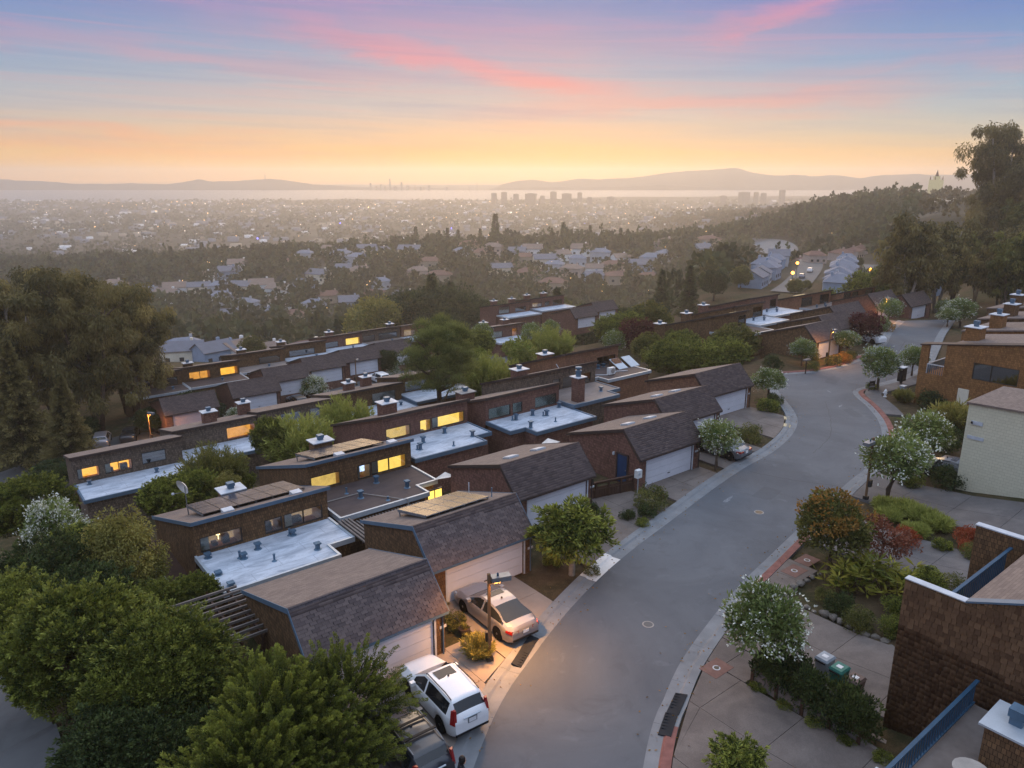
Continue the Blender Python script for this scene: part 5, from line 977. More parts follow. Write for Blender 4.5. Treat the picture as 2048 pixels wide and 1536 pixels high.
for k, x, y, s, lab in (('shrub_ball', 20.9, 33.7, .9, 'clipped round bush between wall and driveway'), ('shrub_olive', 22.1, 33.7, .85, 'loose olive bush behind the clipped round one'), ('shrub_olive', 16.3, 31.1, .85, 'low rounded bush in the rock garden corner'), ('shrub', 17.6, 30.4, .8, 'leafy bush against the dark house wall'), ('shrub_dark', 16.0, 32.6, .8, 'dark bush behind the garden stones'), ('shrub_olive', 15.8, 33.6, .6, 'dry brown bush beside the garden stones'), ('shrub', 18.6, 32.2, .8, 'green bush between ginger and wall'),
    ('grass', 24.0, 44.2, 1.1, 'bright green tuft at the foot of the forked tree'), ('grass', 24.9, 43.6, 1.2, 'bright green tuft in the middle of the bed'), ('grass', 25.3, 42.4, 1.2, 'bright green tuft along the driveway edge'), ('grass', 25.6, 41.2, 1.1, 'bright green tuft near the red bushes'), ('grass', 23.4, 42.8, 1., 'bright green tuft behind the red maple'), ('grass', 23.9, 40.6, 1., 'bright green tuft low in the bed'), ('shrub_rust', 26.1, 39.2, .75, 'rust red bush beside the upper driveway'), ('shrub_rust', 26.6, 38.6, .7, 'second rust red bush beside the upper driveway'), ('shrub_rust', 25.5, 38.2, .5, 'small rust red bush lowest of three'), ('shrub_olive', 25.3, 37.2, .7, 'olive bush below the rust red bushes'), ('shrub', 24.4, 38.6, .6, 'small green bush at the bed corner'), ('shrub_rust', 22.6, 39.4, .9, 'brownish red bush spreading behind the red maple'),
    ('flax', 37.0, 59.6, 1.5, 'spiky yellow flax clump beside the yellow house'), ('shrub_dark', 38.6, 66.2, 1.3, 'dark bush at the foot of the balcony house'), ('shrub', 39.4, 64.6, 1.1, 'green bush under the balcony house door'), ('flax', 37.3, 68.6, .75, 'small spiky plant beside the hydrant'), ('shrub_dark', 33.4, 54.6, 1.1, 'dark hedge bush behind the parked car'), ('shrub_dark', 35.2, 56.4, 1.2, 'dark hedge bush beside the flax'), ('shrub_dark', 29.6, 47.4, 1.2, 'dark bush under the flowering tree by the yellow wall'), ('shrub', 27.6, 48.2, 1., 'green bush between the forked tree and the car'), ('shrub', 36.3, 72.8, .7, 'low green bush under the notice board tree'), ('shrub', 43.6, 76.8, .7, 'green bush at the balcony house corner'),
    ('shrub_olive', 9.0, 44.6, 1.2, 'brownish bush beside the wooden gate'), ('shrub_dark', 8.5, 43.2, .7, 'low dark plant in the bed by the gate'), ('shrub_dark', 7.2, 43.0, .55, 'low spiky plant in the bed corner by the gate'), ('shrub', 8.0, 42.0, .5, 'small groundcover plant near the kerb by the gate'), ('shrub_dark', 5.0, 43.6, .6, 'dark bush against the brown garage corner'), ('shrub', 2.2, 37.2, .6, 'green tuft at the corner of the solar garage'), ('shrub_olive', 4.3, 36.2, .5, 'dry bush under the street tree'),
    ('shrub_olive', 19.2, 57.4, 1.2, 'bushy grey green shrub beside the coupe'), ('shrub', 23.4, 65.6, 1.1, 'green shrub below the flowering ball tree at the bend'), ('shrub_dark', 24.7, 67.4, .9, 'dark shrub behind the green one at the bend'), ('shrub_dark', 29.0, 81.2, 1.2, 'dark bush on the planted corner'), ('shrub_olive', 33.4, 80.8, .9, 'olive bush on the planted corner'), ('shrub_olive', 36.6, 83.0, 1.0, 'orange lit bush under the lamp post'), ('shrub_lamp_orange', 38.2, 84.4, 1.1, 'second orange lit bush under the lamp post'), ('shrub_olive', 39.8, 86, .9, 'third orange lit bush beside the driveway'), ('shrub_olive', 35.0, 85.6, 1.1, 'bush against the dark garage past the bend'), ('shrub_plum', 45.4, 94.6, 2.0, 'plum leaved round tree past the bend'), ('shrub_lamp_orange', 52.0, 102.8, 1.3, 'amber lit bush before the far garage'),
    ('shrub_olive', -2.7, 31.3, .62, 'twiggy bush between the two near garages'), ('plume', -1.5, 28.9, 1.0, 'yellow plumed plant at the foot of the lamp post'), ('shrub_olive', -3.4, 33.1, .3, 'thin climbing shrub beside the solar garage door')):
    plant(k, x, y, lab, s)
# hedge by the bins
for i in range(5):
    u = 7.15 - .12 * i; v = -13.9 - i * .95; plant('shrub_dark', *P2(u, v), ['hedge bush nearest the flowering ball tree', 'hedge bush beside the grey bin', 'hedge bush beside the green bin', 'hedge bush beside the brown bin', 'last hedge bush before the dark wall'][i], 1.0, stretch=1.55, group='clipped hedge beside the bins')
for i in range(5): plant('shrub', *P2(6.45 - .1 * i, -13.6 - i * 1.35), 'low green plant at the foot of the hedge wall', .42, stretch=.7, group='low plants along the hedge wall')
plant('tree_street', *P2(1.3, -16.2), 'small leafy sapling at the bottom edge of the paving', .62, z=.05, stretch=.8)
# near left: big leafy trees, junipers, birch (crown centre height and radius as measured)
R0 = {'tree_near': (3.4, 4.2), 'tree_near2': (3.2, 3.6), 'tree_dark': (3.2, 3.4), 'tree_birch': (2.4, 3.6), 'juniper': (2.9, 2.7), 'juniper2': (2.5, 2.4), 'feather': (1.0, .95), 'feather_olive': (1.0, .95), 'shrub': (1., .55), 'shrub_bright': (1., .6), 'shrub_plum': (1.1, 1.2), 'tree_mid': (3., 3.4), 'tree_mid_olive': (3., 3.8), 'tree_mid_dark': (3., 3.6), 'ole_c': (1., 1.7), 'ole_white': (1., .9), 'ole_b': (1., 1.65)}
def plantc(k, u, v, zc, r, label, st=1., group=None):
    R, h = R0[k]; s = r / R; x, y = P2(u, v); return plant(k, x, y, label, s, z=max(zc - h * s * st, tz(x, y) - .06), stretch=st, group=group)
for a in (('tree_near', -13.3, -.4, 2.3, 2.8, 'big bright green leafy tree in the bottom left', .85), ('tree_near2', -15.4, 2.8, 2.5, 2.8, 'big leafy tree beside the lower left lane', .95), ('tree_dark', -14.9, -2.8, 1.4, 2.3, 'low leafy tree at the bottom edge', .85), ('tree_near2', -13.2, 4.6, 1.4, 1.7, 'leafy tree rising in front of the slatted pergola', .9), ('tree_near2', -9.9, 7.4, .6, 1.25, 'small leafy tree touching the white flat roof', .95), ('tree_near', -11.8, 7.0, .9, 1.5, 'leafy tree between the birch and the white flat roof', .9),
    ('tree_dark', -15.0, 13.0, .6, 2.9, 'dark leafy tree at the left below the first house', .95), ('tree_dark', -14.6, 8.6, .8, 2.7, 'dark leafy tree under the birch', .9), ('tree_near', -17.2, 9.0, 1.2, 2.6, 'leafy tree at the left edge beside the birch', .9), ('tree_birch', -12.0, 11.6, 1.6, 2.3, 'yellowing birch with pale trunk beside the first house', 1.15), ('tree_near', -13.4, 17.2, -.2, 2.3, 'leafy tree behind the birch', .8), ('tree_near2', -14.6, 28, -.6, 2.6, 'rounded tree at the left edge under the eucalyptus', .85), ('ole_white', -14.0, 21.6, .1, 1.7, 'white blossoming bush at the left below the eucalyptus grove', 1.2), ('tree_near', -16.0, 5.6, .4, 2.0, 'leafy tree overhanging the lower left lane', .9), ('tree_dark', -13.2, -4.6, .8, 1.9, 'low leafy bush tree beside the junipers', .8), ('tree_dark', -13.8, 1.4, .2, 1.9, 'dark leafy tree below the pergola', .9)): plantc(*a)
for a in (('juniper', -8.75, -6.5, 1.9, 2.15, 'spiky juniper before the nearest garage', 1.05), ('juniper2', -11.0, -6.6, 2.0, 2.4, 'spiky juniper left of the nearest garage', 1.0), ('juniper', -10.3, -8.4, 1.4, 2.0, 'low juniper at the bottom edge beside the black car', 1.), ('juniper2', -12.6, -8.2, 1.5, 2.3, 'low juniper leftmost along the bottom edge', 1.), ('juniper2', -10.6, -3.4, .6, 1.6, 'dark juniper against the side wall of the nearest garage', 1.)): plantc(*a)
# courts between the first and middle rows
for a in (('tree_near2', -6.6, 25.6, -1.4, 1.9, 'leafy tree left of the satellite dish', .9), ('tree_near', -4.6, 26.4, -1.6, 1.8, 'dark leafy tree behind the satellite dish', .9), ('tree_birch', -2.6, 25.4, -2.0, 1.4, 'weeping pale tree behind the first chimney', 1.1), ('feather_olive', -2.0, 30.4, -1.9, 2.2, 'feathery olive shrub before the middle row', 1.3), ('tree_near2', -.4, 30, -3.2, 1.4, 'leafy shrub below the lit middle house', 1.), ('feather', 6.0, 32., -1.7, 2.9, 'wide feathery shrub behind the second chimney', 1.2), ('tree_near2', 3.7, 33., -1.2, 1.6, 'dark rounded shrub left of the wide feathery one', 1.2), ('feather', 12.2, 36., -1.9, 2.2, 'feathery shrub behind the third chimney', 1.35), ('feather', 33.0, 40., -1.9, 2.9, 'feathery shrub right of the pine', 1.3), ('shrub_bright', 47.1, 52, -3.2, 2.9, 'bright green rounded tree beyond the chimneys', 1.0), ('feather', 56.5, 56, -4.2, 2.9, 'feathery light green shrub beside the bright rounded tree', 1.3), ('shrub_bright', 34.6, 45, -1.2, 1.9, 'bright green shrub behind the pine', 1.2)): plantc(*a)
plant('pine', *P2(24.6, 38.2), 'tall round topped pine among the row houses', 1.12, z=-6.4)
# belt of bushes beyond the upper row
for a in (('tree_mid', 48, 26, .6, 3.0, 'broad green bush directly behind the last garage', .75), ('tree_mid', 51.4, 24.4, .4, 2.8, 'broad green bush in the middle of the belt', .75), ('tree_mid', 55.6, 24, .4, 2.9, 'broad green bush beside the dark garage', .75), ('tree_mid_olive', 61.0, 26.4, .1, 3.0, 'olive bush before the dark row past the bend', .75), ('tree_mid', 57.7, 32, 0, 2.5, 'green bush behind the belt', .75), ('tree_mid_olive', 56., 36, -.9, 2.3, 'grey green bush above the last flat roof', .8), ('shrub_plum', 69.2, 50, -3, 3., 'plum leaved shrub in the belt of bushes', 1.), ('tree_mid', 72.4, 58, -4, 3.6, 'large clipped green tree mass beyond the court', .75), ('tree_mid', 76.4, 58.6, -4, 3.4, 'second half of the large clipped tree mass', .8), ('tree_mid_olive', 83.5, 60, -4.2, 3.6, 'olive tree beside the large clipped mass', .85), ('tree_mid_olive', 62, 37, -1.6, 2.4, 'grey green bush left of the dark row', .8),
    ('ole_c', 55.2, 72, -4.4, 1.8, 'flowering bush near the pine top', 1), ('ole_c', 62.5, 68, -4.6, 1.8, 'flowering bush above the light green shrub', 1), ('ole_c', 70.5, 72, -5.6, 1.7, 'flowering bush beyond the court', 1), ('ole_c', 66.3, 52, -4.4, 1.9, 'pale flowering bush left of the plum shrub', 1), ('ole_c', 61.8, 40, -2.2, 1.4, 'pale flowering bush right of the plum shrub', 1), ('ole_c', 77.5, 66, -5.4, 1.6, 'flowering bush beside the lower lane end', 1), ('tree_mid_olive', 42, 62, -4.8, 2.4, 'olive shrub behind the pine', .9), ('tree_mid', 50, 66, -4.6, 2.6, 'round green tree behind the pine', .9)): plantc(*a)
plant('tree_mid_dark', *P2(38.9, 75.8), 'small dark street tree on the lower road', .6, stretch=1.2)
# eucalyptus grove at the left
for x, y, h, k, lab in ((-50.6, 87.5, 19.5, 'euc_a', 'tall eucalyptus with dark trunk left of the lower garages'), (-50.5, 99, 17.8, 'euc_b', 'slender eucalyptus nearest the lower garages'), (-66, 104, 21.3, 'euc_a', 'tall eucalyptus in the middle of the left grove'), (-60.3, 88, 20, 'euc_b', 'tall eucalyptus at the left picture edge'), (-64, 119, 19, 'euc_b', 'eucalyptus behind the middle of the grove'), (-57, 106, 17, 'euc_a', 'eucalyptus filling the right half of the grove'), (-78, 124, 21, 'euc_b', 'eucalyptus on the skyline of the left grove'), (-86, 118, 21, 'euc_a', 'eucalyptus at the far left edge of the grove'), (-72, 92, 19, 'euc_a', 'eucalyptus cut by the left picture edge'), (-70, 112, 20, 'euc_b', 'eucalyptus deep in the left grove')):
    plant(k, x, y, lab, h / 15, group='eucalyptus grove at the left')
plant('cedar', -53.5, 77.5, 'dark drooping cedar at the left edge', 1.2); plant('cedar', -47.5, 76, 'dark cedar in front of the eucalyptus trunks', .9); plant('cedar', -60, 82, 'dark cedar behind the left picture edge', 1.2)
for x, y, s, lab in ((-52, 84.8, .9, 'scrubby bush at the foot of the grove'), (-44.5, 89, .9, 'scrubby bush beside the parked cars'), (-42, 95, 1., 'scrubby bush behind the parked cars'), (-46.5, 71, .8, 'scrubby bush left of the middle row'), (-39, 92, .8, 'scrubby bush beside the amber lamp post')): plant('tree_mid_dark', x, y, lab, s, stretch=.6)

# fallen leaves along the kerbs and beds
_g = G(77); _P = []
for _c, _sd, _n in ((LC, 1, 420), (RC, -1, 420)):
    _i = _g.integers(10, min(len(_c), 95), _n); _o = np.abs(_g.normal(size=_n)) * .5 * _g.choice([-1, 1], _n) + .45; _t = np.gradient(_c, axis=0); _t /= np.linalg.norm(_t, axis=1)[:, None]; _nn = np.stack([-_t[:, 1], _t[:, 0]], 1) * _sd
    _p = _c[_i] + _nn[_i] * _o[:, None] + _g.normal(size=(_n, 2)) * .3; _P.append(np.column_stack([_p, np.where(_o > .5, .125, .05)]))
_P = np.vstack(_P); tag(link(arr('leaf_litter', leaf_quads(_P, np.column_stack([_g.normal(size=(len(_P), 2)), _g.uniform(0, .15, len(_P))]), .11, .06, _g, _g.uniform(0, 1, len(_P))), 'leaf_orange'), 'leaf_litter'), 'brown fallen leaves scattered along the kerbs', 'leaves', kind='stuff')
# ------------------------------------------------------------------ cars
def car(label, x, y, heading, paint, L=4.85, Wd=1.84, H=1.45, style='sedan', z=.08, detail=1, rack=False, group=None):
    """body lofted from cross-sections along its length; nose points along +x of the car"""
    t = thing('car', label, 'car', (x, y, z), heading, group); hw = Wd / 2; h = L / 2
    wb = .29 * L; wr = .335 if style == 'sedan' else .36
    if style == 'sedan':   # x fraction, top height, half width of top edge as share of hw
        top = [(-h, .80), (-h + .08, 1.0), (-.80 * h, 1.07), (-.60 * h, 1.24), (-.40 * h, H - .07), (-.26 * h, H - .015), (-.06 * h, H), (.06 * h, H - .02), (.14 * h, H - .09), (.44 * h, 1.03), (.78 * h, .91), (h - .14, .74), (h, .56)]; belt = [(-h, .78), (-.7 * h, 1.0), (.4 * h, .93), (h, .54)]; ws = (.44 * h, .12 * h); rw = (-.38 * h, -.80 * h)
    elif style == 'coupe':
        top = [(-h, .72), (-h + .1, .88), (-.74 * h, .97), (-.30 * h, H - .05), (0, H), (.1 * h, H - .03), (.42 * h, .94), (.8 * h, .82), (h - .1, .66), (h, .5)]; belt = [(-h, .7), (-.6 * h, .9), (.4 * h, .86), (h, .48)]; ws = (.42 * h, .1 * h); rw = (-.32 * h, -.74 * h)
    else:
        top = [(-h, .95), (-h + .06, 1.1), (-.93 * h, 1.2), (-.80 * h, H - .05), (-.3 * h, H), (.06 * h, H - .04), (.40 * h, 1.16), (.8 * h, 1.02), (h - .1, .84), (h, .62)]; belt = [(-h, .95), (-.9 * h, 1.1), (.38 * h, 1.04), (h, .6)]; ws = (.40 * h, .07 * h); rw = (-.82 * h, -.93 * h)
    xs = sorted(set([-h, -h + .04, -h + .12] + list(np.linspace(-h + .2, h - .2, 44)) + [h - .12, h - .04, h] + [ws[0], ws[1], rw[0], rw[1]]))
    ip = lambda tab, q: float(np.interp(q, [a for a, _ in tab], [b for _, b in tab]))
    sill0 = .24 if style != 'suv' else .28
    def sect(q):
        e = (abs(q) / h); pw = hw * (1 - .2 * max(0, (e - .7) / .3) ** 2.2); tp = ip(top, q); bl = min(ip(belt, q), tp - .02)
        s = sill0 + .1 * max(0, (e - .88) / .12)
        for c in (-wb, wb):
            dq = abs(q - c)
            if dq < wr + .05: s = max(s, wr + math.sqrt(max(0, (wr + .05) ** 2 - dq ** 2)) * .95 - .02)
        s = min(s, bl - .08); cab = min(1, max(0, (tp - bl - .06) / .25)); te = pw * (.93 - .2 * cab); m = (s + bl) / 2
        return [(pw * .93, s), (pw * .985, s + (bl - s) * .25), (pw, m + .04), (pw * .985, bl - .035), (pw * .955, bl), (te + (pw * .955 - te) * .04, tp - .055 - .04 * cab), (te * .93, tp - .018), (te * .5, tp), (0, tp + .008)]
    S = [sect(q) for q in xs]; n = len(S[0]); body = MB(); sg = MB(); fg = MB(); rg_ = MB()
    for sd in (1, -1):
        for i in range(len(xs) - 1):
            a, b = xs[i], xs[i + 1]; mid = (a + b) / 2
            for j in range(n - 1):
                q = [(a, sd * S[i][j][0], S[i][j][1]), (b, sd * S[i + 1][j][0], S[i + 1][j][1]), (b, sd * S[i + 1][j + 1][0], S[i + 1][j + 1][1]), (a, sd * S[i][j + 1][0], S[i][j + 1][1])]
                if sd > 0: q = q[::-1]
                tgt = body
                if j == 4 and (rw[1] + (.1 if style != 'suv' else .3)) < mid < ws[0] - .18 and not (abs(mid + .08 * h) < .045): tgt = sg
                elif j >= 6 and ws[1] + .02 < mid < ws[0] - .02: tgt = fg
                elif j >= 6 and rw[1] + .02 < mid < rw[0] - .02: tgt = rg_
                tgt.poly(*q)
    for i, fl in ((0, 1), (-1, 0)):
        ring = [(xs[i], y, z_) for y, z_ in S[i]] + [(xs[i], -y, z_) for y, z_ in S[i][-2::-1]]; body.poly(*(ring if fl else ring[::-1]))
    ub = MB().box(-h + .25, -hw * .84, sill0 - .04, h - .25, hw * .84, sill0 + .3).build('underbody', 'black_plastic', t)
    def weld(mb, nm, mt, sharp=40):
        me = bpy.data.meshes.new(nm); me.from_pydata(mb.v, [], mb.f); bm = bmesh.new(); bm.from_mesh(me); bmesh.ops.remove_doubles(bm, verts=bm.verts, dist=.0015); bmesh.ops.recalc_face_normals(bm, faces=bm.faces); bm.to_mesh(me); bm.free(); finish(me, mt, True); me.set_sharp_from_angle(angle=rad(sharp)); return link(me, nm, t)
    b_ = weld(body, 'body', paint); weld(sg, 'side_windows', 'car_glass'); weld(fg, 'windscreen', 'car_glass')
    if rg_.v: weld(rg_, 'rear_window', 'car_glass')
    else: MB().box(-h + .02, -hw * .62, 1.12, -h + .05, hw * .62, 1.4).build('rear_window', 'car_glass', t)
    for c in (-wb, wb):
        for sd in (1, -1):
            w = MB().lathe([(wr * .66, -.1), (wr * .96, -.1), (wr, -.06), (wr, .06), (wr * .96, .1), (wr * .66, .1)], 22, (0, 0, 0), 'y').build('wheel', 'tyre', t, True, (c, sd * (hw - .13), wr))
            if detail:
                r = MB().lathe([(wr * .64, -.02), (wr * .64, .06), (wr * .58, .07)], 20, (0, 0, 0), 'y')
                for k in range(5): a = 2 * math.pi * k / 5; M = Matrix.Rotation(a, 4, 'Y'); r.box(-.035, .06, .04, .035, .098, wr * .64, M).box(-.035, -.098, .04, .035, -.06, wr * .64, M)
                r.lathe([(.06, -.1), (.06, .1)], 10, (0, 0, 0), 'y'); r.build('rim', 'rim', w)
    if not detail: return t
    zt_ = .82 if style != 'suv' else .95
    for sd in (1, -1):
        if style == 'suv': MB().hexa([(-h + .0, sd * hw * .72, .84), (-h + .02, sd * hw * .85, .84), (-h + .2, sd * hw * .955, .86), (-h + .16, sd * hw * .7, .86)], [(-h + .09, sd * hw * .71, 1.42), (-h + .11, sd * hw * .78, 1.42), (-h + .24, sd * hw * .86, 1.4), (-h + .22, sd * hw * .7, 1.4)]).build('tail_light', 'tail_red', t)
        else: MB().hexa([(-h - .005, sd * hw * .42, .72), (-h + .02, sd * hw * .84, .7), (-h + .34, sd * hw * .985, .74), (-h + .3, sd * hw * .4, .74)], [(-h + .0, sd * hw * .42, .83), (-h + .05, sd * hw * .84, .85), (-h + .34, sd * hw * .975, .84), (-h + .3, sd * hw * .4, .84)]).build('tail_light', 'tail_red', t)
        MB().hexa([(h - .3, sd * hw * .6, .6), (h - .05, sd * hw * .5, .58), (h - .12, sd * hw * .84, .58), (h - .4, sd * hw * .96, .62)], [(h - .3, sd * hw * .6, .72), (h - .09, sd * hw * .5, .68), (h - .16, sd * hw * .82, .7), (h - .4, sd * hw * .95, .74)]).build('headlight', 'flashing', t)
        MB().box(ws[0] - .42, sd * hw * .97 if sd > 0 else -hw * .97 - .2, .98, ws[0] - .24, sd * hw * .97 + .2 if sd > 0 else -hw * .97, 1.13).build('wing_mirror', paint, t)
        for k in (.02, -.34): MB().box(k * h - .1 - .1 * (k < 0), sd * hw * .985 - .012, .86, k * h + .1 - .1 * (k < 0), sd * hw * .985 + .012, .89).build('door_handle', paint, t)
    pz = .62 if style != 'suv' else .78
    MB().box(-h - .02, -.2, pz - .03, -h + .03, .2, pz + .19).build('plate_recess', 'metal_grey', t); MB().box(-h - .03, -.16, pz, -h - .021, .16, pz + .16).build('number_plate', 'plate', t)
    MB().box(-h - .03, -hw * .78, .36, -h + .1, hw * .78, .44).build('bumper', 'black_plastic', t)
    if (style == 'sedan' or style == 'suv') and not rack:
        xr0, xr1 = (-.06 * h, .05 * h) if style == 'sedan' else (-.18 * h, .0 * h); MB().box(xr0 - .12, -hw * .44, ip(top, xr0) + .004, xr1, hw * .44, ip(top, xr1) + .03).build('sunroof', 'tinted', t)
    MB().box(-.26 * h, -.03, ip(top, -.26 * h) + .0, -.23 * h, .03, ip(top, -.25 * h) + .07).build('aerial', 'black_plastic', t)
    if style == 'suv':
        for sd in (1, -1): MB().tube([(-.78 * h, sd * hw * .66, H - .04), (-.6 * h, sd * hw * .67, H + .04), (0, sd * hw * .67, H + .04), (.04 * h, sd * hw * .67, H - .03)], .022, 6).build('roof_rail', 'metal_grey' if rack else 'black_plastic', t)
        MB().box(-h - .03, -hw * .4, 1.0, -h + .1, hw * .4, 1.03).build('tailgate_trim', 'flashing', t)
    if rack:
        for q in (-.5 * h, -.18 * h): MB().box(q - .05, -hw * .72, H + .05, q + .05, hw * .72, H + .09).build('rack_bar', 'black_plastic', t)
    return t
def on_v(u, v): p = W(u, v); return p[0], p[1]
car('silver sedan parked nose in before the solar garage', *on_v(.95, -2.8), A0 + rad(88.5), 'car_silver', 4.88, 1.84, 1.46, 'sedan', .09)
car('white sport utility car parked before the nearest garage', *on_v(-4.35, -6.3), A0 + rad(87), 'car_white', 4.57, 1.84, 1.66, 'suv', .09)
car('black car with roof rack bars beside the juniper', *on_v(-6.9, -7.7), A0 + rad(88), 'car_black', 4.6, 1.83, 1.6, 'suv', .06, rack=True)
car('grey coupe half hidden by a flowering ball tree', *on_v(28.3, 4.4), A0 + rad(94), 'car_grey', 4.4, 1.86, 1.3, 'coupe', .09)
car('dark car with pale roof parked by the yellow house', *on_v(36.9, -9.0), A0 - rad(84), 'car_black', 4.7, 1.84, 1.45, 'sedan', .1)
car('pale car parked past the bend behind the plum tree', *on_v(77.4, 17.8), A0 + rad(80), 'car_white', 4.5, 1.8, 1.45, 'sedan', .1, 0)
for (u, v, hd, pt, st, lab) in ((35.8, 72.8, 90, 'car_white', 'suv', 'white sport utility car before a lower garage'), (20.6, 68.6, 90, 'car_black', 'suv', 'dark car parked before a lower garage'), (13.6, 64.2, 92, 'car_silver', 'sedan', 'silver car before a lower garage behind the chimney'), (16.4, 65.4, 90, 'car_black', 'suv', 'black car next to the silver one on the lower road'), (-3.8, 68.5, 75, 'car_silver', 'suv', 'silver car parked under the eucalyptus grove'), (-.7, 68.7, 70, 'car_black', 'sedan', 'black car parked under the eucalyptus grove')):
    x, y = on_v(u, v); car(lab, x, y, A0 + rad(hd), pt, 4.7, 1.85, 1.65 if st == 'suv' else 1.45, st, tz(x, y) + .08, 0)

# ------------------------------------------------------------------ street furniture and small things
def lamp_post(label, u, v, h, z=None, rz=0., light=0., warm=(1, .44, .1)):
    x, y, _ = W(u, v); z = tz(x, y) if z is None else z; t = thing('street_lamp', label, 'street lamp', (x, y, z), A0 + rz, 'box headed street lamps')
    MB().box(-.06, -.06, -.1, .06, .06, h).build('post', 'wood_post', t); MB().box(-.14, -.14, -.05, .14, .14, .25).build('base', 'metal_dark', t); MB().box(.08, -.045, h - .5, .5, .045, h - .38).build('arm', 'metal_dark', t)
    hd = MB().box(.1, -.2, h - .38, .95, .2, h - .16).build('lamp_head', 'metal_grey', t); MB().box(.2, -.14, h - .395, .88, .14, h - .383).build('lens', 'bulb_amber' if light else 'stone', hd); MB().lathe([(.05, 0), (.05, .1), (.03, .14)], 10, (.4, 0, h - .16)).build('photocell', 'rail_blue', hd)
    MB().box(-.14, .085, .95, .14, .25, 1.4).build('meter_box', 'metal_dark', t)
    if light:
        l = bpy.data.objects.new('lamp_glow', bpy.data.lights.new('lamp_glow', 'AREA')); l.data.energy = light; l.data.color = warm; l.data.shape = 'RECTANGLE'; l.data.size = .6; l.data.size_y = .26; l.data.spread = rad(170); COL.objects.link(l); l.parent = t; l.location = (.54, 0, h - .41)
    return t
lamp_post('lit street lamp between the silver sedan and the white car', -1.1, -5.15, 4.3, 0, rad(-20), 420)
lamp_post('lit lamp post at the planted corner past the bend', 62.0, 14.6, 4.2, 0, rad(0), 230)
lamp_post('lit lamp post before the far garages', 91.5, 23.0, 4.2, -.1, rad(-30), 300)
lamp_post('lit lamp post beside the rosy garage door on the lower road', .6, 64.0, 4.4, None, rad(-60), 260)
lamp_post('unlit lamp post hidden in the forked flowering tree', 28.6, -6.9, 4.3, .1, rad(180)); lamp_post('slim lamp before the white car on the lower road', 32.2, 73.4, 4.2, None, rad(40))
def path_light(label, u, v, h=1.5):
    x, y, _ = W(u, v); t = thing('path_light', label, 'path light', (x, y, tz(x, y)), A0); MB().box(-.05, -.05, -.1, .05, .05, h).build('post', 'wood_dark', t); MB().box(-.5, -.2, h, .5, .2, h + .14).build('head', 'wood_weathered', t)
path_light('low path light on the planted corner', 56.2, 13.9); path_light('low path light above the court hedge', 47, 46, 1.6)
def ramp(label, u, v, rz, l=1.2, w=.45, m='rubber'):
    x, y, _ = W(u, v); t = thing('kerb_ramp', label, 'kerb ramp', (x, y, .02), rz); MB().hexa([(-l / 2, -w / 2, 0), (l / 2, -w / 2, 0), (l / 2, w / 2, 0), (-l / 2, w / 2, 0)], [(-l / 2, -w / 2, .03), (l / 2, -w / 2, .03), (l / 2, w / 2, .12), (-l / 2, w / 2, .12)]).build('wedge', m, t)
    q = MB()
    for i in range(6): q.box(-l / 2 + .08 + i * .18, -w / 2 + .05, .05, -l / 2 + .1 + i * .18, w / 2 - .05, .085)
    q.build('grip_rib', m, t)
k = A0 + rad(24)
ramp('dark rubber kerb ramp behind the silver sedan', .55, -5.62, k + rad(6), 2.3); ramp('upper dark rubber kerb ramp opposite the lamp post', 3.1, -12.15, k + rad(180), 1.35, .5); ramp('lower dark rubber kerb ramp opposite the lamp post', 1.9, -12.7, k + rad(184), 1.35, .5); ramp('dark rubber kerb ramp behind the coupe', 28.6, 2.75, A0 + rad(10), 1.3); ramp('second rubber kerb ramp behind the coupe', 30.0, 3.0, A0 + rad(10), .8); ramp('plywood kerb ramp at the bend nearer the camera', 38.4, 5.0, A0 + rad(28), .8, .55, 'wood_ply'); ramp('plywood kerb ramp at the bend farther along', 40.2, 6.1, A0 + rad(35), .8, .55, 'wood_ply')
for (u, v, m, lab) in ((9.3, -14.9, 'bin_grey', 'grey wheeled bin with pale lid sticker behind the hedge'), (9.1, -15.65, 'bin_green', 'green wheeled bin between the grey and brown bins'), (8.95, -16.4, 'bin_brown', 'brown wheeled bin nearest the dark wall')):
    x, y, _ = W(u, v); t = thing('wheeled_bin', lab, 'bin', (x, y, .12), A0 + rad(88), None, .9); MB().hexa([(-.24, -.3, .06), (.24, -.3, .06), (.24, .24, .06), (-.24, .24, .06)], [(-.31, -.37, .98), (.31, -.37, .98), (.31, .36, .98), (-.31, .36, .98)]).build('body', m, t)
    l = MB().hexa([(-.34, -.4, .985), (.34, -.4, .985), (.34, .4, .985), (-.34, .4, .985)], [(-.27, -.33, 1.08), (.27, -.33, 1.08), (.27, .33, 1.08), (-.27, .33, 1.08)]).build('lid', m, t); MB().box(-.13, -.12, 1.082, .13, .12, 1.086).build('label_sticker', 'plate', l)
    for sx in (-1, 1): MB().lathe([(.1, -.03), (.12, -.03), (.12, .03), (.1, .03)], 12, (0, 0, 0), 'y').build('wheel', 'tyre', t, False, (sx * .26, .3, .1), (0, 0, rad(90)))
    MB().box(-.26, .4, .9, .26, .45, .95).build('handle', 'black_plastic', t)
x, y, _ = W(-.85, -2.85); t = thing('plant_pot', 'dark barrel pot beside the silver sedan', 'plant pot', (x, y, 0)); MB().lathe([(.2, 0), (.27, .22), (.28, .4), (.24, .4), (.23, .34)], 16).build('pot', 'pot', t); MB().lathe([(.22, .33), (.05, .36)], 12).build('soil', 'soil', t)
_g = G(5); link(arr('sprigs', leaf_quads(np.tile([[0, 0, .36]], (40, 1)) + _g.normal(size=(40, 3)) * .05, sph(_g, 40) + np.array([0, 0, 1.2]), .35, .05, _g, _g.uniform(0, 1, 40)), 'leaf_olive'), 'sprigs', t)
def wp(px, py): return px, py
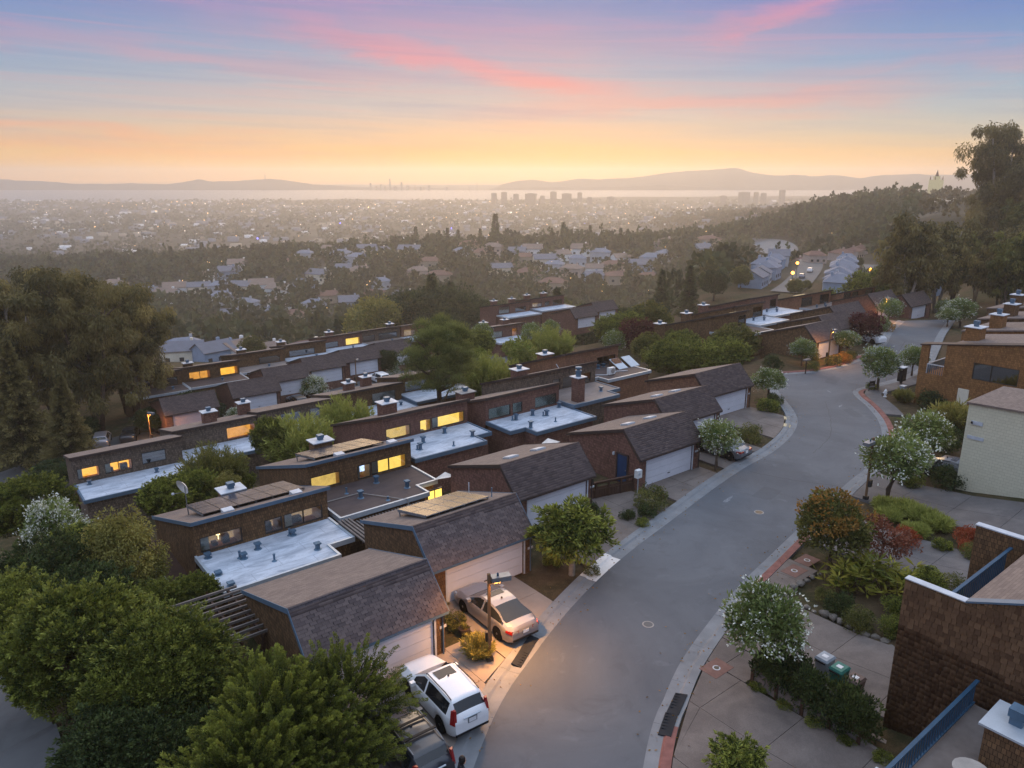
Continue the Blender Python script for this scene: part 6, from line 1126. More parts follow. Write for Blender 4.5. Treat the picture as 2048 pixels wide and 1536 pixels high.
t = thing('fire_hydrant', 'white fire hydrant on the corner before the balcony house', 'hydrant', (36.2, 69.9, .1)); MB().lathe([(.17, 0), (.17, .05), (.11, .06), (.11, .5), (.15, .52), (.15, .58), (.12, .66), (.05, .74), (.03, .8)], 14).build('barrel', 'white_paint', t, True)
for a in (0, 1.57, 3.14): MB().lathe([(.06, 0), (.06, .16), (.075, .16), (.075, .22)], 10, (0, 0, 0), 'y').build('outlet', 'white_paint', t, True, (0, 0, .42), (0, 0, a))
t = thing('notice_board', 'black notice board on two posts under the flowering tree', 'sign', (35.9, 72.1, .05), A0 - rad(12)); MB().box(-.4, -.02, .45, .4, .02, 1.05).build('board', 'sign_black', t); MB().box(-.3, -.028, .58, .3, -.021, .62).box(-.3, -.028, .74, .12, -.021, .8).build('pale_lines', 'stone', t); MB().box(-.44, -.03, .46, .44, -.02, .5).build('sill', 'cap_white', t)
for sx in (-.4, .36): MB().box(sx, -.02, -.1, sx + .04, .02, 1.15).build('post', 'metal_dark', t)
t = thing('mailbox_cabinet', 'black mailbox cabinet with pale top beyond the hydrant', 'mailbox', (40.2, 74.8, .1), A0); MB().box(-.45, -.25, .3, .45, .25, 1.7).build('cabinet', 'black_plastic', t); MB().box(-.5, -.3, 1.7, .5, .3, 1.78).build('roof', 'cap_white', t); MB().box(-.1, -.1, 0, .1, .1, .3).build('pedestal', 'metal_dark', t); q = MB()
for i in range(4):
    for j in range(3): q.box(-.4 + j * .27, -.262, .5 + i * .28, -.16 + j * .27, -.251, .74 + i * .28)
q.build('compartment_doors', 'metal_dark', t)
t = thing('utility_box', 'pale blue utility box standing beyond the hydrant', 'utility box', (38.6, 71.3, .05), A0); MB().box(-.3, -.2, 0, .3, .2, .75).build('cabinet', 'wall_blue', t); MB().box(-.33, -.23, .75, .33, .23, .8).build('lid', 'cap_white', t); MB().box(-.1, -.21, .3, .1, -.201, .5).build('emblem', 'rail_blue', t)
t = thing('meter_post', 'pale meter box on a slim post beside the blue door', 'meter', W(17.6, 3.2, 0), A0); MB().lathe([(.035, 0), (.035, 1.25)], 8).build('post', 'flashing', t); MB().box(-.22, -.15, 1.2, .22, .15, 1.75).build('box', 'ac_white', t); MB().lathe([(.09, 0), (.09, .06)], 12, (-.05, -.2, 1.5), 'y').build('dial', 'flashing', t)
# wooden gate and fence between the brown garages
t = thing('wooden_gate', 'dark wooden fence with low openings beside the blue door', 'fence', W(13.9, 4.6, 0), A0 + rad(-13))
for i in range(5): MB().box(i * .98 - .06, -.06, 0, i * .98 + .06, .06, 1.15).build('post', 'wood_dark', t)
MB().box(-.1, -.09, 1.151, 4.05, .09, 1.21).build('top_rail', 'wood_dark', t); MB().box(0, -.035, .6, 3.95, .035, .68).build('middle_rail', 'wood_dark', t)
for i in range(20): MB().box(.08 + i * .195, -.02, .05, .08 + i * .195 + .17, .02, .6).build('board', 'wood_dark', t)
for i in range(4): MB().box(.1 + i * .98, -.015, .7, .88 + i * .98, .015, .84).box(.1 + i * .98, -.015, 1.02, .88 + i * .98, .015, 1.14).build('infill_board', 'wood_dark', t)
# pergola behind the nearest garage
t = thing('pergola', 'dark slatted pergola behind the nearest garage', 'pergola', W(-11.8, 1.0, 0), A0)
for x in (0.2, 3.0):
    for y in (.2, 4.2): MB().box(x, y, -2.6, x + .12, y + .12, 1.25).build('post', 'wood_dark', t)
for i in range(4): MB().box(.1 + i * .95, -.1, 1.251, .2 + i * .95, 4.8, 1.4).build('beam', 'wood_dark', t)
for i in range(10): MB().box(-.3, .0 + i * .5, 1.402, 3.4, .08 + i * .5, 1.52).build('slat', 'wood_weathered', t)
tag(MB().box(0, 0, -.1, 3.1, 4.6, .0).build('patio', 'aggregate_grey', None, loc=W(-11.6, 1.2, -1.2), rot=(0, 0, A0)), kind='structure')
for (u, v, w, d, z, lab) in ((-.8, 6.95, 1.0, 3.4, .75, 'slatted canopy between the first flat roof and the solar garage'), (-.2, 8.3, 5.4, 2.2, .35, 'long slatted canopy behind the solar garage')):
    t = thing('slatted_canopy', lab, 'canopy', W(u, v, 0), A0)
    for i in range(int(w / .22)): MB().box(i * .22, 0, z, i * .22 + .1, d, z + .09).build('slat', 'wood_weathered', t)
    MB().box(0, .2, z - .14, w, .3, z - .002).box(0, d - .3, z - .14, w, d - .2, z - .002).build('beam', 'wood_dark', t)
# court lights glowing at the entrances
t = thing('entry_screen', 'glowing glazed entrance beside the second flat roof', 'entrance', W(6.3, 11.6, 0), A0); MB().box(.0, 0, -2.0, 1.1, .06, .35).build('pane', 'glow_yellow', t); MB().box(-.06, -.04, -2.0, 0, .1, .4).box(1.1, -.04, -2, 1.16, .1, .4).box(.5, -.03, -2, .56, .09, .35).box(-.06, -.04, .351, 1.16, .1, .42).build('frame', 'metal_dark', t)
t = thing('shade_sail', 'cream shade sail beside the third garage', 'shade sail', W(6.4, 12.4, 0), A0); MB().add([(.6, -.4, .9), (1.9, -1.2, 1.1), (1.7, -.2, 1.15), (1.3, -.5, .98)], [(0, 3, 1), (3, 2, 1), (0, 2, 3)][:2] + [(0, 3, 2)]).build('sail', 'sail', t); MB().tube([(1.9, -1.2, -1), (1.9, -1.2, 1.12)], .03, 6).build('mast', 'metal_dark', t)
t = thing('shade_sail', 'cream shade sail beside the fourth garage', 'shade sail', W(15.4, 12.6, 0), A0); MB().add([(.8, -.4, 1.), (2.6, -1.2, 1.35), (2.3, -.1, 1.4), (1.7, -.5, 1.15)], [(0, 1, 3), (3, 1, 2), (0, 3, 2)]).build('sail', 'sail', t); MB().tube([(2.6, -1.2, -1), (2.6, -1.2, 1.37)], .03, 6).build('mast', 'metal_dark', t)
# satellite dish
t = thing('satellite_dish', 'grey satellite dish at the roof edge of the nearest house', 'dish', W(-6.7, 20.6, .2), A0 + rad(-70)); MB().lathe([(.02, .1), (.3, .04), (.52, -.08), (.53, -.08), (.31, .06), (.02, .13)], 20, (0, 0, 0), 'y').build('reflector', 'ac_white', t, True, (0, 0, 1.0), (rad(18), 0, 0)); MB().tube([(0, .1, -.5), (0, .1, .95)], .03, 6).tube([(0, -.02, .6), (0, -.75, .75)], .02, 6).build('mast', 'metal_grey', t); MB().box(-.06, -.85, .7, .06, -.72, .82).build('receiver', 'cap_white', t)
# hedge retaining wall and stones
t = thing('garden_wall', 'low timber garden wall under the clipped hedge', 'wall', W(6.75, -13.2, 0), A0 - rad(5))
for i in range(5): MB().box(-.08, -1.18 - i * 1.2, 0, .08, -.02 - i * 1.2, .62).build('panel', 'wood_weathered', t); MB().box(-.13, -.1 - i * 1.2, 0, -.081, .04 - i * 1.2, .7).build('post', 'wood_dark', t)
rs = random.Random(3); ROCKS = []
for i in range(4):
    bm = bmesh.new(); bmesh.ops.create_icosphere(bm, subdivisions=2, radius=1)
    for v in bm.verts: v.co *= 1 + .22 * math.sin(v.co.x * 3 + i) * math.cos(v.co.y * 4 + i * 2) + rs.uniform(-.06, .06)
    me = bpy.data.meshes.new('rock'); bm.to_mesh(me); bm.free(); finish(me, 'rock', False); ROCKS.append(me)
for i in range(26):
    u, v = ((13.6 + rs.uniform(-.1, .25), -9.9 - i * .42) if i < 20 else (13.8 + (i - 19) * .55, -10.15 + rs.uniform(-.1, .1))); x, y, _ = W(u, v); s = rs.uniform(.13, .27)
    tag(link(ROCKS[i % 4], 'garden_stone', None, (x, y, .12), (0, 0, rs.uniform(0, 6)), (s, s * .8, s * .6)), 'grey stone edging the garden bed below the maple', 'stone', 'stones edging the rock garden')
# person at the very bottom edge
def person(label, x, y, rz):
    t = thing('person', label, 'person', (x, y, .05), rz)
    J = dict(pel=(0, 0, .95), che=(0, .02, 1.25), nec=(0, .03, 1.46), hea=(0, .06, 1.58), top=(0, .06, 1.72), lh=(.1, 0, .9), lk=(.11, .03, .5), lf=(.11, 0, .08), lt=(.11, .17, .04), rh=(-.1, 0, .9), rk=(-.11, .03, .5), rf=(-.11, 0, .08), rt=(-.11, .17, .04), ls=(.19, .02, 1.4), le=(.25, .05, 1.12), lw=(.14, .28, 1.06), rs=(-.19, .02, 1.4), re=(-.25, .05, 1.12), rw=(-.1, .28, 1.06))
    R = dict(pel=.15, che=.15, nec=.06, hea=.085, top=.07, lh=.1, lk=.065, lf=.045, lt=.035, rh=.1, rk=.065, rf=.045, rt=.035, ls=.065, le=.045, lw=.03, rs=.065, re=.045, rw=.03)
    E = [('pel', 'che'), ('che', 'nec'), ('nec', 'hea'), ('hea', 'top'), ('pel', 'lh'), ('lh', 'lk'), ('lk', 'lf'), ('lf', 'lt'), ('pel', 'rh'), ('rh', 'rk'), ('rk', 'rf'), ('rf', 'rt'), ('che', 'ls'), ('ls', 'le'), ('le', 'lw'), ('che', 'rs'), ('rs', 're'), ('re', 'rw')]
    for s, w in ((1, 'lw'), (-1, 'rw')):
        for k in range(5):
            a = Vector(J[w]); nm = w + 'f%d' % k; l = (.075, .09, .1, .09, .055)[k]; J[nm] = tuple(a + Vector((s * (.03 - .016 * k), .05, .012 if k < 4 else .03))); J[nm + 't'] = tuple(a + Vector((-s * .01 * k + s * .02, .05 + l * .7, .0 if k < 4 else .04))); R[nm] = .011; R[nm + 't'] = .009; E += [(w, nm), (nm, nm + 't')]
    ks = list(J); me = bpy.data.meshes.new('body'); me.from_pydata([J[k] for k in ks], [(ks.index(a), ks.index(b)) for a, b in E], [])
    o = link(me, 'body', t); o.modifiers.new('skin', 'SKIN'); 
    for i, k in enumerate(ks): sv = me.skin_vertices[0].data[i]; sv.radius = (R[k], R[k]); sv.use_root = (i == 0)
    o.modifiers.new('sub', 'SUBSURF').levels = 1; o.modifiers['sub'].render_levels = 2; me.materials.append(MATS['cloth_dark'])
    MB().lathe([(.02, -.13), (.07, -.1), (.085, 0), (.08, .07), (.05, .12), (.01, .13)], 14, (0, .09, 1.6)).build('face', 'skin', t, True); MB().lathe([(.09, -.1), (.115, -.02), (.115, .06), (.08, .13), (.01, .16)], 14, (0, .045, 1.63)).build('hair', 'hair', t, True)
    for s in (-1, 1): MB().lathe([(.012, 0), (.012, .01)], 8, (s * .032, .165, 1.61), 'y').build('eye', 'black_plastic', t); MB().lathe([(.02, 0), (.02, .03)], 8, (s * .085, .06, 1.59)).build('ear', 'skin', t)
    MB().hexa([(-.014, .165, 1.56), (.014, .165, 1.56), (.01, .165, 1.6), (-.01, .165, 1.6)], [(-.014, .195, 1.56), (.014, .195, 1.56), (.008, .175, 1.61), (-.008, .175, 1.61)]).build('nose', 'skin', t); MB().box(-.025, .158, 1.53, .025, .17, 1.538).build('mouth', 'door_pink', t)
    return t
person('person in dark clothes looking at a pale phone at the bottom edge', -1.72, 20.95, rad(-70))
tag(MB().box(-.04, -.008, -.075, .04, .008, .075).build('phone', 'cloth_pale', None, loc=(-1.35, 21.05, 1.13), rot=(rad(-40), 0, rad(-70))), 'pale phone held by the person at the bottom edge', 'phone')
# ------------------------------------------------------------------ far side: houses, woods, plain, bay, hills
def gable(key, w, d, h, rh, wall, roof, hip=False, nwin=3, chim=True):
    m = MB().box(-w / 2, -d / 2, -5, w / 2, d / 2, h)
    if not hip: m.add([(-w / 2, -d / 2, h), (-w / 2, d / 2, h), (-w / 2, 0, h + rh - .15)], [(0, 2, 1)]); m.add([(w / 2, -d / 2, h), (w / 2, d / 2, h), (w / 2, 0, h + rh - .15)], [(0, 1, 2)])
    o = .5; r = MB(); i = w * .28 if hip else -o
    if hip: r.add([(-w / 2 - o, -d / 2 - o, h - .1), (w / 2 + o, -d / 2 - o, h - .1), (w / 2 + o, d / 2 + o, h - .1), (-w / 2 - o, d / 2 + o, h - .1), (-w / 2 + i, 0, h + rh), (w / 2 - i, 0, h + rh)], [(0, 1, 5, 4), (2, 3, 4, 5), (1, 2, 5), (3, 0, 4), (3, 2, 1, 0)])
    else:
        for s in (-1, 1): r.hexa([(-w / 2 - o, s * (d / 2 + o), h - .3), (w / 2 + o, s * (d / 2 + o), h - .3), (w / 2 + o, 0, h + rh - .12), (-w / 2 - o, 0, h + rh - .12)], [(-w / 2 - o, s * (d / 2 + o), h - .12), (w / 2 + o, s * (d / 2 + o), h - .12), (w / 2 + o, 0, h + rh + .06), (-w / 2 - o, 0, h + rh + .06)])
    ps = [('wall', m.mesh('wall', wall)), ('roof', r.mesh('roof', roof))]
    for k in range(nwin):
        x = -w / 2 + w * (k + .5) / nwin; f = MB().box(x - .7, -d / 2 - .06, 1., x + .7, -d / 2 - .002, 2.3); ps.append(('window', f.mesh('window', 'win_dark')))
    if chim: ps.append(('chimney', MB().box(w * .2, .3, h, w * .2 + .9, 1.2, h + rh + .8).mesh('chimney', wall)))
    PROTO[key] = ('distant_house', 'house', ps)
gable('h_a', 13, 9, 4.6, 2.4, 'wall_cream', 'tile_dark'); gable('h_b', 12, 9, 4.4, 2.6, 'wall_white', 'tile_brown'); gable('h_c', 14, 10, 4.4, 2.2, 'wall_tan', 'tile_red', True); gable('h_d', 12, 10, 5.4, 2.2, 'wall_grey', 'tile_grey', True); gable('h_e', 11, 9, 4.4, 2.6, 'wall_blue', 'tile_dark'); gable('h_f', 13, 9, 4.4, 2.2, 'wall_pink', 'tile_brown', True)
gable('g_a', 9.5, 10, 5.2, 2.6, 'wall_blue', 'tile_grey', True); gable('g_b', 9.5, 10, 5.2, 2.8, 'wall_grey', 'tile_dark'); gable('g_c', 12, 11, 8.6, 2.2, 'wall_blue', 'tile_dark', True, 4); gable('g_d', 10, 10, 4.6, 2.2, 'wall_pink', 'tile_red', True)
rh_ = random.Random(5)
for (x, y, k, rz, s, lab) in ((-94, 209, 'h_a', .3, .85, 'cream gabled house with glowing porch beside the grove'), (-85, 208, 'h_e', .9, .85, 'blue grey house with bay window below the lower row'), (-80, 214, 'h_b', 1.2, .9, 'tan house with steep brown roof below the lower row'), (-72, 216, 'h_b', .6, .8, 'white gabled house with brown roof below the lower row'), (-59, 214, 'h_a', .8, .85, 'white house with dark roof just past the lower row'), (-50, 218, 'h_d', .75, .95, 'grey roofed house with skylights past the lower row'), (-104, 232, 'h_d', .5, .9, 'grey house behind the cream gabled one'), (-92, 236, 'h_e', .9, .8, 'white box like house behind the blue grey one'), (-66, 238, 'h_c', .5, .9, 'tan hip roofed house behind the white gabled ones')):
    plant(k, x, y, lab, s, rz)
RIDGE_H = [(-121, 545), (-107, 533), (-240, 495), (-226, 502), (-210, 503), (-194, 499), (-182, 500), (-168, 503), (-152, 490), (-138, 502), (-134, 526), (-220, 478), (-221, 540), (-206, 548), (-207, 573), (-166, 607), (-152, 640), (-167, 582), (-120, 627), (-105, 604), (-133, 591), (-116, 572), (-80, 595), (-88, 503), (-115, 471), (-118, 445), (-141, 453), (-160, 447), (-140, 421), (-154, 412), (-122, 419), (-67, 468), (-34, 612), (-15, 598), (-22, 578), (-6, 566), (-38, 582), (4, 576), (16, 585), (9, 560), (24, 551), (30, 537), (42, 529), (48, 553), (58, 531), (36, 568), (53, 584), (66, 566), (72, 538), (80, 556), (90, 531), (100, 543), (113, 554), (55, 511), (72, 508), (91, 502), (27, 494), (121, 598), (12, 520), (-8, 531), (-50, 517), (-98, 451), (-86, 472), (-182, 470), (-66, 530), (-60, 555), (-250, 470), (-262, 500), (-276, 520), (140, 560), (152, 590)]
KL = {'h_a': 'cream house with dark roof among the trees of the valley hillside', 'h_b': 'white house with brown roof among the trees of the valley hillside', 'h_c': 'tan house with reddish hip roof on the valley hillside', 'h_d': 'grey house with grey hip roof on the valley hillside', 'h_e': 'bluish house with dark roof on the valley hillside', 'h_f': 'pinkish house with brown hip roof on the valley hillside'}
for i, (x, y) in enumerate(RIDGE_H):
    k = rh_.choice('abcdef'); k = 'h_' + k; plant(k, x, y, KL[k], rh_.uniform(1.0, 1.3), rh_.uniform(-.5, .5), group='houses on the valley hillside')
ORD = ['nearest', 'second', 'third', 'fourth', 'fifth', 'sixth', 'seventh', 'last']
for i in range(8): plant(rh_.choice(['g_a', 'g_b', 'h_e']), 79 + 4.4 * i + rh_.uniform(-1.2, 1.2), 244 + 9.6 * i, ORD[i] + ' grey townhouse in the left row of the grey estate', rh_.uniform(.66, .82), rad(64 + rh_.choice([0, 90]) + rh_.uniform(-7, 7)), group='grey townhouses below the street')
for i in range(8): plant(rh_.choice(['g_b', 'g_a', 'h_d']), 98 + 4.5 * i + rh_.uniform(-1.2, 1.2), 228 + 9.4 * i, ORD[i] + ' grey townhouse in the middle row of the grey estate', rh_.uniform(.66, .82), rad(64 + rh_.choice([0, 90]) + rh_.uniform(-7, 7)), group='grey townhouses below the street')
for i in range(7): plant(rh_.choice(['g_c', 'g_a']), 122 + 4.6 * i + rh_.uniform(-1, 1), 222 + 10. * i, ORD[i] + ' pale townhouse in the right row beside the wood', rh_.uniform(.68, .85), rad(64 + rh_.uniform(-7, 7)), group='grey townhouses below the street')
for (x, y, s_, lab) in ((88, 262, .5, 'small tree between the estate rows nearest the camera'), (96, 276, .55, 'small tree along the left estate street'), (113, 250, .5, 'small tree beside the right estate street'), (121, 268, .55, 'small red brown tree at the end of the middle row'), (92, 234, .5, 'small tree at the mouth of the estate street'), (134, 292, .6, 'small tree between the red roofed houses'), (72, 236, 1.1, 'broad olive tree left of the nearest estate house'), (68, 258, 1.2, 'broad olive tree below the left estate row'), (76, 278, 1.1, 'olive tree behind the left estate row'), (84, 222, .8, 'olive tree before the estate street mouth'), (106, 214, .8, 'olive tree before the middle estate row')): plant('tree_mid_olive', x, y, lab, s_)
for i, (x, y) in enumerate(((124, 310), (138, 318), (150, 334), (162, 352), (130, 338))): plant('g_d', x, y, ['first', 'second', 'third', 'fourth', 'fifth'][i] + ' red roofed house beyond the grey estate', .72, .4 * i, group='red roofed houses beyond the grey estate')
def drape_xy(name, P, w, mat, dz=.25):
    C = catmull(P, 5); A, B = offs(C, w / 2), offs(C, -w / 2); V = []
    for a, b in zip(A, B):
        for q in np.linspace(0, 1, 5): p = a * (1 - q) + b * q; V.append((p[0], p[1], tz(*p) + dz))
    n = len(C); Q = [(i * 5 + j, i * 5 + j + 1, i * 5 + 6 + j, i * 5 + 5 + j) for i in range(n - 1) for j in range(4)]
    return tag(link(np_mesh(name, np.array(V), np.array(Q), mat), name), kind='structure')
drape_xy('estate_street', [(84, 230), (94, 248), (106, 272), (118, 298), (126, 320)], 9, 'asphalt_old', .3); drape_xy('estate_street', [(102, 214), (112, 232), (124, 256), (136, 282), (144, 300)], 9, 'asphalt_old', .3)
drape_xy('highway', [(150, 420), (160, 455), (176, 500), (180, 540), (172, 580)], 22, 'gutter', .8); drape_xy('highway', [(-130, 318), (-70, 330), (0, 352), (60, 380), (120, 405), (150, 425)], 18, 'gutter', .8)
for i, (x, y, pt) in enumerate(((92, 246, 'car_black'), (101, 262, 'car_silver'), (110, 278, 'car_white'), (108, 224, 'car_white'), (119, 244, 'car_silver'), (131, 270, 'car_white'), (136, 276, 'car_silver'))):
    car(['dark pickup like car on the estate street', 'silver car farther along the estate street', 'pale car at the end of the estate street', 'white car nearest on the right estate street', 'silver car in the middle of the right estate street', 'white car parked before the red maple of the estate', 'silver car parked at the end of the right estate street'][i], x, y, rad(64), pt, 4.8, 1.9, 1.6, 'suv', tz(x, y) + .32, 0)
# trees that stand out one by one
CONI = [(-267, 593, 1), (-250, 612, 1), (-237, 606, .9), (-255, 600, .8), (-330, 540, 1.2), (-310, 545, 1), (-285, 552, .9), (-276, 543, .7), (-82, 650, 1.1), (-62, 648, .9), (-55, 652, 1), (-46, 650, .9), (-73, 648, .7), (-27, 648, .9), (-14, 640, 1.5), (-4, 645, .8), (34, 650, .9), (44, 655, 1.2), (-105, 640, .6), (86, 603, .9), (94, 620, .8), (66, 645, 1), (80, 648, .8), (106, 584, .8), (199, 537, 1.2), (188, 565, 1), (185, 615, .8)]
for x, y, s in CONI: plant('conifer_far', x, y, 'dark pointed conifer standing out on the valley ridge', s * 1.5, group='conifers on the valley ridge')
for x, y, s in [(-187, 588, 1.6), (-160, 660, 1.1), (-10, 609, .9), (15, 629, .9), (-180, 613, .9), (-198, 570, .8), (118, 550, 1.2), (133, 505, 1.3), (144, 511, 1.2), (123, 505, 1.2), (151, 499, 1), (128, 345, 1.2), (160, 360, 1.1), (140, 352, 1), (-185, 486, .9), (-118, 484, 1), (-125, 465, 1), (55, 497, 1), (-83, 405, 1), (-127, 406, 1), (-77, 519, 1)]: plant('oak_far', x, y, 'broad dark tree on the valley hillside', s * 1.3, group='broad trees on the valley hillside')
HT = {'oak_gold': 8.2, 'oak_far_olive': 7.8, 'conifer': 12, 'tree_mid_dark': 6.4, 'tree_mid_olive': 6.6, 'tree_mid': 6.2}
for k, x, y, h, lab in (('oak_gold', -41.7, 228, 20, 'large rounded golden green tree beyond the lower row'), ('conifer', -25.7, 240, 27, 'dark tall conifer right of the golden green tree'), ('conifer', -20.4, 250, 25, 'second dark tall conifer above the pine'), ('conifer', -16.8, 260, 23, 'third dark conifer above the pine'), ('tree_mid_dark', -5.6, 240, 20, 'broad dark round tree above the brown houses'), ('conifer', 8.8, 210, 20, 'pointed conifer above the brown houses'), ('conifer', 13, 216, 21, 'taller pointed conifer above the brown houses'), ('conifer', 19.6, 205, 16, 'short pointed conifer right of the pair'), ('conifer', 3.4, 216, 15, 'small pointed conifer left of the pair'), ('tree_mid_dark', 25, 190, 15, 'bluish dark round tree above the court'), ('tree_mid_dark', 32, 192, 14, 'second dark round tree above the court'), ('tree_mid_olive', 36, 178, 9, 'olive tree below the dark round ones'), ('conifer', 46, 230, 17, 'pointed conifer left of the grey estate'), ('conifer', 51, 215, 15, 'second pointed conifer left of the grey estate'), ('tree_mid_dark', 60, 222, 10, 'dark tree beside the grey estate'), ('conifer', -79, 300, 17, 'lone pointed conifer in the valley'), ('tree_mid_dark', -13.3, 230, 18, 'dark spreading tree behind the pine top'), ('tree_mid_dark', -30, 236, 24, 'dark tree beside the golden green one'), ('tree_mid_dark', -22, 244, 26, 'broad dark tree between the tall conifers'), ('tree_mid_dark', -16, 236, 22, 'broad dark tree at the right of the tall conifers'), ('tree_mid_olive', 16, 226, 17, 'olive brown tree behind the pointed pair'), ('tree_mid', 72.7, 152, 10, 'green tree before the townhouses'), ('tree_mid_olive', 77.5, 153, 10, 'olive tree before the tall townhouses'), ('tree_mid', 68, 158, 8, 'low green tree at the street end'), ('tree_mid_olive', -66, 186, 7, 'bright olive tree before the gabled houses')):
    plant(k, x, y, lab, h / HT[k])
# wooded slope at the right
rq = random.Random(8); n = 0
while n < 74:
    y = rq.uniform(118, 300); cx = float(np.interp(y, [0, 60, 110, 180, 260, 500], [40, 62, 95, 132, 172, 278])); x = cx + rq.uniform(-30 - .06 * y, 40)
    if x / y < .34 or x / y > .86 or ((x - 112 - (y - 265) * .45) / 48) ** 2 + ((y - 250) / 78) ** 2 < 1.25: continue
    k = rq.choice(['euc_far', 'euc_far', 'euc_far2', 'oak_far_olive']); s = rq.uniform(.8, 1.15) * (1 if k[0] == 'e' else 1.5); plant(k, x, y, {'e': 'dark eucalyptus on the wooded slope at the right', 'o': 'rounded olive tree on the wooded slope at the right'}[k[0]], s, group='trees of the wooded right slope'); n += 1
plant('euc_b', 130.5, 203, 'tallest eucalyptus with bare pale trunks against the sky', 2.35); plant('euc_a', 139, 202, 'tall eucalyptus beside the tallest one at the right edge', 1.6)
# far woods, as masses
def merge(name, pts, vq, mat, rg, label, cat):
    V0, Q0 = vq; n = len(pts); nv = len(V0); a = rg.uniform(0, 6.283, n); c, s_ = np.cos(a), np.sin(a); S = pts[:, 3]
    V = np.empty((n, nv, 3)); V[:, :, 0] = (V0[:, 0] * c[:, None] - V0[:, 1] * s_[:, None]) * S[:, None] + pts[:, :1]; V[:, :, 1] = (V0[:, 0] * s_[:, None] + V0[:, 1] * c[:, None]) * S[:, None] + pts[:, 1:2]; V[:, :, 2] = V0[:, 2] * (S * rg.uniform(.8, 1.25, n))[:, None] + pts[:, 2:3]
    Q = (Q0[None] + (np.arange(n) * nv)[:, None, None]).reshape(-1, Q0.shape[1]); t = np.repeat(rg.uniform(0, 1, n), len(Q0)) * .7 + rg.uniform(0, .3, n * len(Q0))
    return tag(link(np_mesh(name, V.reshape(-1, 3), Q, mat, t), name), label, cat, kind='stuff')
g = G(200)
def lp(seed, r, h, n, L, cone=False):
    q = G(seed); d = sph(q, n); d[:, 2] = np.abs(d[:, 2]) * (1 if cone else .9) - (.0 if cone else .25)
    if cone: z = q.uniform(0, 1, n); a = q.uniform(0, 6.28, n); C = np.stack([np.cos(a) * (1 - z) * r, np.sin(a) * (1 - z) * r, z * h + .5], 1)
    else: C = d * np.array([r, r, h * .55]) * q.uniform(.6, 1, (n, 1)) + np.array([0, 0, h * .5])
    v, qd, _ = leaf_quads(C - d * L * .3, d + q.normal(size=d.shape) * .5, L, L * .75, q, np.zeros(n)); return v, qd
def scatter(n, y0, y1, fn, smin, smax, wid=.8):
    y = np.sqrt(g.uniform(y0 ** 2, y1 ** 2, n)); x = g.uniform(-wid, wid, n) * y; k = fn(x, y); x, y = x[k], y[k]; return np.stack([x, y, terrain(x, y) - .3, g.uniform(smin, smax, len(x))], 1)
HP = np.array(RIDGE_H + [(-94, 209), (-85, 208), (-80, 214), (-72, 216), (-59, 214), (-50, 218), (-104, 232), (-92, 236), (-66, 238)] + [(79 + 4.4 * i, 244 + 9.6 * i) for i in range(8)] + [(98 + 4.5 * i, 228 + 9.4 * i) for i in range(8)] + [(122 + 4.6 * i, 222 + 10 * i) for i in range(7)] + [(126, 312), (136, 320), (146, 330), (154, 342), (132, 334)], float)
RD = np.vstack([catmull(p, 6) for p in ([(84, 230), (94, 248), (106, 272), (118, 298), (126, 320)], [(102, 214), (112, 232), (124, 256), (136, 282), (144, 300)], [(150, 420), (160, 455), (176, 500), (180, 540)], [(-130, 318), (-70, 330), (0, 352), (60, 380), (120, 405), (150, 425)])])
def clear(x, y, near=9., front=16.):
    ok = np.ones(len(x), bool)
    for hx, hy in HP: dx_ = np.abs(x - hx); dy_ = y - hy; ok &= ~((dx_ < near) & (dy_ > -front) & (dy_ < 8))
    for rx, ry in RD: ok &= (x - rx) ** 2 + (y - ry) ** 2 > 13 ** 2
    return ok
merge('valley_woods', scatter(8200, 245, 800, lambda x, y: clear(x, y) & (x / y < .52), .6, 1.9) * np.array([1, 1, 1, 1]), lp(1, 3.8, 7.8, 40, 1.9), 'leaf_far', g, 'wooded valley of round dark trees before the plain', 'woods')
merge('valley_conifers', scatter(900, 330, 800, lambda x, y: clear(x, y, 10, 18) & (x / y < .5), .7, 1.2), lp(2, 3, 13, 40, 2.0, True), 'leaf_dark', g, 'pointed conifers scattered through the valley', 'woods')
def cxf(y): return np.interp(y, [0, 60, 110, 180, 260, 500, 800, 1100, 1400, 1800], [40, 62, 95, 132, 172, 278, 362, 392, 420, 460])
merge('ridge_woods', scatter(6000, 190, 1500, lambda x, y: (x > cxf(y) - np.interp(y, [0, 260, 600, 1400], [28, 50, 150, 170])) & (x < cxf(y) + 60 + .1 * y) & clear(x, y, 8, 14), .75, 1.35, .95), lp(3, 4, 9, 36, 2.3), 'leaf_euc_far', g, 'dense wood covering the ridge at the right', 'woods')
merge('plain_trees', scatter(15000, 900, 2700, lambda x, y: (x / y < .5) & (np.sin(x * .02) + np.sin(y * .017 + x * .006) + g.normal(size=len(x)) * .8 > -.5), .7, 1.5), lp(4, 4, 7, 12, 3.6), 'leaf_far', g, 'belts of trees across the hazy plain', 'woods')
b_ = np.array([(-.5, -.5, 0), (.5, -.5, 0), (.5, .5, 0), (-.5, .5, 0), (-.5, -.5, 1), (.5, -.5, 1), (.5, .5, 1), (-.5, .5, 1)], float); bq = np.array([(4, 5, 6, 7), (0, 1, 5, 4), (1, 2, 6, 5), (2, 3, 7, 6), (3, 0, 4, 7)])
for mat, nn, y0, y1, s0, s1, nm in (('wall_white', 420, 950, 2700, 7, 14, 'pale'), ('wall_tan', 560, 950, 2700, 7, 15, 'tan'), ('tile_grey', 1000, 950, 2700, 8, 17, 'grey')):
    p = scatter(nn, y0, y1, lambda x, y: (x / y < .45), s0, s1); V0 = b_ * np.array([1, .8, .42]); merge('city_buildings', p, (V0, bq), mat, g, 'countless low %s buildings spread over the hazy plain' % nm, 'city')
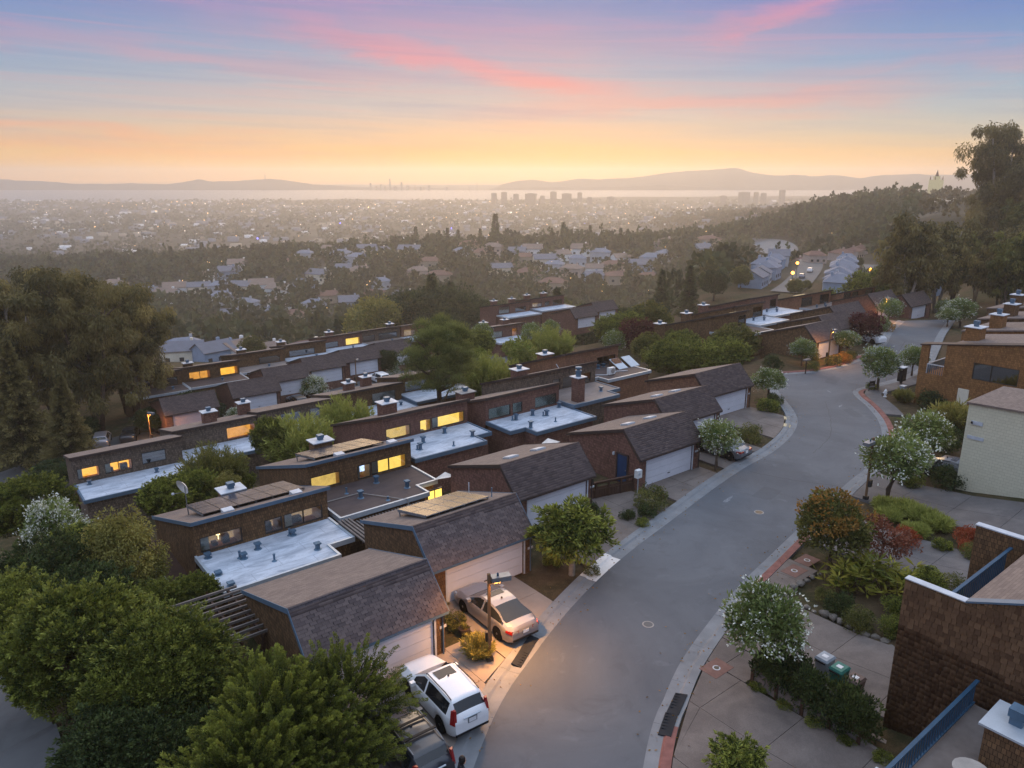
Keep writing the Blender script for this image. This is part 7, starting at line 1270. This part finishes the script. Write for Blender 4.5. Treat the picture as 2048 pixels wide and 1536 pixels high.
def dots(name, n, y0, y1, mat, size, label, wid=.75, lift=(2, 9)):
    p = scatter(n, y0, y1, lambda x, y: x / y < .55, .7, 1.5, wid); p[:, 2] += g.uniform(*lift, len(p)); p[:, 3] *= size * p[:, 1] / 1000
    o_ = np.array([(1, 0, 0), (0, 1, 0), (-1, 0, 0), (0, -1, 0), (0, 0, 1), (0, 0, -1)], float) * .5; f_ = np.array([(0, 1, 4), (1, 2, 4), (2, 3, 4), (3, 0, 4), (1, 0, 5), (2, 1, 5), (3, 2, 5), (0, 3, 5)]); merge(name, p, (o_, f_), mat, g, label, 'city lights')
dots('city_lights', 240, 800, 2600, 'city_warm', .95, 'warm street lights sprinkled over the plain', .72); dots('city_lights', 150, 800, 2600, 'city_white', .9, 'white street lights sprinkled over the plain', .72); dots('city_lights', 9, 900, 1600, 'city_blue', 1.8, 'few blue lights on the plain', .6); dots('city_lights', 46, 380, 640, 'city_warm', .8, 'warm house lights on the valley hillside', .5, (6, 10))
# bay water
def water(name, f0, f1, x0, x1, nx=40, ny=6):
    X = np.linspace(x0, x1, nx); V = []
    for x in X:
        for q in np.linspace(0, 1, ny): y = f0(x) * (1 - q) + f1(x) * q; V.append((x, y, float(terrain(0, y)) + 1.2))
    Q = [(i * ny + j, i * ny + ny + j, i * ny + ny + j + 1, i * ny + j + 1) for i in range(nx - 1) for j in range(ny - 1)]; return tag(link(np_mesh(name, np.array(V), np.array(Q), 'water'), name), kind='structure')
t_ = NT('water'); _n = t_.noise(t_.coord(), .05, 3); t_.bsdf((.1, .1, .11, 1), .55, .3, 0, _n, .04, 1.); MATS['water'] = t_.m
water('bay_water', lambda x: 2620 + 150 * float(sst(x, -1600, -500)) + 25 * math.sin(x * .008) + 160 * float(sst(x, 100, 500)), lambda x: 3340, -3000, 2800, 120)
water('inlet_water', lambda x: 2380 + 14 * math.sin(x * .03), lambda x: 2440 + 10 * math.sin(x * .05), -720, -590, 14, 3); water('inlet_water', lambda x: 2560, lambda x: 2600 + 10 * math.sin(x * .04), -420, -250, 16, 3); water('inlet_water', lambda x: 2200, lambda x: 2226, -1250, -1060, 14, 3)
# far ranges
def xw(px, Y): return (px - 1024) / 1500 * (Y * .9646 + 5)
def zw(py, Y): return 20.5 + (358 - py) / 1500 * Y
def rangehill(name, pts, Y, depth, seed, mat='hill'):
    q = G(seed); xs = np.linspace(xw(pts[0][0], Y), xw(pts[-1][0], Y), 160); cz = np.interp(xs, [xw(p, Y) for p, _ in pts], [zw(z, Y) for _, z in pts]); cz = cz + np.convolve(q.normal(size=160), np.ones(4) / 4, 'same') * 2.2 + q.normal(size=160) * .4
    rows = [(-1, 0), (-.7, .25), (-.4, .62), (-.15, .9), (0, 1), (.3, .7), (1, 0)]; V = []; b = zw(384, Y)
    for f, hgt in rows: w = q.normal(size=160) * depth * .04; V.append(np.stack([xs, Y + f * depth + w, b + (cz - b) * hgt * (1 - .12 * np.abs(np.sin(xs * .03 + f * 4)) * (0 if f == 0 else 1))], 1))
    V = np.vstack(V); Q = [(r * 160 + i, r * 160 + i + 1, (r + 1) * 160 + i + 1, (r + 1) * 160 + i) for r in range(6) for i in range(159)]; me = np_mesh(name, V, np.array(Q), mat); me.polygons.foreach_set('use_smooth', [True] * len(me.polygons)); return tag(link(me, name), kind='structure')
rangehill('far_hills', [(-700, 352), (-300, 356), (0, 358), (90, 362), (150, 367), (230, 366), (330, 368), (375, 362), (400, 357), (425, 363), (470, 362), (540, 358), (580, 361), (620, 367), (700, 372), (760, 374), (830, 373), (900, 376), (960, 381)], 3460, 80, 301)
rangehill('far_hills', [(985, 376), (1010, 365), (1040, 361), (1075, 361), (1100, 364), (1160, 357), (1200, 359), (1260, 356), (1300, 351), (1345, 345), (1400, 342), (1470, 337), (1500, 344), (1540, 351), (1590, 349), (1625, 353), (1665, 350), (1720, 356), (1760, 350), (1820, 349), (1900, 350), (2000, 348), (2300, 346), (2700, 350)], 3560, 90, 302)
rangehill('far_hills', [(950, 381), (1000, 374), (1100, 372), (1250, 371), (1320, 366), (1400, 372), (1500, 374), (1700, 376)], 3380, 40, 303)
def tower(name, label, px, top, base, wpx, Y, cat, mat='tower', taper=1., spire=0, group=None):
    x = xw(px, Y); z0 = zw(base, Y); z1 = zw(top + (base - top) * .12, Y); w = wpx / 1500 * Y / 2 * .8; t = thing(name, label, cat, (x, Y, z0), rh_.uniform(-.3, .3), group); h = z1 - z0
    b = MB().hexa([(-w, -w, -6), (w, -w, -6), (w, w, -6), (-w, w, -6)], [(-w * taper, -w * taper, h), (w * taper, -w * taper, h), (w * taper, w * taper, h), (-w * taper, w * taper, h)]).build('shaft', mat, t)
    for k in range(1, max(2, int(h / 4))): f = k / max(2, int(h / 4)); ww = w * (1 + (taper - 1) * f) + .12; MB().box(-ww, -ww, h * f, ww, ww, h * f + .9).build('window_band', 'win_dark', b)
    MB().box(-w * taper * .6, -w * taper * .6, h, w * taper * .6, w * taper * .6, h + 1.2).build('rooftop_plant', mat, t)
    if spire: MB().tube([(0, 0, h), (0, 0, h + spire)], [w * taper * .4, .15], 6).build('spire', mat, t)
for i, (px, tp, wd, tpr, sp) in enumerate(((741, 364, 4, 1, 0), (762, 367, 4, 1, 0), (780, 355, 4.4, .55, 2), (803, 362, 4.5, .8, 0), (830, 366, 2.6, .3, 5), (752, 371, 6, 1, 0), (790, 371, 8, 1, 0), (815, 370, 6, 1, 0), (858, 369, 6, .7, 0), (893, 373, 5, 1, 0), (770, 371, 5, 1, 0), (842, 372, 6, 1, 0))):
    tower('skyline_tower', ['squat tower at the left of the far city skyline', 'second low tower of the far skyline', 'tallest tapered tower of the far city skyline', 'second tallest tower of the far skyline', 'thin needle tower of the far skyline', 'low block left of the tallest far tower', 'low block right of the tallest far tower', 'low block before the needle tower', 'domed block right of the needle tower', 'last low block of the far skyline', 'small block at the foot of the tallest far tower', 'low block right of the needle tower foot'][i], px, tp, 377, wd, 3330, 'tower', 'tower', tpr, sp, 'far city skyline')
for i, (px, tp, wd) in enumerate(((988, 382, 11), (1008, 380, 14), (1032, 384, 12), (1062, 383, 24), (1107, 379, 14), (1134, 383, 22), (1160, 381, 11), (1085, 388, 10), (1180, 391, 10), (1222, 390, 14), (1490, 380, 20), (1514, 380, 9), (1529, 382, 10), (1566, 376, 11), (1448, 388, 14))):
    tower('downtown_tower', ['leftmost block of the hazy downtown', 'second block of the hazy downtown', 'third block of the hazy downtown', 'widest block of the hazy downtown', 'tall block right of the widest one', 'broad block near the right of downtown', 'slim block at the right of downtown', 'low block between downtown towers', 'low block at the end of downtown', 'lone low block beyond downtown', 'broad hazy block far right on the plain', 'slim hazy block right of the broad one', 'small hazy block beside the slim one', 'square hazy tower farthest right on the plain', 'low hazy block on the right plain'][i], px, tp, 402, wd, 2500, 'tower', 'tower', 1., 0, 'hazy downtown towers')
for px, tp, lab in ((938, 370, 'left bridge tower over the bay'), (954, 364, 'right bridge tower over the bay')):
    x = xw(px, 3250); t = thing('bridge_tower', lab, 'bridge tower', (x, 3250, zw(381, 3250))); h = zw(tp, 3250) - zw(381, 3250)
    for s in (-1, 1): MB().box(-.8, s * 3 - .8, -2, .8, s * 3 + .8, h).build('leg', 'tower', t)
    for k in (.3, .6, .95): MB().box(-.7, -2.2, h * k - .6, .7, 2.2, h * k + .6).build('cross_brace', 'tower', t)
x = xw(531, 3460); t = thing('radio_mast', 'three legged radio mast on the far hill', 'mast', (x, 3460, zw(362, 3460)))
for k in range(3): a = 2.09 * k; MB().tube([(math.cos(a) * 4, math.sin(a) * 4, -4), (math.cos(a) * 2.4, math.sin(a) * 2.4, 14), (math.cos(a) * 3.2, math.sin(a) * 3.2, 34)], [1., .8, .5], 6).build('leg', 'tower', t)
MB().box(-3, -3, 13, 3, 3, 14.4).build('platform', 'tower', t); MB().box(-3, -3, 24, 3, 3, 25.2).build('platform', 'tower', t)
# floodlit temple on the ridge: its walls glow themselves, no floodlights are built
Y = 700; x = xw(1867, Y); t = thing('temple', 'floodlit pale temple with golden spire on the right ridge', 'temple', (x, Y, zw(363, Y)), .2, None, .75); MB().box(-6, -5, -20, 6, 5, 2.2).build('base_block', 'floodlit', t)
MB().box(-2.6, -2.6, 2.2, 2.6, 2.6, 6.4).build('central_block', 'floodlit', t); MB().lathe([(1.9, 6.4), (1.9, 8.0), (1.3, 8.4), (1.3, 9.2), (.3, 12.5), (.1, 14)], 10).build('spire', 'tile_red', t)
for sx, sy in ((-7, -5), (7, -5), (7, 5), (-7, 5)): MB().lathe([(.6, 2.2), (.6, 4), (.1, 6.6)], 8, (sx * .75, sy * .8, 0)).build('corner_spire', 'tile_red', t)
for px, py, Y, lab, m in ((1700, 593, 200, 'amber estate street light beside the middle row', 0), (1565, 548, 262, 'amber estate street light at the far end', 0), (1488, 594, 235, 'amber estate street light nearest the camera', 0)): pass
for (x, y, lab) in ((99, 262, 'amber light between the grey townhouse rows'), (116, 244, 'amber light beside the middle row of townhouses'), (88, 236, 'amber light nearest on the estate street')):
    t = thing('estate_lamp', lab, 'street lamp', (x, y, tz(x, y)), 0, 'estate street lamps'); MB().tube([(0, 0, -1), (0, 0, 5)], .1, 6).build('post', 'metal_dark', t); MB().lathe([(.1, 5), (.45, 5.2), (.45, 5.6), (.1, 5.9)], 10).build('globe', 'bulb_amber', t)
# ------------------------------------------------------------------ look-alikes are told apart by their order in view
def ordinal(n): return '%d%s' % (n, 'th' if 10 < n % 100 < 14 else {1: 'st', 2: 'nd', 3: 'rd'}.get(n % 10, 'th'))
_by = {}
for _o in bpy.data.objects:
    if _o.parent is None and _o.get('label') and _o.get('kind') not in ('stuff', 'structure'): _by.setdefault(_o['label'], []).append(_o)
for _l, _os in _by.items():
    if len(_os) > 1:
        _os.sort(key=lambda q: q.location.x / max(q.location.y, 1))
        for _i, _o in enumerate(_os): _o['label'] = _l + ', ' + ordinal(_i + 1) + ' from the left'
# ------------------------------------------------------------------ haze
o = MB().box(-4600, -40, -80, 4600, 4450, 78).build('haze', 'concrete'); o.data.materials.clear(); tag(o, kind='stuff'); o['label'] = 'warm evening haze over the valley and plain'; o['category'] = 'haze'
t_ = NT('haze_air'); pv = t_.n('ShaderNodeVolumePrincipled'); pv.inputs['Color'].default_value = (.98, .95, .91, 1); pv.inputs['Density'].default_value = .00029; pv.inputs['Anisotropy'].default_value = .62; t_.l(pv.outputs[0], t_.out.inputs['Volume']); o.data.materials.append(t_.m)
